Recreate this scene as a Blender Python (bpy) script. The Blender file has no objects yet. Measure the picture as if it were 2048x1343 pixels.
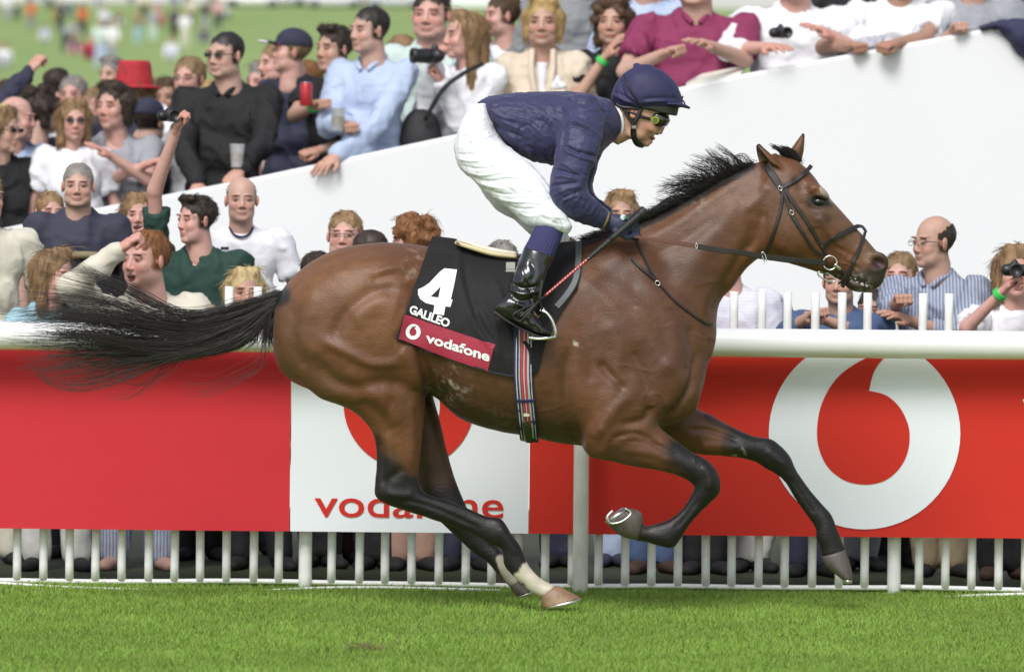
import bpy, bmesh, math, random
import numpy as np
from math import radians, pi, sin, cos
from mathutils import Vector, Matrix, noise
from mathutils.bvhtree import BVHTree
import openvdb as vdb

# ------------------------------------------------------------------ camera
S = bpy.context.scene
COL = S.collection
CAM_H, CAM_D, PPM = 1.57, 25.0, 520.0          # eye height, metres to the horse, photo pixels per metre there
HOR, ROLL = 403.0, 0.0098
cd = bpy.data.cameras.new('camera')
cam = bpy.data.objects.new('camera', cd)
COL.objects.link(cam)
cam.location = (0, -CAM_D, CAM_H)
cam.rotation_euler = (pi / 2, -ROLL, 0)
cd.sensor_width = 36
cd.lens = 36 * CAM_D / (2048 / PPM)
cd.shift_y = -(671.5 - HOR) / 2048
cd.clip_start, cd.clip_end = 1.0, 3000
cd.dof.use_dof = True
cd.dof.focus_distance = 24.8
cd.dof.aperture_fstop = 4.9
S.camera = cam

# ------------------------------------------------------------------ sky, sun, exposure (bright overcast afternoon)
wd = bpy.data.worlds.new('World')
S.world = wd
wd.use_nodes = True
nt = wd.node_tree
nt.nodes.clear()
sky = nt.nodes.new('ShaderNodeTexSky')
sky.sky_type = 'NISHITA'
sky.sun_disc = False
sky.sun_elevation = radians(46)
sky.sun_rotation = radians(197)
sky.air_density = 1.0
sky.dust_density = 1.6
hs = nt.nodes.new('ShaderNodeHueSaturation')
hs.inputs['Saturation'].default_value = 0.42      # cloud cover: nearly grey light
bg = nt.nodes.new('ShaderNodeBackground')
bg.inputs['Strength'].default_value = 0.125
wo = nt.nodes.new('ShaderNodeOutputWorld')
nt.links.new(sky.outputs[0], hs.inputs['Color'])
nt.links.new(hs.outputs[0], bg.inputs['Color'])
nt.links.new(bg.outputs[0], wo.inputs['Surface'])
sl = bpy.data.lights.new('sun', 'SUN')
sl.energy = 1.9
sl.angle = radians(24)
sl.color = (1.0, 0.97, 0.94)
sun = bpy.data.objects.new('sun', sl)
COL.objects.link(sun)
# high, behind the camera's left shoulder
sun.rotation_euler = Vector((0.28, 0.88, -0.98)).to_track_quat('-Z', 'Y').to_euler()
S.view_settings.view_transform = 'Standard'
S.view_settings.look = 'None'
S.view_settings.gamma = 1.0
S.view_settings.exposure = 0.47
S.view_settings.use_curve_mapping = False
S.render.engine = 'CYCLES'
S.cycles.max_bounces = 6
S.cycles.transparent_max_bounces = 8

# ------------------------------------------------------------------ photo pixel -> place in the world at depth Y
CP, SP = cos(ROLL), sin(ROLL)
def P(px, py, Y=0.0):
    k = (Y + CAM_D) / CAM_D / PPM
    u, v = (px - 1024) * k, -(py - HOR) * k
    return Vector((u * CP - v * SP, Y, CAM_H + v * CP + u * SP))
def Pa(px, py, Y):
    px, py, Y = np.asarray(px, float), np.asarray(py, float), np.asarray(Y, float)
    k = (Y + CAM_D) / CAM_D / PPM
    u, v = (px - 1024) * k, -(py - HOR) * k
    return np.stack([u * CP - v * SP, Y + 0 * u, CAM_H + v * CP + u * SP], -1)
def toPx(co):
    k = (co[:, 1] + CAM_D) / CAM_D / PPM
    X, Z = co[:, 0] / k, (co[:, 2] - CAM_H) / k
    return np.stack([1024 + X * CP + Z * SP, HOR - (Z * CP - X * SP)], -1)
CAMP = Vector((0, -CAM_D, CAM_H))

# ------------------------------------------------------------------ object helpers
def tag(o, label=None, cat=None, group=None, kind=None):
    if label: o['label'] = label
    if cat: o['category'] = cat
    if group: o['group'] = group
    if kind: o['kind'] = kind
    return o
def empty(name, loc=(0, 0, 0), label=None, cat=None, group=None):
    o = bpy.data.objects.new(name, None)
    o.location = loc
    o.empty_display_size = 0.2
    COL.objects.link(o)
    return tag(o, label, cat, group)
def link(name, me, mat=None, parent=None):
    o = bpy.data.objects.new(name, me)
    COL.objects.link(o)
    if mat is not None:
        me.materials.clear()
        me.materials.append(mat)
    if parent is not None:
        o.parent = parent
        r, w = parent, Vector((0, 0, 0))
        while r is not None:
            w = w + r.location
            r = r.parent
        o.matrix_parent_inverse = Matrix.Identity(4)
        if w.length > 1e-9:                          # geometry is given in world coordinates
            me.transform(Matrix.Translation(-w))
    return o
def mesh_np(name, v, f, smooth=True):
    """v (n,3); f list/array of quads or tris"""
    me = bpy.data.meshes.new(name)
    v = np.asarray(v, dtype=np.float32)
    if isinstance(f, np.ndarray):
        n, m = f.shape
        me.vertices.add(len(v))
        me.vertices.foreach_set('co', v.ravel())
        me.loops.add(n * m)
        me.loops.foreach_set('vertex_index', f.astype(np.int32).ravel())
        me.polygons.add(n)
        me.polygons.foreach_set('loop_start', np.arange(0, n * m, m, dtype=np.int32))
        me.polygons.foreach_set('loop_total', np.full(n, m, dtype=np.int32))
        me.update(calc_edges=True)
    else:
        me.from_pydata([tuple(x) for x in v], [], f)
    me.validate()
    if smooth:
        me.polygons.foreach_set('use_smooth', [True] * len(me.polygons))
    me.update()
    return me
def vcol(me, rgb, name='col'):
    a = me.color_attributes.new(name, 'FLOAT_COLOR', 'POINT')
    rgba = np.ones((len(me.vertices), 4), dtype=np.float32)
    rgba[:, :3] = rgb
    a.data.foreach_set('color', rgba.ravel())

# ------------------------------------------------------------------ materials
def srgb(r, g, b):
    f = lambda c: (c / 255 / 12.92) if c / 255 <= 0.04045 else ((c / 255 + 0.055) / 1.055) ** 2.4
    return (f(r), f(g), f(b))
MATS = {}
def mat(name, col=(0.5, 0.5, 0.5), rough=0.6, metal=0.0, var=0.12, vscale=6.0, bump=0.0, bscale=60.0, stretch=(1, 1, 1),
        sheen=0.0, spec=0.5, coat=0.0, attr=False, sub=0.0, alpha=1.0, trans=0.0, bump2=0.0, b2scale=12.0, bdist=0.004):
    if name in MATS: return MATS[name]
    m = bpy.data.materials.new(name)
    m.use_nodes = True
    t = m.node_tree
    N, L = t.nodes, t.links
    b = N['Principled BSDF']
    b.inputs['Roughness'].default_value = rough
    b.inputs['Metallic'].default_value = metal
    b.inputs['Specular IOR Level'].default_value = spec
    if sheen: b.inputs['Sheen Weight'].default_value = sheen
    if coat:
        b.inputs['Coat Weight'].default_value = coat
        b.inputs['Coat Roughness'].default_value = 0.12
    if sub:
        b.inputs['Subsurface Weight'].default_value = sub
        b.inputs['Subsurface Radius'].default_value = (0.012, 0.005, 0.003)
        b.inputs['Subsurface Scale'].default_value = 1.0
    if trans: b.inputs['Transmission Weight'].default_value = trans
    tc = N.new('ShaderNodeTexCoord')
    mp = N.new('ShaderNodeMapping')
    mp.inputs['Scale'].default_value = stretch
    L.new(tc.outputs['Object'], mp.inputs['Vector'])
    n1 = N.new('ShaderNodeTexNoise')
    n1.inputs['Scale'].default_value = vscale
    n1.inputs['Detail'].default_value = 5
    L.new(mp.outputs[0], n1.inputs['Vector'])
    mr = N.new('ShaderNodeMapRange')
    mr.inputs['From Min'].default_value = 0.25
    mr.inputs['From Max'].default_value = 0.75
    mr.inputs['To Min'].default_value = 1 - var
    mr.inputs['To Max'].default_value = 1 + var
    L.new(n1.outputs['Fac'], mr.inputs['Value'])
    mx = N.new('ShaderNodeVectorMath')
    mx.operation = 'SCALE'
    if attr:
        at = N.new('ShaderNodeAttribute')
        at.attribute_name = 'col'
        L.new(at.outputs['Color'], mx.inputs[0])
    else:
        mx.inputs[0].default_value = col
    L.new(mr.outputs[0], mx.inputs['Scale'])
    L.new(mx.outputs[0], b.inputs['Base Color'])
    last = None
    if bump:
        n2 = N.new('ShaderNodeTexNoise')
        n2.inputs['Scale'].default_value = bscale
        n2.inputs['Detail'].default_value = 4
        L.new(mp.outputs[0], n2.inputs['Vector'])
        bp = N.new('ShaderNodeBump')
        bp.inputs['Strength'].default_value = bump
        bp.inputs['Distance'].default_value = bdist
        L.new(n2.outputs['Fac'], bp.inputs['Height'])
        last = bp
    if bump2:
        n3 = N.new('ShaderNodeTexNoise')
        n3.inputs['Scale'].default_value = b2scale
        n3.inputs['Detail'].default_value = 3
        n3.inputs['Distortion'].default_value = 0.6
        L.new(mp.outputs[0], n3.inputs['Vector'])
        bp2 = N.new('ShaderNodeBump')
        bp2.inputs['Strength'].default_value = bump2
        bp2.inputs['Distance'].default_value = 0.03
        L.new(n3.outputs['Fac'], bp2.inputs['Height'])
        if last: L.new(last.outputs[0], bp2.inputs['Normal'])
        last = bp2
    if last: L.new(last.outputs[0], b.inputs['Normal'])
    if alpha < 1: b.inputs['Alpha'].default_value = alpha
    MATS[name] = m
    return m

# ------------------------------------------------------------------ implicit surfaces
def catmull(pts, sub):
    pts = np.asarray(pts, float)
    n = len(pts)
    if n == 2:
        t = np.linspace(0, 1, sub + 1)[:, None]
        return pts[0] * (1 - t) + pts[1] * t
    out = []
    for i in range(n - 1):
        p0, p1, p2, p3 = pts[max(i - 1, 0)], pts[i], pts[i + 1], pts[min(i + 2, n - 1)]
        for j in range(sub):
            t = j / sub
            out.append(0.5 * (2 * p1 + (p2 - p0) * t + (2 * p0 - 5 * p1 + 4 * p2 - p3) * t * t + (3 * p1 - p0 - 3 * p2 + p3) * t ** 3))
    out.append(pts[-1])
    return np.array(out)
def loft(secs, yc=0.0, sub=8, ring=56, ex=2.0, caps=(0.5, 0.5)):
    """secs: (ax, ay, bx, by, halfwidth[, y centre, egg]) outline pairs in photo pixels -> closed mesh arrays"""
    full = []
    for s in secs:
        s = list(s)
        if len(s) < 6: s.append(yc)
        if len(s) < 7: s.append(0.0)
        full.append(s)
    q = catmull(full, sub)
    if caps is not None:                                 # domed ends
        def dome(a, b, amt):
            res = []
            mid = (a[:4].reshape(2, 2).mean(0))
            midb = (b[:4].reshape(2, 2).mean(0))
            d = mid - midb
            d = d / (np.linalg.norm(d) + 1e-9)
            half = np.linalg.norm(a[0:2] - a[2:4]) / 2
            for t in (0.35, 0.7, 0.92):
                c = math.sqrt(1 - t * t)
                s = a.copy()
                off = d * half * amt * t
                s[0:2] = mid + (a[0:2] - mid) * c + off
                s[2:4] = mid + (a[2:4] - mid) * c + off
                s[4] = a[4] * c
                res.append(s)
            return res
        st = dome(q[0], q[1], caps[0])
        en = dome(q[-1], q[-2], caps[1])
        q = np.array(st[::-1] + list(q) + en)
    A = Pa(q[:, 0], q[:, 1], q[:, 5])
    B = Pa(q[:, 2], q[:, 3], q[:, 5])
    C, V = (A + B) / 2, (A - B) / 2
    th = np.linspace(0, 2 * pi, ring, endpoint=False)
    c, s = np.cos(th), np.sin(th)
    c2 = np.sign(c) * np.abs(c) ** (2 / ex)
    s2 = np.sign(s) * np.abs(s) ** (2 / ex)
    w = q[:, 4][:, None] * (1 + q[:, 6][:, None] * c[None])
    v = C[:, None] + V[:, None] * c2[None, :, None]
    v[:, :, 1] += w * s2[None]
    n = len(q)
    v = v.reshape(-1, 3)
    i, j = np.meshgrid(np.arange(n - 1), np.arange(ring), indexing='ij')
    j2 = (j + 1) % ring
    quads = np.stack([i * ring + j, i * ring + j2, (i + 1) * ring + j2, (i + 1) * ring + j], -1).reshape(-1, 4)
    v = np.vstack([v, C[0], C[-1]])
    t1 = np.stack([np.full(ring, n * ring), (np.arange(ring) + 1) % ring, np.arange(ring)], -1)
    b0 = (n - 1) * ring
    t2 = np.stack([np.full(ring, n * ring + 1), b0 + np.arange(ring), b0 + (np.arange(ring) + 1) % ring], -1)
    tris = np.vstack([np.stack([quads[:, 0], quads[:, 1], quads[:, 2]], -1), np.stack([quads[:, 0], quads[:, 2], quads[:, 3]], -1), t1, t2])
    # outward orientation
    a, b_, c_ = v[tris[:, 0]], v[tris[:, 1]], v[tris[:, 2]]
    if np.einsum('ij,ij->i', a, np.cross(b_, c_)).sum() < 0:
        tris = tris[:, ::-1]
    return v, tris
class Field:
    """a dense distance field; far values are clamped"""
    def __init__(s, lo, hi, h, band=8):
        s.lo = np.floor(np.asarray(lo, float) / h).astype(int)
        s.n = np.ceil(np.asarray(hi, float) / h).astype(int) - s.lo
        s.h, s.band = h, band
        s.a = np.full(s.n, band * h, dtype=np.float32)
    def _box(s, lo, hi):
        p = s.band + 2
        a = np.clip(np.floor(np.asarray(lo) / s.h).astype(int) - s.lo - p, 0, s.n)
        b = np.clip(np.ceil(np.asarray(hi) / s.h).astype(int) - s.lo + p, 0, s.n)
        return a, b
    def _pts(s, a, b):
        ax = [((np.arange(a[i], b[i]) + s.lo[i]) * s.h).astype(np.float32) for i in range(3)]
        return ax[0][:, None, None], ax[1][None, :, None], ax[2][None, None, :]
    def _comb(s, a, b, d, k, op):
        sl = tuple(slice(a[i], b[i]) for i in range(3))
        e = s.a[sl]
        m = s.band * s.h
        d = np.clip(d, -m, m)
        if op == 'sub':
            d = -d
            h_ = np.clip(0.5 + 0.5 * (d - e) / k, 0, 1) if k > 0 else (d > e).astype(np.float32)
            s.a[sl] = np.clip(e * (1 - h_) + d * h_ + (k * h_ * (1 - h_) if k > 0 else 0), -m, m)
        else:
            if k > 0:
                h_ = np.clip(0.5 + 0.5 * (d - e) / k, 0, 1)
                s.a[sl] = np.clip(d * (1 - h_) + e * h_ - k * h_ * (1 - h_), -m, m)
            else:
                s.a[sl] = np.minimum(e, d)
    def mesh(s, vt, k=0.03, op='add'):
        v, t = vt
        g = vdb.FloatGrid.createLevelSetFromPolygons(v.astype(np.float32), triangles=t.astype(np.uint32),
              transform=vdb.createLinearTransform(voxelSize=s.h), halfWidth=float(s.band))
        a, b = s._box(v.min(0), v.max(0))
        if (b <= a).any(): return
        d = np.full(b - a, s.band * s.h, dtype=np.float32)
        g.copyToArray(d, ijk=tuple(int(x) for x in (a + s.lo)))
        s._comb(a, b, d, k, op)
    def cone(s, p, q, r1, r2, k=0.03, op='add', sq=(1, 1, 1)):
        """round cone; sq squashes space about p"""
        p, q = np.asarray(p, float), np.asarray(q, float)
        R = max(r1, r2) / min(sq)
        a, b = s._box(np.minimum(p, q) - R, np.maximum(p, q) + R)
        if (b <= a).any(): return
        X, Y, Z = s._pts(a, b)
        x, y, z = (X - p[0]) * sq[0], (Y - p[1]) * sq[1], (Z - p[2]) * sq[2]
        d = (q - p) * np.array(sq)
        L2 = max(float(d @ d), 1e-9)
        t = np.clip((x * d[0] + y * d[1] + z * d[2]) / L2, 0, 1)
        dist = np.sqrt((x - t * d[0]) ** 2 + (y - t * d[1]) ** 2 + (z - t * d[2]) ** 2) - (r1 + (r2 - r1) * t)
        s._comb(a, b, dist.astype(np.float32), k, op)
    def ell(s, c, r, M=None, k=0.03, op='add'):
        c, r = np.asarray(c, float), np.asarray(r, float)
        R = r.max()
        a, b = s._box(c - R, c + R)
        if (b <= a).any(): return
        X, Y, Z = s._pts(a, b)
        x, y, z = X - c[0], Y - c[1], Z - c[2]
        if M is not None:
            M = np.asarray(M)
            x, y, z = (M[0, 0] * x + M[1, 0] * y + M[2, 0] * z, M[0, 1] * x + M[1, 1] * y + M[2, 1] * z, M[0, 2] * x + M[1, 2] * y + M[2, 2] * z)
        k0 = np.sqrt((x / r[0]) ** 2 + (y / r[1]) ** 2 + (z / r[2]) ** 2)
        k1 = np.sqrt((x / r[0] ** 2) ** 2 + (y / r[1] ** 2) ** 2 + (z / r[2] ** 2) ** 2) + 1e-6
        s._comb(a, b, (k0 * (k0 - 1) / k1).astype(np.float32), k, op)
    def cut(s, co, no):
        """remove the side that normal no points to"""
        X, Y, Z = s._pts((0, 0, 0), s.n)
        no = np.asarray(no, float)
        no = no / np.linalg.norm(no)
        d = (X - co[0]) * no[0] + (Y - co[1]) * no[1] + (Z - co[2]) * no[2]
        s.a = np.maximum(s.a, np.clip(d, -s.band * s.h, s.band * s.h)).astype(np.float32)
    def surf(s, smooth=2):
        g = vdb.FloatGrid(s.band * s.h)
        g.transform = vdb.createLinearTransform(voxelSize=s.h)
        g.copyFromArray(s.a, ijk=tuple(int(x) for x in s.lo))
        v, q = g.convertToQuads()
        v, q = np.array(v, dtype=np.float64), np.array(q, dtype=np.int64)[:, ::-1]
        if len(q) == 0: return np.zeros((0, 3)), np.zeros((0, 4), int)
        a, b, c, d = (v[q[:, i]] for i in range(4))
        if np.einsum('ij,ij->i', a - v.mean(0), np.cross(c - a, d - b)).sum() < 0: q = q[:, ::-1]
        for i in range(smooth):
            v = relax(v, q, 0.5)
            v = relax(v, q, -0.5)
        return v, q
def relax(v, q, f):
    e = np.vstack([q[:, [0, 1]], q[:, [1, 2]], q[:, [2, 3]], q[:, [3, 0]]])
    n = len(v)
    cnt = np.bincount(e[:, 0], minlength=n) + 1e-9
    s = np.stack([np.bincount(e[:, 0], weights=v[e[:, 1], i], minlength=n) for i in range(3)], -1)
    return v + f * (s / cnt[:, None] - v)
def vnorm(v, q):
    a, b, c, d = (v[q[:, i]] for i in range(4))
    fn = np.cross(c - a, d - b)
    n = np.stack([sum(np.bincount(q[:, j], weights=fn[:, i], minlength=len(v)) for j in range(4)) for i in range(3)], -1)
    return n / (np.linalg.norm(n, axis=1, keepdims=True) + 1e-12)
def seg_dist(p, line):
    """2D distance of points p to a polyline, and the parameter along it"""
    line = np.asarray(line, float)
    best = np.full(len(p), 1e9)
    par = np.zeros(len(p))
    n = len(line) - 1
    for i in range(n):
        a, b = line[i], line[i + 1]
        d = b - a
        t = np.clip(((p - a) @ d) / (d @ d + 1e-9), 0, 1)
        x = np.linalg.norm(p - a - t[:, None] * d, axis=1)
        m = x < best
        best[m] = x[m]
        par[m] = (i + t[m]) / n
    return best, par
def stroke(v, q, px, nrm, strokes, face=0.1, ymax=None):
    """sculpt: push the near side along its normal by soft strokes given in photo pixels"""
    amt = np.zeros(len(v))
    w = np.clip((face - nrm[:, 1]) / 0.35, 0, 1)
    for s in strokes:
        line, r, a = s[0], s[1], s[2]
        line = catmull(line, 4) if len(line) > 2 else np.asarray(line, float)
        lo, hi = line.min(0) - 3 * r, line.max(0) + 3 * r
        m = np.where((px[:, 0] > lo[0]) & (px[:, 0] < hi[0]) & (px[:, 1] > lo[1]) & (px[:, 1] < hi[1]) & (w > 0))[0]
        if len(s) > 3: m = m[(v[m, 1] > s[3][0]) & (v[m, 1] < s[3][1])]
        if not len(m): continue
        d, t = seg_dist(px[m], line)
        taper = np.clip(np.minimum(t, 1 - t) * 5 + 0.25, 0, 1) if len(line) > 2 else 1.0
        amt[m] += a * np.exp(-(d / r) ** 2) * taper
    return v + nrm * (amt * w)[:, None]
def fnoise(v, scale, seed=0.0, octs=3):
    """cheap smooth value noise in numpy, about -1..1"""
    out = np.zeros(len(v))
    amp, tot = 1.0, 0.0
    for o in range(octs):
        p = v * scale * (2 ** o) + seed + 17.3 * o
        i = np.floor(p).astype(np.int64)
        f = p - i
        f = f * f * (3 - 2 * f)
        def hsh(a, b, c):
            h = (a * 73856093) ^ (b * 19349663) ^ (c * 83492791)
            h = (h ^ (h >> 13)) * 1274126177
            return ((h & 0xffff) / 32767.5) - 1
        r = 0
        for dx in (0, 1):
            for dy in (0, 1):
                for dz in (0, 1):
                    wt = (f[:, 0] if dx else 1 - f[:, 0]) * (f[:, 1] if dy else 1 - f[:, 1]) * (f[:, 2] if dz else 1 - f[:, 2])
                    r = r + wt * hsh(i[:, 0] + dx, i[:, 1] + dy, i[:, 2] + dz)
        out += r * amp
        tot += amp
        amp *= 0.5
    return out / tot
def sstep(x, a, b):
    t = np.clip((x - a) / (b - a), 0, 1)
    return t * t * (3 - 2 * t)
def tubes(paths, radii, sides=3):
    """many polylines (k, n, 3) with radii (k, n) -> arrays of thin tubes"""
    p = np.asarray(paths, float)
    k, n, _ = p.shape
    r = np.asarray(radii, float)
    t = np.gradient(p, axis=1)
    t /= np.linalg.norm(t, axis=2, keepdims=True) + 1e-9
    up = np.array([0.13, 1.0, 0.21])
    a = np.cross(t, up)
    a /= np.linalg.norm(a, axis=2, keepdims=True) + 1e-9
    b = np.cross(t, a)
    th = np.linspace(0, 2 * pi, sides, endpoint=False)
    v = p[:, :, None] + r[:, :, None, None] * (a[:, :, None] * np.cos(th)[None, None, :, None] + b[:, :, None] * np.sin(th)[None, None, :, None])
    idx = np.arange(k * n * sides).reshape(k, n, sides)
    j2 = np.roll(idx, -1, axis=2)
    f = np.stack([idx[:, :-1], j2[:, :-1], j2[:, 1:], idx[:, 1:]], -1).reshape(-1, 4)
    return v.reshape(-1, 3), f
def tube1(pts, r, sides=8, sub=5, close=True, flat=None):
    """one smooth tube with capped ends; flat=(w,t) gives an elliptical section"""
    q = catmull(pts, sub) if len(pts) > 2 else catmull(pts, 2)
    r = np.full(len(q), r) if np.isscalar(r) else np.interp(np.linspace(0, 1, len(q)), np.linspace(0, 1, len(r)), r)
    v, f = tubes(q[None], r[None], sides)
    n = len(q)
    f = [tuple(int(i) for i in x) for x in f]
    if close:
        f.append(tuple(range(sides))[::-1])
        f.append(tuple(range((n - 1) * sides, n * sides)))
    return v, f
def join_np(parts):
    V, F, o = [], [], 0
    for v, f in parts:
        V.append(np.asarray(v, float))
        F += [tuple(int(i) + o for i in x) for x in f]
        o += len(v)
    return np.vstack(V), F
def box_np(c, s, rz=0.0):
    c, s = np.asarray(c, float), np.asarray(s, float) / 2
    v = np.array([[x, y, z] for x in (-1, 1) for y in (-1, 1) for z in (-1, 1)], float) * s
    if rz: v = v @ np.array([[cos(rz), sin(rz), 0], [-sin(rz), cos(rz), 0], [0, 0, 1]])
    return v + c, [(0, 1, 3, 2), (4, 6, 7, 5), (0, 4, 5, 1), (2, 3, 7, 6), (0, 2, 6, 4), (1, 5, 7, 3)]
# ------------------------------------------------------------------ flat shapes and lettering
def poly_bm(loops):
    bm = bmesh.new()
    es = []
    for lp in loops:
        vs = [bm.verts.new((x, y, 0)) for x, y in lp]
        es += [bm.edges.new((vs[i], vs[(i + 1) % len(vs)])) for i in range(len(vs))]
    bmesh.ops.triangle_fill(bm, edges=es, use_beauty=True)
    return bm
def text_bm(txt, bold=0.0, space=1.0):
    cu = bpy.data.curves.new('t', 'FONT')
    cu.body = txt; cu.offset = bold; cu.space_character = space; cu.resolution_u = 4
    o = bpy.data.objects.new('t', cu)
    COL.objects.link(o)
    me = bpy.data.meshes.new_from_object(o.evaluated_get(bpy.context.evaluated_depsgraph_get()))
    bpy.data.objects.remove(o)
    bm = bmesh.new(); bm.from_mesh(me)
    return bm
def fit_text(txt, p0, p1, up, bold=0.0, h=None, space=1.0, shear=0.0):
    """letters laid from p0 to p1 (baseline ends); up = pixel vector of the letter height"""
    bm = text_bm(txt, bold, space)
    xs = [v.co.x for v in bm.verts]; ys = [v.co.y for v in bm.verts]
    x0, x1, y1 = min(xs), max(xs), max(ys)
    y0 = min(ys) if h is None else 0
    d = np.array(p1, float) - np.array(p0, float)
    for v in bm.verts:
        a, b = (v.co.x - x0) / (x1 - x0), (v.co.y - y0) / (y1 - y0)
        q = np.array(p0) + d * a + np.array(up, float) * b
        v.co = (q[0], q[1], 0)
    return bm
def logo(cx, cy, r, rot=0.0, sx=1.0, n=64):
    """ring mark: a disc with a comma-shaped hole whose tail leaves at the top"""
    t = np.linspace(0, 2 * pi, n, endpoint=False)
    c, s = cos(rot), sin(rot)
    T = lambda x, y: (cx + (x * c - y * s) * r * sx, cy + (x * s + y * c) * r)
    outer = [T(cos(a), sin(a)) for a in t]
    k = 1 / 191.0
    # hole traced on the big hoarding mark (centre 1729, 866; radius 191)
    H = [(1738, 781), (1772, 790), (1799, 814), (1815, 846), (1819, 875), (1813, 910), (1794, 941), (1765, 962), (1728, 968), (1690, 960), (1658, 936), (1640, 903), (1634, 868), (1638, 826), (1651, 790), (1672, 758), (1700, 734), (1732, 716), (1768, 704), (1776, 706), (1760, 724), (1746, 748)]
    H = catmull(H + [H[0]], 4)[:-1]
    # keep the two corners of the comma crisp
    hole = [T((x - 1729) * k, (y - 866) * k) for x, y in H]
    return [outer, hole]
# ================================================================== SETTING
def terr(Y):
    return np.interp(Y, [-60, 14, 40, 125, 300, 425, 520, 1000], [0, 0, .5, 3.4, 9.4, 15.0, 17, 24])
ys_ = np.concatenate([np.linspace(-60, 14, 40), np.linspace(16, 1000, 160)])
xs_ = np.linspace(-420, 420, 70)
gx, gy = np.meshgrid(xs_, ys_)
gz = terr(gy) + np.where(gy > 20, fnoise(np.stack([gx.ravel(), gy.ravel(), 0 * gx.ravel()], -1) * .02, 1, 2).reshape(gx.shape) * .35, 0)
gvv = np.stack([gx.ravel(), gy.ravel(), gz.ravel()], -1)
nx0, ny0 = len(xs_), len(ys_)
ii, jj = np.meshgrid(np.arange(ny0 - 1), np.arange(nx0 - 1), indexing='ij')
gff = np.stack([ii * nx0 + jj, ii * nx0 + jj + 1, (ii + 1) * nx0 + jj + 1, (ii + 1) * nx0 + jj], -1).reshape(-1, 4)
def grass_mat(name, c1, c2, c3, sc=(1, 1, 1), s1=1.5, s2=30):
    m = bpy.data.materials.new(name); m.use_nodes = True
    N, L = m.node_tree.nodes, m.node_tree.links
    b = N['Principled BSDF']; b.inputs['Roughness'].default_value = .75; b.inputs['Specular IOR Level'].default_value = .25
    tc = N.new('ShaderNodeTexCoord'); mp = N.new('ShaderNodeMapping'); mp.inputs['Scale'].default_value = sc
    L.new(tc.outputs['Object'], mp.inputs[0])
    a = N.new('ShaderNodeTexNoise'); a.inputs['Scale'].default_value = s1; a.inputs['Detail'].default_value = 6; a.inputs['Roughness'].default_value = .65
    d = N.new('ShaderNodeTexNoise'); d.inputs['Scale'].default_value = s2; d.inputs['Detail'].default_value = 4
    L.new(mp.outputs[0], a.inputs[0]); L.new(mp.outputs[0], d.inputs[0])
    r = N.new('ShaderNodeValToRGB'); r.color_ramp.elements[0].position = .32; r.color_ramp.elements[1].position = .68
    r.color_ramp.elements[0].color = (*c1, 1); r.color_ramp.elements[1].color = (*c2, 1)
    L.new(a.outputs['Fac'], r.inputs[0])
    mx = N.new('ShaderNodeMix'); mx.data_type = 'RGBA'
    mr = N.new('ShaderNodeMapRange'); mr.inputs[1].default_value = .45; mr.inputs[2].default_value = .75; mr.inputs[4].default_value = .7
    L.new(d.outputs['Fac'], mr.inputs[0]); L.new(mr.outputs[0], mx.inputs[0])
    L.new(r.outputs[0], mx.inputs[6]); mx.inputs[7].default_value = (*c3, 1)
    L.new(mx.outputs[2], b.inputs['Base Color'])
    return m
M_TURF = grass_mat('turf', (.15, .25, .030), (.19, .295, .042), (.21, .28, .06), s1=1.2, s2=9)
M_HILL = grass_mat('hill_turf', (.19, .29, .07), (.26, .35, .11), (.29, .32, .15), (1, .3, 1), s1=.12, s2=.9)
me = mesh_np('ground', gvv, gff)
me.materials.append(M_TURF); me.materials.append(M_HILL)
idx = (gvv[gff][:, :, 1].mean(1) > 12).astype(np.int32)
g_ = bpy.data.objects.new('ground', me); COL.objects.link(g_)
me.polygons.foreach_set('material_index', idx)
tag(g_, kind='structure')
# worn earth and grass behind the fence; crowd's shade painted into the dark colour
M_EARTH = grass_mat('shaded_trodden_ground', (.020, .028, .011), (.036, .046, .018), (.030, .028, .014), s1=2, s2=12)
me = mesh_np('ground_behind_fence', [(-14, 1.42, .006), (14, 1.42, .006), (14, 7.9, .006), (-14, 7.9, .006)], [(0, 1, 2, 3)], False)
tag(link('shaded_trodden_ground', me, M_EARTH), kind='structure')
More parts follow.
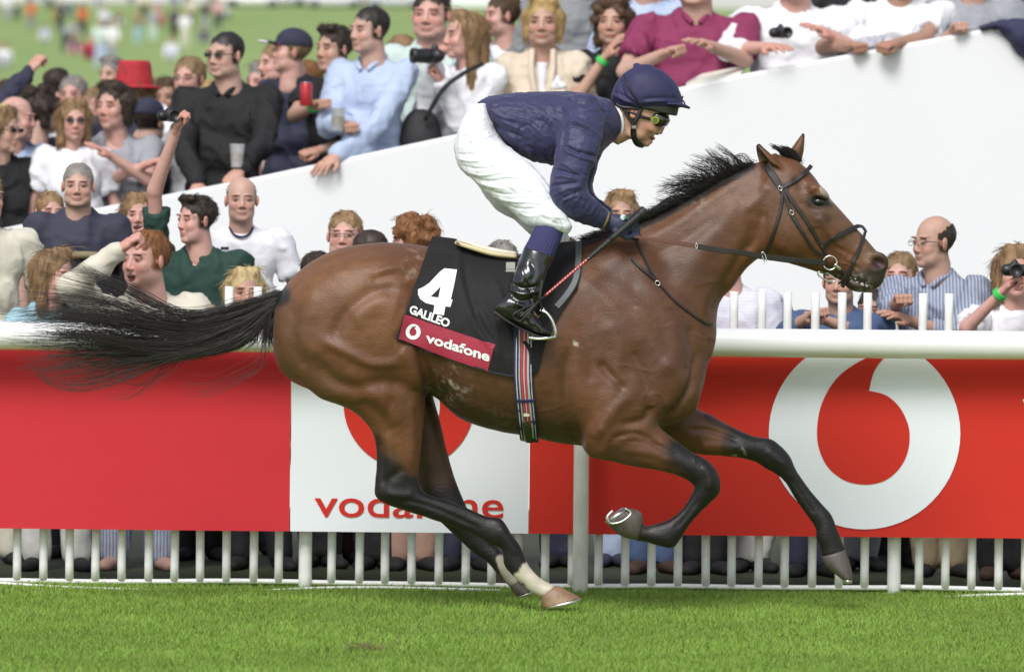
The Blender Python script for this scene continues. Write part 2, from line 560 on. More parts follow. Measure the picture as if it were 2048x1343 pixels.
# blades of grass on the racecourse
gr = np.random.default_rng(21)
def blades(n, x0, x1, y0, y1, h0, h1, w, name, m):
    x = gr.uniform(x0, x1, n); y = gr.uniform(y0, y1, n)
    cl = fnoise(np.stack([x, y, 0 * x], -1), 2.2, 3, 4)
    fine = fnoise(np.stack([x, y, 0 * x], -1), 11, 8, 2)
    h = gr.uniform(h0, h1, n) * (1 + .5 * cl + .35 * fine)
    a = gr.uniform(0, 2 * pi, n); lean = gr.uniform(.15, 1.1, n)
    la = gr.uniform(0, 2 * pi, n)
    base = np.stack([x, y, 0 * x], -1)
    sd = np.stack([np.cos(a), np.sin(a), 0 * a], -1) * (w * gr.uniform(.6, 1.4, n))[:, None]
    ld = np.stack([np.cos(la) * lean, np.sin(la) * lean, 0 * a], -1) * h[:, None]
    up = np.array([0, 0, 1.0])
    v = np.stack([base - sd, base + sd, base + ld * .45 + up * (h * .62)[:, None] + sd * .7, base + ld * .45 + up * (h * .62)[:, None] - sd * .7, base + ld + up * (h * .9)[:, None]], 1).reshape(-1, 3)
    i = np.arange(n) * 5
    t = np.concatenate([np.stack([i, i + 1, i + 2], -1), np.stack([i, i + 2, i + 3], -1), np.stack([i + 3, i + 2, i + 4], -1)])
    me = mesh_np(name, v, t, False)
    tint = np.repeat(gr.random(n), 5)
    dry = np.repeat((gr.random(n) < .04 + .05 * (cl > .25)), 5)
    clr = np.repeat(cl, 5)
    c = np.array([.175, .285, .048]) * (1 - tint[:, None]) + np.array([.22, .335, .070]) * tint[:, None]
    c = c * (1 + .30 * clr)[:, None]
    c[dry] = np.array([.24, .22, .09])
    vcol(me, np.clip(c, .01, 1))
    return tag(link(name, me, m), kind='stuff')
M_BLADE = mat('grass_blade', rough=.8, attr=True, var=.12, vscale=3, spec=.08)
blades(250000, -3.2, 3.2, -4.2, .95, .010, .026, .0014, 'grass', M_BLADE)
blades(16000, -2.9, 2.9, .92, 1.5, .010, .026, .0016, 'rough_grass', M_BLADE)
# ---- running rail
YR, YFE, YB = 1.10, 1.34, 1.24
M_PVC = mat('white_pvc', (.80, .81, .80), rough=.28, var=.02, vscale=3, spec=.5)
M_PAINT = mat('white_fence_paint', (.76, .77, .75), rough=.5, var=.08, vscale=14, bump=.2, bscale=40)
rail = empty('running_rail', tuple(P(1163, 1188, YR)), 'thick white plastic running rail along the racecourse on slim posts', 'rail')
def zpx(y, Y): return P(1024, y, Y).z
zr = zpx(680.5, YR)
v, f = tube1([(-5, YR, zr), (-2.5, YR, zr), (0, YR, zr), (2.5, YR, zr), (5, YR, zr)], .0575, 32)
link('rail', mesh_np('rail', v, f), M_PVC, rail)
for x in (1163, -330, 2650):
    X = P(x, 900, YR).x
    v, f = tube1([(X, YR, -.02), (X, YR, .5), (X, YR, zr)], .031, 20)
    link('post', mesh_np('post', v, f), mat('post_pvc', (.62, .62, .56), rough=.5, var=.18, vscale=20, stretch=(1, 1, .4)), rail)
# ---- picket fence
fence = empty('picket_fence', tuple(P(1024, 1170, YFE)), 'white metal picket fence with low posts carrying the sponsor hoardings', 'fence')
zb = zpx(1166.5, YFE)
def rbar(x0, x1, z0, z1, r, nm, sag=0):
    pts = [(x0 + (x1 - x0) * t, YFE, z0 + (z1 - z0) * t - sag * 4 * t * (1 - t) + random.Random(int(t * 97 + x0 * 10)).uniform(-.003, .003)) for t in np.linspace(0, 1, 9)]
    v, f = tube1(pts, r, 8)
    link(nm, mesh_np(nm, v, f), M_PAINT, fence)
px_b = lambda x: P(x, 1100, YFE).x
xs_post = [-560, 611, 1788, 2960]
for a, b in zip(xs_post[:-1], xs_post[1:]):
    rbar(px_b(a), px_b(b), zb, zb, .0105, 'bottom_bar', .006)
    rbar(px_b(a), px_b(b), zpx(760, YFE), zpx(760, YFE), .011, 'top_bar')
pme = {}
for i in range(-24, 50):
    x = 611 + 53.3 * i if i >= 0 else 611 + 52.4 * i
    if min(abs(x - q) for q in xs_post) < 8 or x < -540 or x > 2700: continue
    tall = (440 < x < 600) or (1380 < x < 1915)
    key = tall
    if key not in pme:
        zt = zpx(578 if tall else 730, YFE)
        v, f = tube1([(0, 0, zb), (0, 0, (zb + zt) / 2), (0, 0, zt)], .0175, 12)
        pme[key] = mesh_np('picket', v, f)
    o = bpy.data.objects.new('picket', pme[key]); COL.objects.link(o)
    if not pme[key].materials: pme[key].materials.append(M_PAINT)
    o.parent = fence
    rr = random.Random(i)
    o.location = Vector((px_b(x) + rr.uniform(-.003, .003), YFE, 0)) - fence.location
    o.rotation_euler = (0, rr.uniform(-.006, .006), 0)
for x in xs_post[1:3]:
    X = px_b(x)
    v, f = tube1([(X, YFE - .01, -.03), (X, YFE - .01, .5), (X, YFE - .01, zpx(700, YFE))], .027, 16)
    link('post', mesh_np('post', v, f), M_PAINT, fence)
# white line marking in the grass at the fence foot
v, f = tube1([(-2.6, 1.22, .012), (-2.2, 1.19, .020), (-1.75, 1.12, .004), (-1.2, 1.1, -.01)], .006, 8)
v2, f2 = tube1([P(430, 1184, 1.16), P(520, 1181, 1.17), P(640, 1175, 1.19), P(760, 1174, 1.2), P(900, 1177, 1.2), P(1000, 1180, 1.18)], .006, 8)
v3, f3 = tube1([P(1890, 1194, 1.14), P(1960, 1190, 1.16), P(2060, 1187, 1.18), P(2150, 1186, 1.18)], .007, 8)
for (a, b), lab in (((v, f), 'thin white cord lying in the grass at the fence foot, far left'), ((v2, f2), 'white cord in the grass beneath the white hoarding'), ((v3, f3), 'white cord in the grass at the fence foot, far right')):
    tag(link('cord', mesh_np('cord', a, b), M_PAINT), lab, 'cord', 'cords along the fence foot')
# ---- hoardings
def panel(x0, x1, ytop, ybot, m, label, y0=YB):
    th = .012
    X0, X1 = P(x0, 900, y0).x, P(x1, 900, y0).x
    zt, zb_ = zpx(ytop, y0), zpx(ybot, y0)
    nx, nz = max(int((X1 - X0) / .05), 2), 14
    pts, fs = [], []
    for k, yy in ((0, y0), (1, y0 + th)):
        for j in range(nz + 1):
            for i in range(nx + 1):
                X, Z = X0 + (X1 - X0) * i / nx, zb_ + (zt - zb_) * j / nz
                w = .0035 * sin(X * 2.3 + 1) + .002 * sin(X * 7.1 + Z * 2)
                pts.append((X, yy + w, Z))
    n1 = (nx + 1) * (nz + 1)
    for j in range(nz):
        for i in range(nx):
            a = j * (nx + 1) + i
            fs.append((a, a + 1, a + nx + 2, a + nx + 1)); fs.append((n1 + a, n1 + a + nx + 1, n1 + a + nx + 2, n1 + a + 1))
    ring_ = [i for i in range(nx + 1)] + [j * (nx + 1) + nx for j in range(1, nz + 1)] + [nz * (nx + 1) + i for i in range(nx - 1, -1, -1)] + [j * (nx + 1) for j in range(nz - 1, 0, -1)]
    for a, b in zip(ring_, ring_[1:] + ring_[:1]): fs.append((a, n1 + a, n1 + b, b))
    e = empty('advertising_hoarding', ((X0 + X1) / 2, y0, zb_), label, 'hoarding', 'sponsor hoardings on the fence')
    link('board', mesh_np('board', pts, fs, False), m, e)
    return e
M_RED1 = mat('crimson_vinyl', (.56, .036, .046), rough=.75, spec=.15, var=.05, vscale=1.2, bump=.5, bscale=5, bump2=.25, b2scale=2.2, stretch=(.6, 1, 1))
M_RED2 = mat('red_vinyl', (.56, .034, .022), rough=.75, spec=.15, var=.05, vscale=1.2, bump=.5, bscale=5, bump2=.25, b2scale=2.2, stretch=(.6, 1, 1))
M_WV = mat('white_vinyl', (.76, .79, .83), rough=.5, var=.02, vscale=1.2, bump=.1, bscale=6)
b1 = panel(-420, 580.5, 690, 1066, M_RED1, 'plain crimson sponsor hoarding behind the horse\'s tail')
b2 = panel(582, 1058, 690, 1066, M_WV, 'white sponsor hoarding with red mark and lettering behind the hind legs')
b3 = panel(1059.5, 2420, 690, 1066, M_RED2, 'bright red sponsor hoarding with a big white ring mark')

# scuffed clod of dry turf in the foreground
gq = np.random.default_rng(77)
def clod(px, py, r, n, label):
    k = CAM_H * CAM_D * PPM / (py - HOR) - CAM_D
    c = P(px, py, k)
    pts = []
    for i in range(n):
        a, q_ = gq.uniform(0, 6.28), abs(gq.normal(0, r))
        b = np.array([c.x + cos(a) * q_ * 1.8, c.y + sin(a) * q_, .006])
        d = np.array([gq.normal(0, .02), gq.normal(0, .015), gq.uniform(.008, .035)])
        pts.append(np.stack([b, b + d * .5, b + d + [d[0] * .5, 0, -.004]]))
    v, f = tubes(np.array(pts), np.full((n, 3), .0016) * np.array([1, .9, .4]))
    tag(link('turf_clod', mesh_np('clod', v, f), mat('dry_turf', (.20, .20, .07), rough=.9, var=.4, vscale=30)), label, 'turf')
clod(732, 1304, .03, 90, 'scuffed patch of dry straw-coloured turf at the bottom left of centre')
# ---- print on the hoardings (shapes in photo pixels laid on the board plane)
def flat_decal(bm, y, m, name, parent, maxlen=60):
    bmesh.ops.triangulate(bm, faces=bm.faces[:])
    for _ in range(5):
        e = [e for e in bm.edges if e.calc_length() > maxlen]
        if not e: break
        bmesh.ops.subdivide_edges(bm, edges=e, cuts=1)
        bmesh.ops.triangulate(bm, faces=bm.faces[:])
    for v in bm.verts:
        p = P(v.co.x, max(v.co.y, 693), y)
        p.y = y - .004 + .0035 * sin(p.x * 2.3 + 1) + .002 * sin(p.x * 7.1 + p.z * 2)
        v.co = p
    me = bpy.data.meshes.new(name); bm.to_mesh(me); bm.free()
    return link(name, me, m, parent)
M_WP = mat('white_vinyl_print', (.76, .79, .83), rough=.5, var=.02, vscale=1.2)
M_RP = mat('red_vinyl_print', (.56, .034, .022), rough=.75, spec=.15, var=.03, vscale=1.2)
lp = logo(1729, 866, 191.5)
flat_decal(poly_bm([lp[0]]), YB, M_WP, 'ring_mark', b3)
flat_decal(poly_bm([lp[1]]), YB - .002, M_RP, 'ring_hole', b3)
lp = logo(818, 806, 131)
flat_decal(poly_bm([lp[0]]), YB, M_RP, 'ring_mark', b2)
flat_decal(poly_bm([lp[1]]), YB - .002, M_WP, 'ring_hole', b2)
flat_decal(fit_text('vodafone', (629, 1033), (1007, 1037.5), (0, -57), bold=.008), YB, M_RP, 'sponsor_name', b2)
flat_decal(fit_text('v', (2045, 842), (2087, 843), (0, -44), bold=.035), YB, M_WP, 'sponsor_name', b3)
# ================================================================== CROWD
def Rz(a): return np.array([[cos(a), -sin(a), 0], [sin(a), cos(a), 0], [0, 0, 1]])
def Rx(a): return np.array([[1, 0, 0], [0, cos(a), -sin(a)], [0, sin(a), cos(a)]])
def Ry(a): return np.array([[cos(a), 0, sin(a)], [0, 1, 0], [-sin(a), 0, cos(a)]])
# ---- base heads, 0.235 m tall, facing -Y
def make_head(fem=False, mouth=0.0):
    f = Field((-.11, -.14, -.22), (.11, .14, .15), .0042, 7)
    f.ell((0, .016, .034), (.074, .093, .087), None, 0)
    f.ell((0, -.018, -.028), (.062 if fem else .066, .070, .084 if fem else .088), None, .02)
    f.ell((0, -.058, -.096), (.024 if fem else .031, .024, .019), None, .02)
    for s in (-1, 1):
        f.ell((s * .040, -.022, -.074), (.024, .042, .032) if not fem else (.014, .035, .026), None, .02)
        f.ell((s * .038, -.054, -.030), (.022, .024, .024), None, .015)
        f.ell((s * .031, -.089, .004), (.020, .014, .0125), None, .008, 'sub')
        f.ell((s * .031, -.071, .003), (.0145, .0145, .013), None, .002)
        f.ell((s * .031, -.074, .0095), (.0165, .0125, .0055), None, .003)
        f.ell((s * .033, -.080, .026), (.025, .010, .006 if not fem else .004), None, .008)
        f.ell((s * .077, .010, -.006), (.008, .017, .031), Rz(s * .35), .006)
    f.cone((0, -.080, .012), (0, -.0965, -.030), .0075, .0115, .010)
    for s in (-1, 1): f.ell((s * .011, -.090, -.037), (.009, .011, .008), None, .005)
    f.ell((0, -.079, -.062), (.024, .010, .006), None, .005); f.ell((0, -.078, -.073), (.020, .010, .006), None, .005)
    if mouth: f.ell((0, -.088, -.070 - mouth * .4), (.019, .018, .005 + mouth), None, .004, 'sub')
    f.cone((0, .018, -.075), (0, .036, -.19), .051 if fem else .060, .054 if fem else .066, .02)
    v, q = f.surf(1)
    x, y, z = v.T
    c = np.tile([1.0, 1.0, 1.0], (len(v), 1)) * (1 + .07 * fnoise(v, 22, 3))[:, None]
    def sp(m, col, s=1.0):
        m = np.clip(m, 0, 1)[:, None] * s
        c[:] = c * (1 - m) + np.array(col) * m
    fr = y < -.05
    e = lambda cx, cz, rx, rz: fr * sstep(1.35 - np.hypot((np.abs(x) - cx) / rx, (z - cz) / rz), 0, .6)
    sp(e(.036, -.032, .024, .02), (1.05, .78, .72), .55)
    sp(e(0, -.034, .014, .012), (1.05, .78, .72), .6)
    sp(e(.031, .005, .021, .015), (.72, .60, .57), .7)
    sp(e(.032, .001, .0135, .0050), (.75, .72, .75), .4)
    sp(e(.0315, .001, .0075, .0055), (.20, .15, .13), .85)
    sp(e(.0315, .0085, .016, .0028), (.40, .30, .27), .6)
    sp(e(.034, .024, .022, .0055), (.48, .37, .31), .7)
    sp(e(0, -.068, .022, .010), (.95, .52, .50) if fem else (.92, .68, .64), .75)
    sp(e(0, -.068, .021, .0022), (.42, .25, .22), .8)
    sp(e(.008, -.042, .004, .003), (.35, .2, .17), .8)
    if mouth:
        sp(fr * sstep(1.2 - np.hypot(x / .019, (z + .070 + mouth * .4) / (.006 + mouth)), 0, .3), (.16, .05, .05), 1)
        sp(fr * (np.abs(z + .063) < .004) * (np.abs(x) < .014) * 1.0, (1.2, 1.5, 1.7), .9)
    sp((np.abs(x) > .066) * (np.abs(y - .01) < .02) * (np.abs(z + .005) < .03) * 1.0, (1.02, .72, .66), .6)
    return v, q, c
HEADS = {(fe, mo): make_head(fe, mo) for fe in (False, True) for mo in (0, .011)}
HH0 = .235
# ---- hair
def make_hair(style):
    f = Field((-.15, -.15, -.36), (.15, .17, .18), .0075, 6)
    g = random.Random(hash(style) % 1000 if False else sum(map(ord, style)))
    f.ell((0, .020, .038), (.0785, .0975, .0875), None, 0)
    if style in ('bob', 'long', 'curly', 'bushy', 'grown'):
        L = {'bob': -.12, 'long': -.27, 'curly': -.10, 'bushy': -.07, 'grown': -.06}[style]
        for s in (-1, 1):
            f.cone((s * .062, .02, .03), (s * (.068 if style != 'long' else .075), .015, L), .036, .026 if style != 'long' else .02, .03)
        f.cone((0, .07, .02), (0, .085, L), .06, .04, .03)
        f.cone((-.03, -.035, .105), (.04, -.03, .105), .028, .028, .03)
    if style in ('curly', 'bushy'):
        for i in range(26):
            a, b = g.uniform(0, 6.28), g.uniform(-.2, 1.4)
            f.ell((.085 * cos(a) * cos(b), .02 + .1 * sin(a) * cos(b), .03 + .10 * sin(b)), (.03, .03, .028), None, .012)
    if style == 'quiff':
        f.cone((-.04, -.055, .105), (.04, -.055, .108), .022, .022, .02)
    # free the face and the neck
    if style == 'bald':
        f.ell((0, -.02, .075), (.072, .115, .075), None, .004, 'sub')
        f.ell((0, -.09, -.02), (.088, .095, .14), None, .006, 'sub')
    else:
        f.ell((0, -.105, -.035), (.062 if style in ('bob', 'long', 'curly') else .086, .075, .105 if style != 'fringe' else .085), None, .010, 'sub')
        f.ell((0, -.07, -.17), (.064, .12, .11), None, .010, 'sub')
    if style in ('short', 'crop', 'quiff', 'fringe', 'bald'):
        f.cut((0, 0, -.045), (0, .55, -1))
        f.ell((0, -.02, -.11), (.12, .075, .10), None, .01, 'sub')
        for s in (-1, 1): f.ell((s * .09, -.005, -.035), (.03, .03, .045), None, .005, 'sub'); f.ell((s * .085, -.075, .0), (.045, .05 if style != 'bald' else .03, .062), None, .008, 'sub')
    ax_ = np.stack(np.meshgrid(*[((np.arange(f.n[i]) + f.lo[i]) * f.h) for i in range(3)], indexing='ij'), -1).reshape(-1, 3)
    f.a += (fnoise(ax_ * np.array([1, 1, .45]), 60, 5, 2) * (.001 if style == 'bald' else .0055)).reshape(f.a.shape).astype(np.float32)
    v, q = f.surf(1)
    n = vnorm(v, q)
    st = v * np.array([1, 1, .28]) if style in ('bob', 'long') else v * np.array([1, .5, .7])
    amp = {'crop': .001, 'bald': .0015, 'short': .004, 'quiff': .004, 'fringe': .004}.get(style, .007)
    v = v + n * ((fnoise(st, 70, 3, 3) + .6 * fnoise(st, 28, 7, 2)) * amp)[:, None]
    if style in ('crop', 'bald'): v = v - n * .0035
    # loose strands over the mass of hair, combed away from the crown
    R = np.random.default_rng(sum(map(ord, style)))
    crop_ = style in ('crop', 'bald')
    ns = {'crop': 260, 'bald': 120, 'long': 700, 'bob': 620, 'curly': 600}.get(style, 460)
    L = {'crop': .012, 'bald': .012, 'short': .034, 'quiff': .036, 'fringe': .04, 'grown': .045, 'curly': .04, 'bushy': .045, 'bob': .075, 'long': .11}[style]
    i = R.integers(0, len(v), ns)
    p = v[i].copy(); nn = n[i]
    fl = p - np.array([.01, .035, .135]); fl[:, 2] -= .35 * L + (.10 if style in ('bob', 'long') else .0)
    if style in ('quiff',): fl = p - np.array([.0, -.12, .05])
    path = [p - nn * .004]
    for k in range(4):
        d = fl - nn * np.einsum('ij,ij->i', fl, nn)[:, None]
        d /= np.linalg.norm(d, axis=1, keepdims=True) + 1e-9
        d = d + nn * R.normal(.06 - .05 * k, .07, (ns, 1)) + R.normal(0, .5 if style in ('curly', 'bushy') else .10 if style in ('bob', 'long') else .2, (ns, 3))
        p = p + d * (L / 4) * R.uniform(.6, 1.3, (ns, 1))
        path.append(p.copy())
    path = np.stack(path, 1)
    ok = ~((path[:, :, 1] < -.055) & (path[:, :, 2] < (.075 if style != 'fringe' else .05))).any(1)
    path = path[ok]; ns = len(path)
    tv, tf = tubes(path, np.linspace(.0019, .0007, 5)[None] * np.ones((ns, 1)) * (.55 if crop_ else 1))
    q = np.vstack([q, tf + len(v)]); v = np.vstack([v, tv])
    return v, q
HAIRS = {s: make_hair(s) for s in ('crop', 'short', 'quiff', 'fringe', 'bald', 'bob', 'long', 'curly', 'bushy', 'grown')}
HAIRC = {'black': (.018, .014, .012), 'dark': (.035, .023, .016), 'brown': (.075, .042, .022), 'ginger': (.20, .085, .03), 'blonde': (.40, .27, .11), 'fair': (.22, .14, .07), 'grey': (.22, .20, .18), 'sandy': (.26, .16, .08), 'pale': (.50, .38, .19)}
def hairmat(c):
    return mat('hair_' + c, HAIRC[c], rough=.55, var=.35, vscale=45, stretch=(1, 1, .3), bump=.8, bscale=120, bdist=.006, spec=.35)
# ---- hands, wrist at the origin, fingers along -Y, palm down
def make_hand(kind):
    f = Field((-.06, -.19, -.07), (.07, .05, .06), .0042, 6)
    f.cone((0, .03, 0), (0, -.02, 0), .024, .027, .01, sq=(1, 1, 1.35))
    f.cone((-.018, -.045, 0), (.020, -.045, 0), .022, .022, .014, sq=(1, 1, 1.5))
    f.cone((0, -.01, 0), (0, -.05, 0), .03, .034, .015, sq=(1, 1, 1.7))
    for i, (L, r) in enumerate(((.068, .0085), (.078, .009), (.072, .0088), (.056, .0078))):
        x = -.030 + i * .020
        if kind == 'fist':
            a, b, c, d = (x, -.070, .004), (x, -.100, -.002), (x * .95, -.098, -.028), (x * .9, -.068, -.032)
            f.cone(a, b, r + .0025, r + .0015, .004); f.cone(b, c, r + .001, r, .004); f.cone(c, d, r, r, .004)
        else:
            sp = (i - 1.5) * .006
            a, b, c = (x, -.072, .002), (x + sp, -.072 - L * .55, -.004), (x + sp * 1.6, -.072 - L, -.020)
            f.cone(a, b, r + .001, r, .004); f.cone(b, c, r, r - .0015, .003)
    if kind == 'fist':
        f.cone((.03, -.03, -.012), (.034, -.072, -.026), .0125, .0105, .006); f.cone((.034, -.072, -.026), (.006, -.092, -.038), .0105, .009, .004)
    else:
        f.cone((.028, -.02, -.008), (.055, -.052, -.016), .0125, .0105, .008); f.cone((.055, -.052, -.016), (.062, -.082, -.020), .0105, .008, .004)
    v, q = f.surf(1)
    return v, q
HANDS = {k: make_hand(k) for k in ('fist', 'open')}
def frame(d, up=(0, -.3, 1)):
    """rotation taking -Y to direction d"""
    y = -np.asarray(d, float) / np.linalg.norm(d)
    x = np.cross(y, up); x /= np.linalg.norm(x) + 1e-9
    z = np.cross(x, y)
    return np.stack([x, y, z], 1)
SKINS = {'fair': (.50, .31, .245), 'pink': (.56, .32, .265), 'tan': (.38, .22, .155), 'warm': (.46, .28, .21)}
M_SKIN = mat('crowd_skin', attr=True, rough=.55, var=.05, vscale=20, sub=0)
def clothmat(name, c, **k):
    new = 'cloth_' + name not in MATS
    m = clothmat0(name, c, **k)
    if new and name in ('stripe', 'mint', 'lilac'):               # woven stripes and checks
        N, L = m.node_tree.nodes, m.node_tree.links
        b = N['Principled BSDF']
        old = b.inputs['Base Color'].links[0].from_socket
        w = N.new('ShaderNodeTexWave'); w.inputs['Scale'].default_value = 22; w.inputs['Distortion'].default_value = 1.2
        w.bands_direction = 'X' if name == 'stripe' else 'Z'
        L.new([n for n in N if n.type == 'TEX_COORD'][0].outputs['Object'], w.inputs[0])
        mx = N.new('ShaderNodeMix'); mx.data_type = 'RGBA'
        mr = N.new('ShaderNodeMapRange'); mr.inputs[1].default_value = .45; mr.inputs[2].default_value = .6; mr.inputs[4].default_value = .75
        L.new(w.outputs['Fac'], mr.inputs[0]); L.new(mr.outputs[0], mx.inputs[0])
        L.new(old, mx.inputs[6]); mx.inputs[7].default_value = (.10, .13, .22, 1) if name == 'stripe' else (.62, .66, .66, 1)
        L.new(mx.outputs[2], b.inputs['Base Color'])
    return m
def clothmat0(name, c, **k):
    return mat('cloth_' + name, c, rough=.8, var=.07, vscale=9, bump=.25, bscale=160, bdist=.002, bump2=.32, b2scale=9, **k)
CL = {'tanleg': (.36, .22, .17), 'black': (.007, .0065, .0075), 'navy': (.022, .024, .05), 'grey': (.30, .31, .34), 'white': (.74, .74, .77), 'cream': (.60, .57, .47), 'blue': (.33, .42, .60), 'maroon': (.22, .025, .085),
      'green': (.012, .045, .032), 'beige': (.62, .53, .42), 'mint': (.45, .60, .53), 'paleblue': (.42, .50, .68), 'turquoise': (.30, .48, .55), 'lilac': (.60, .58, .70), 'slate': (.035, .036, .060),
      'stripe': (.34, .37, .45), 'denim': (.06, .10, .20), 'red': (.40, .02, .03), 'olive': (.10, .09, .03), 'midgrey': (.22, .23, .24), 'khaki': (.25, .20, .12), 'pink': (.6, .3, .33), 'brownleather': (.05, .025, .014), 'offwhite': (.60, .60, .56), 'yellow': (.6, .5, .08), 'orange': (.55, .13, .04)}
def ground_z(x, y):
    return 0.0
def person(px, py, hh, D, label, yaw=0, pitch=0, roll=0, hair='short', hc='dark', skin='fair', top='white', sleeve='short', fem=False, mouth=0, arms=(), byaw=None, wide=1.0, legs='navy', shoe='black',
           extra=(), low=False, bend=0.0, neck='crew', group='race-goers in the crowd', stance=None, hat=None, openneck=0.0):
    Y = D - CAM_D
    s = hh / PPM * (D / CAM_D) / HH0 * .97
    Hc = np.array(P(px, py, Y))
    ya = radians(yaw); by = radians(yaw * .45 if byaw is None else byaw)
    Rh = Rz(ya) @ Ry(radians(roll)) @ Rx(radians(-pitch))
    Rb = Rz(by)
    sw = (.168 if fem else .195) * wide
    N = Hc + Rb @ (np.array([0, .040, -.134]) * s)                # base of the neck
    tilt = Rx(radians(bend))
    TB = lambda p: N + Rb @ tilt @ (np.asarray(p, float) * s)
    feet = N[2] - 1.45 * s
    e = empty('person', (float(N[0]), float(N[1]), float(max(feet, 0))), label, 'person', group)
    sk = np.array(SKINS[skin])
    # ---------- skin: head, neck, chest, arms, hands in one mesh
    hv_, hq_, hcx = HEADS[(fem, .011 if mouth else 0)]
    vr = random.Random(int(px * 13 + py * 7))
    hw = hv_.copy()
    lowf = sstep(-hw[:, 2], -.02, .10)
    hw[:, 0] *= 1 + lowf * vr.uniform(-.10, .14)                     # jaw
    fc_ = sstep(-hw[:, 1], .070, .10) * (np.abs(hw[:, 0]) < .03)
    hw[:, 1] += fc_ * vr.uniform(-.002, .007)                        # nose and lips
    hw[:, 2] *= 1 + lowf * vr.uniform(-.06, .07)                     # chin
    hw[:, 0] *= 1 + vr.uniform(-.04, .05)
    hw += vnorm(hv_, hq_) * (fnoise(hv_, 24, vr.uniform(0, 9), 2) * .0022)[:, None]
    hvt = (hw * np.array([1.05, 1.0, 1])) @ Rh.T * s + Hc
    parts = [(hvt, hq_)]
    hcol = hcx * sk
    if hair in ('crop', 'short', 'quiff', 'fringe', 'bald', 'grown', 'bushy', 'curly'):
        hx, hy_, hz = hv_.T
        if hair == 'bald':
            k1 = np.minimum(np.sqrt((hx / .078) ** 2 + ((hy_ + .02) / .125) ** 2 + ((hz - .075) / .085) ** 2), np.sqrt((hx / .092) ** 2 + ((hy_ + .09) / .098) ** 2 + ((hz + .02) / .15) ** 2))
        else:
            k1 = np.sqrt((hx / .084) ** 2 + ((hy_ + .105) / .072) ** 2 + ((hz + .035) / (.102 if hair != 'fringe' else .082)) ** 2)
        m_ = sstep(k1 + .12 * fnoise(hv_, 90, 3), .94, 1.14) * sstep(hz + .10 * hy_, -.058, -.030) * (.85 if hair == 'bald' else 1)
        m_ = m_ * (1 - sstep(-hy_, .016, .040) * sstep(.062 - hz, 0, .022))
        m_ = m_ * (1 - (np.abs(hx) > .068) * (np.abs(hy_ - .01) < .022) * (np.abs(hz + .005) < .034))
        hcol = hcol * (1 - m_[:, None]) + np.array(HAIRC[hc]) * m_[:, None]
    cols = [hcol]
    arm = {}
    for a in arms: arm[a[0]] = a
    pts_arm = {}
    for sd in (-1, 1):
        Sh = TB((sd * (sw - .012), .012, -.075))
        if sd in arm:
            a = arm[sd]
            T = np.array(P(a[1], a[2], Y + a[3]))
        else:
            T = TB((sd * (sw + .04), -.06 if low else -.02, -.60))
        L1, L2 = .29 * s, .255 * s
        d = T - Sh; dist = np.linalg.norm(d)
        if dist > (L1 + L2) * .985:
            k_ = dist / (L1 + L2) / .985
            if k_ > 1.35: T = Sh + d / dist * (L1 + L2) * .985 * 1.35; d = T - Sh; dist = np.linalg.norm(d); k_ = 1.35
            L1 *= k_; L2 *= k_
        a_ = (L1 ** 2 - L2 ** 2 + dist ** 2) / (2 * dist)
        h_ = math.sqrt(max(L1 ** 2 - a_ ** 2, 0))
        pole = Rb @ np.array([sd * .6, .15, -1.0])
        if sd in arm and len(arm[sd]) > 5: pole = np.array(arm[sd][5], float)
        u = d / dist
        pp = pole - u * (pole @ u); pp /= np.linalg.norm(pp) + 1e-9
        E = Sh + u * a_ + pp * h_
        pts_arm[sd] = (Sh, E, T)
    allp = np.array([p for t in pts_arm.values() for p in t] + [TB((0, 0, -.35)), N, Hc])
    h = .011 * (1 if hh > 60 else 1.4)
    f = Field(allp.min(0) - .16 * s, allp.max(0) + .13 * s, h, 6)
    R_ = lambda r: r * s
    f.cone(TB((0, .0, .04)), TB((0, .01, -.06)), R_(.052 if fem else .062), R_(.062), 0)
    f.cone(TB((-sw + .07, .015, -.10)), TB((sw - .07, .015, -.10)), R_(.036), R_(.036), R_(.02))
    f.cone(TB((-.03, -.012, -.12)), TB((.03, -.012, -.12)), R_(.066), R_(.066), R_(.03)); f.cone(TB((0, .02, -.16)), TB((0, .02, -.4)), R_(.05), R_(.05), R_(.02))
    for sd, (Sh, E, T) in pts_arm.items():
        th = .85 if fem else 1.0
        f.cone(Sh, E, R_(.038 * th), R_(.037 * th), R_(.015)); f.cone(E, T, R_(.040 * th), R_(.026 * th), R_(.012))
    v, q = f.surf(1)
    parts.append((v, q)); cols.append(np.tile(sk, (len(v), 1)))
    for sd, (Sh, E, T) in pts_arm.items():
        kind = arm[sd][4] if sd in arm else 'open'
        v0, q0 = HANDS[kind]
        v0 = v0 * np.array([sd if kind == 'open' else 1, 1, 1])
        q1 = q0[:, ::-1] if (sd < 0 and kind == 'open') else q0
        d = (T - E) / np.linalg.norm(T - E)
        parts.append((v0 @ frame(d).T * s * (.9 if fem else 1.0) + T - d * .0 * s, q1)); cols.append(np.tile(sk * [1.02, .9, .86], (len(v0), 1)))
    V, Fq, Cc, o_ = [], [], [], 0
    for (v, q), c in zip(parts, cols):
        V.append(v); Fq.append(q + o_); Cc.append(c); o_ += len(v)
    me = mesh_np('body', np.vstack(V), np.vstack(Fq)); vcol(me, np.clip(np.vstack(Cc), 0, 1))
    body_ = link('body', me, M_SKIN, e)
    # ---------- hair
    if hair:
        v, q = HAIRS[hair]
        if hair == 'long' or hair == 'bob': v = v * np.array([1, 1, 1])
        me = mesh_np('hair', (v * np.array([1.06, 1, 1])) @ Rh.T * s + Hc, q)
        link('hair', me, hairmat(hc), e)
    # ---------- top
    h = .0125 * (1 if hh > 60 else 1.4)
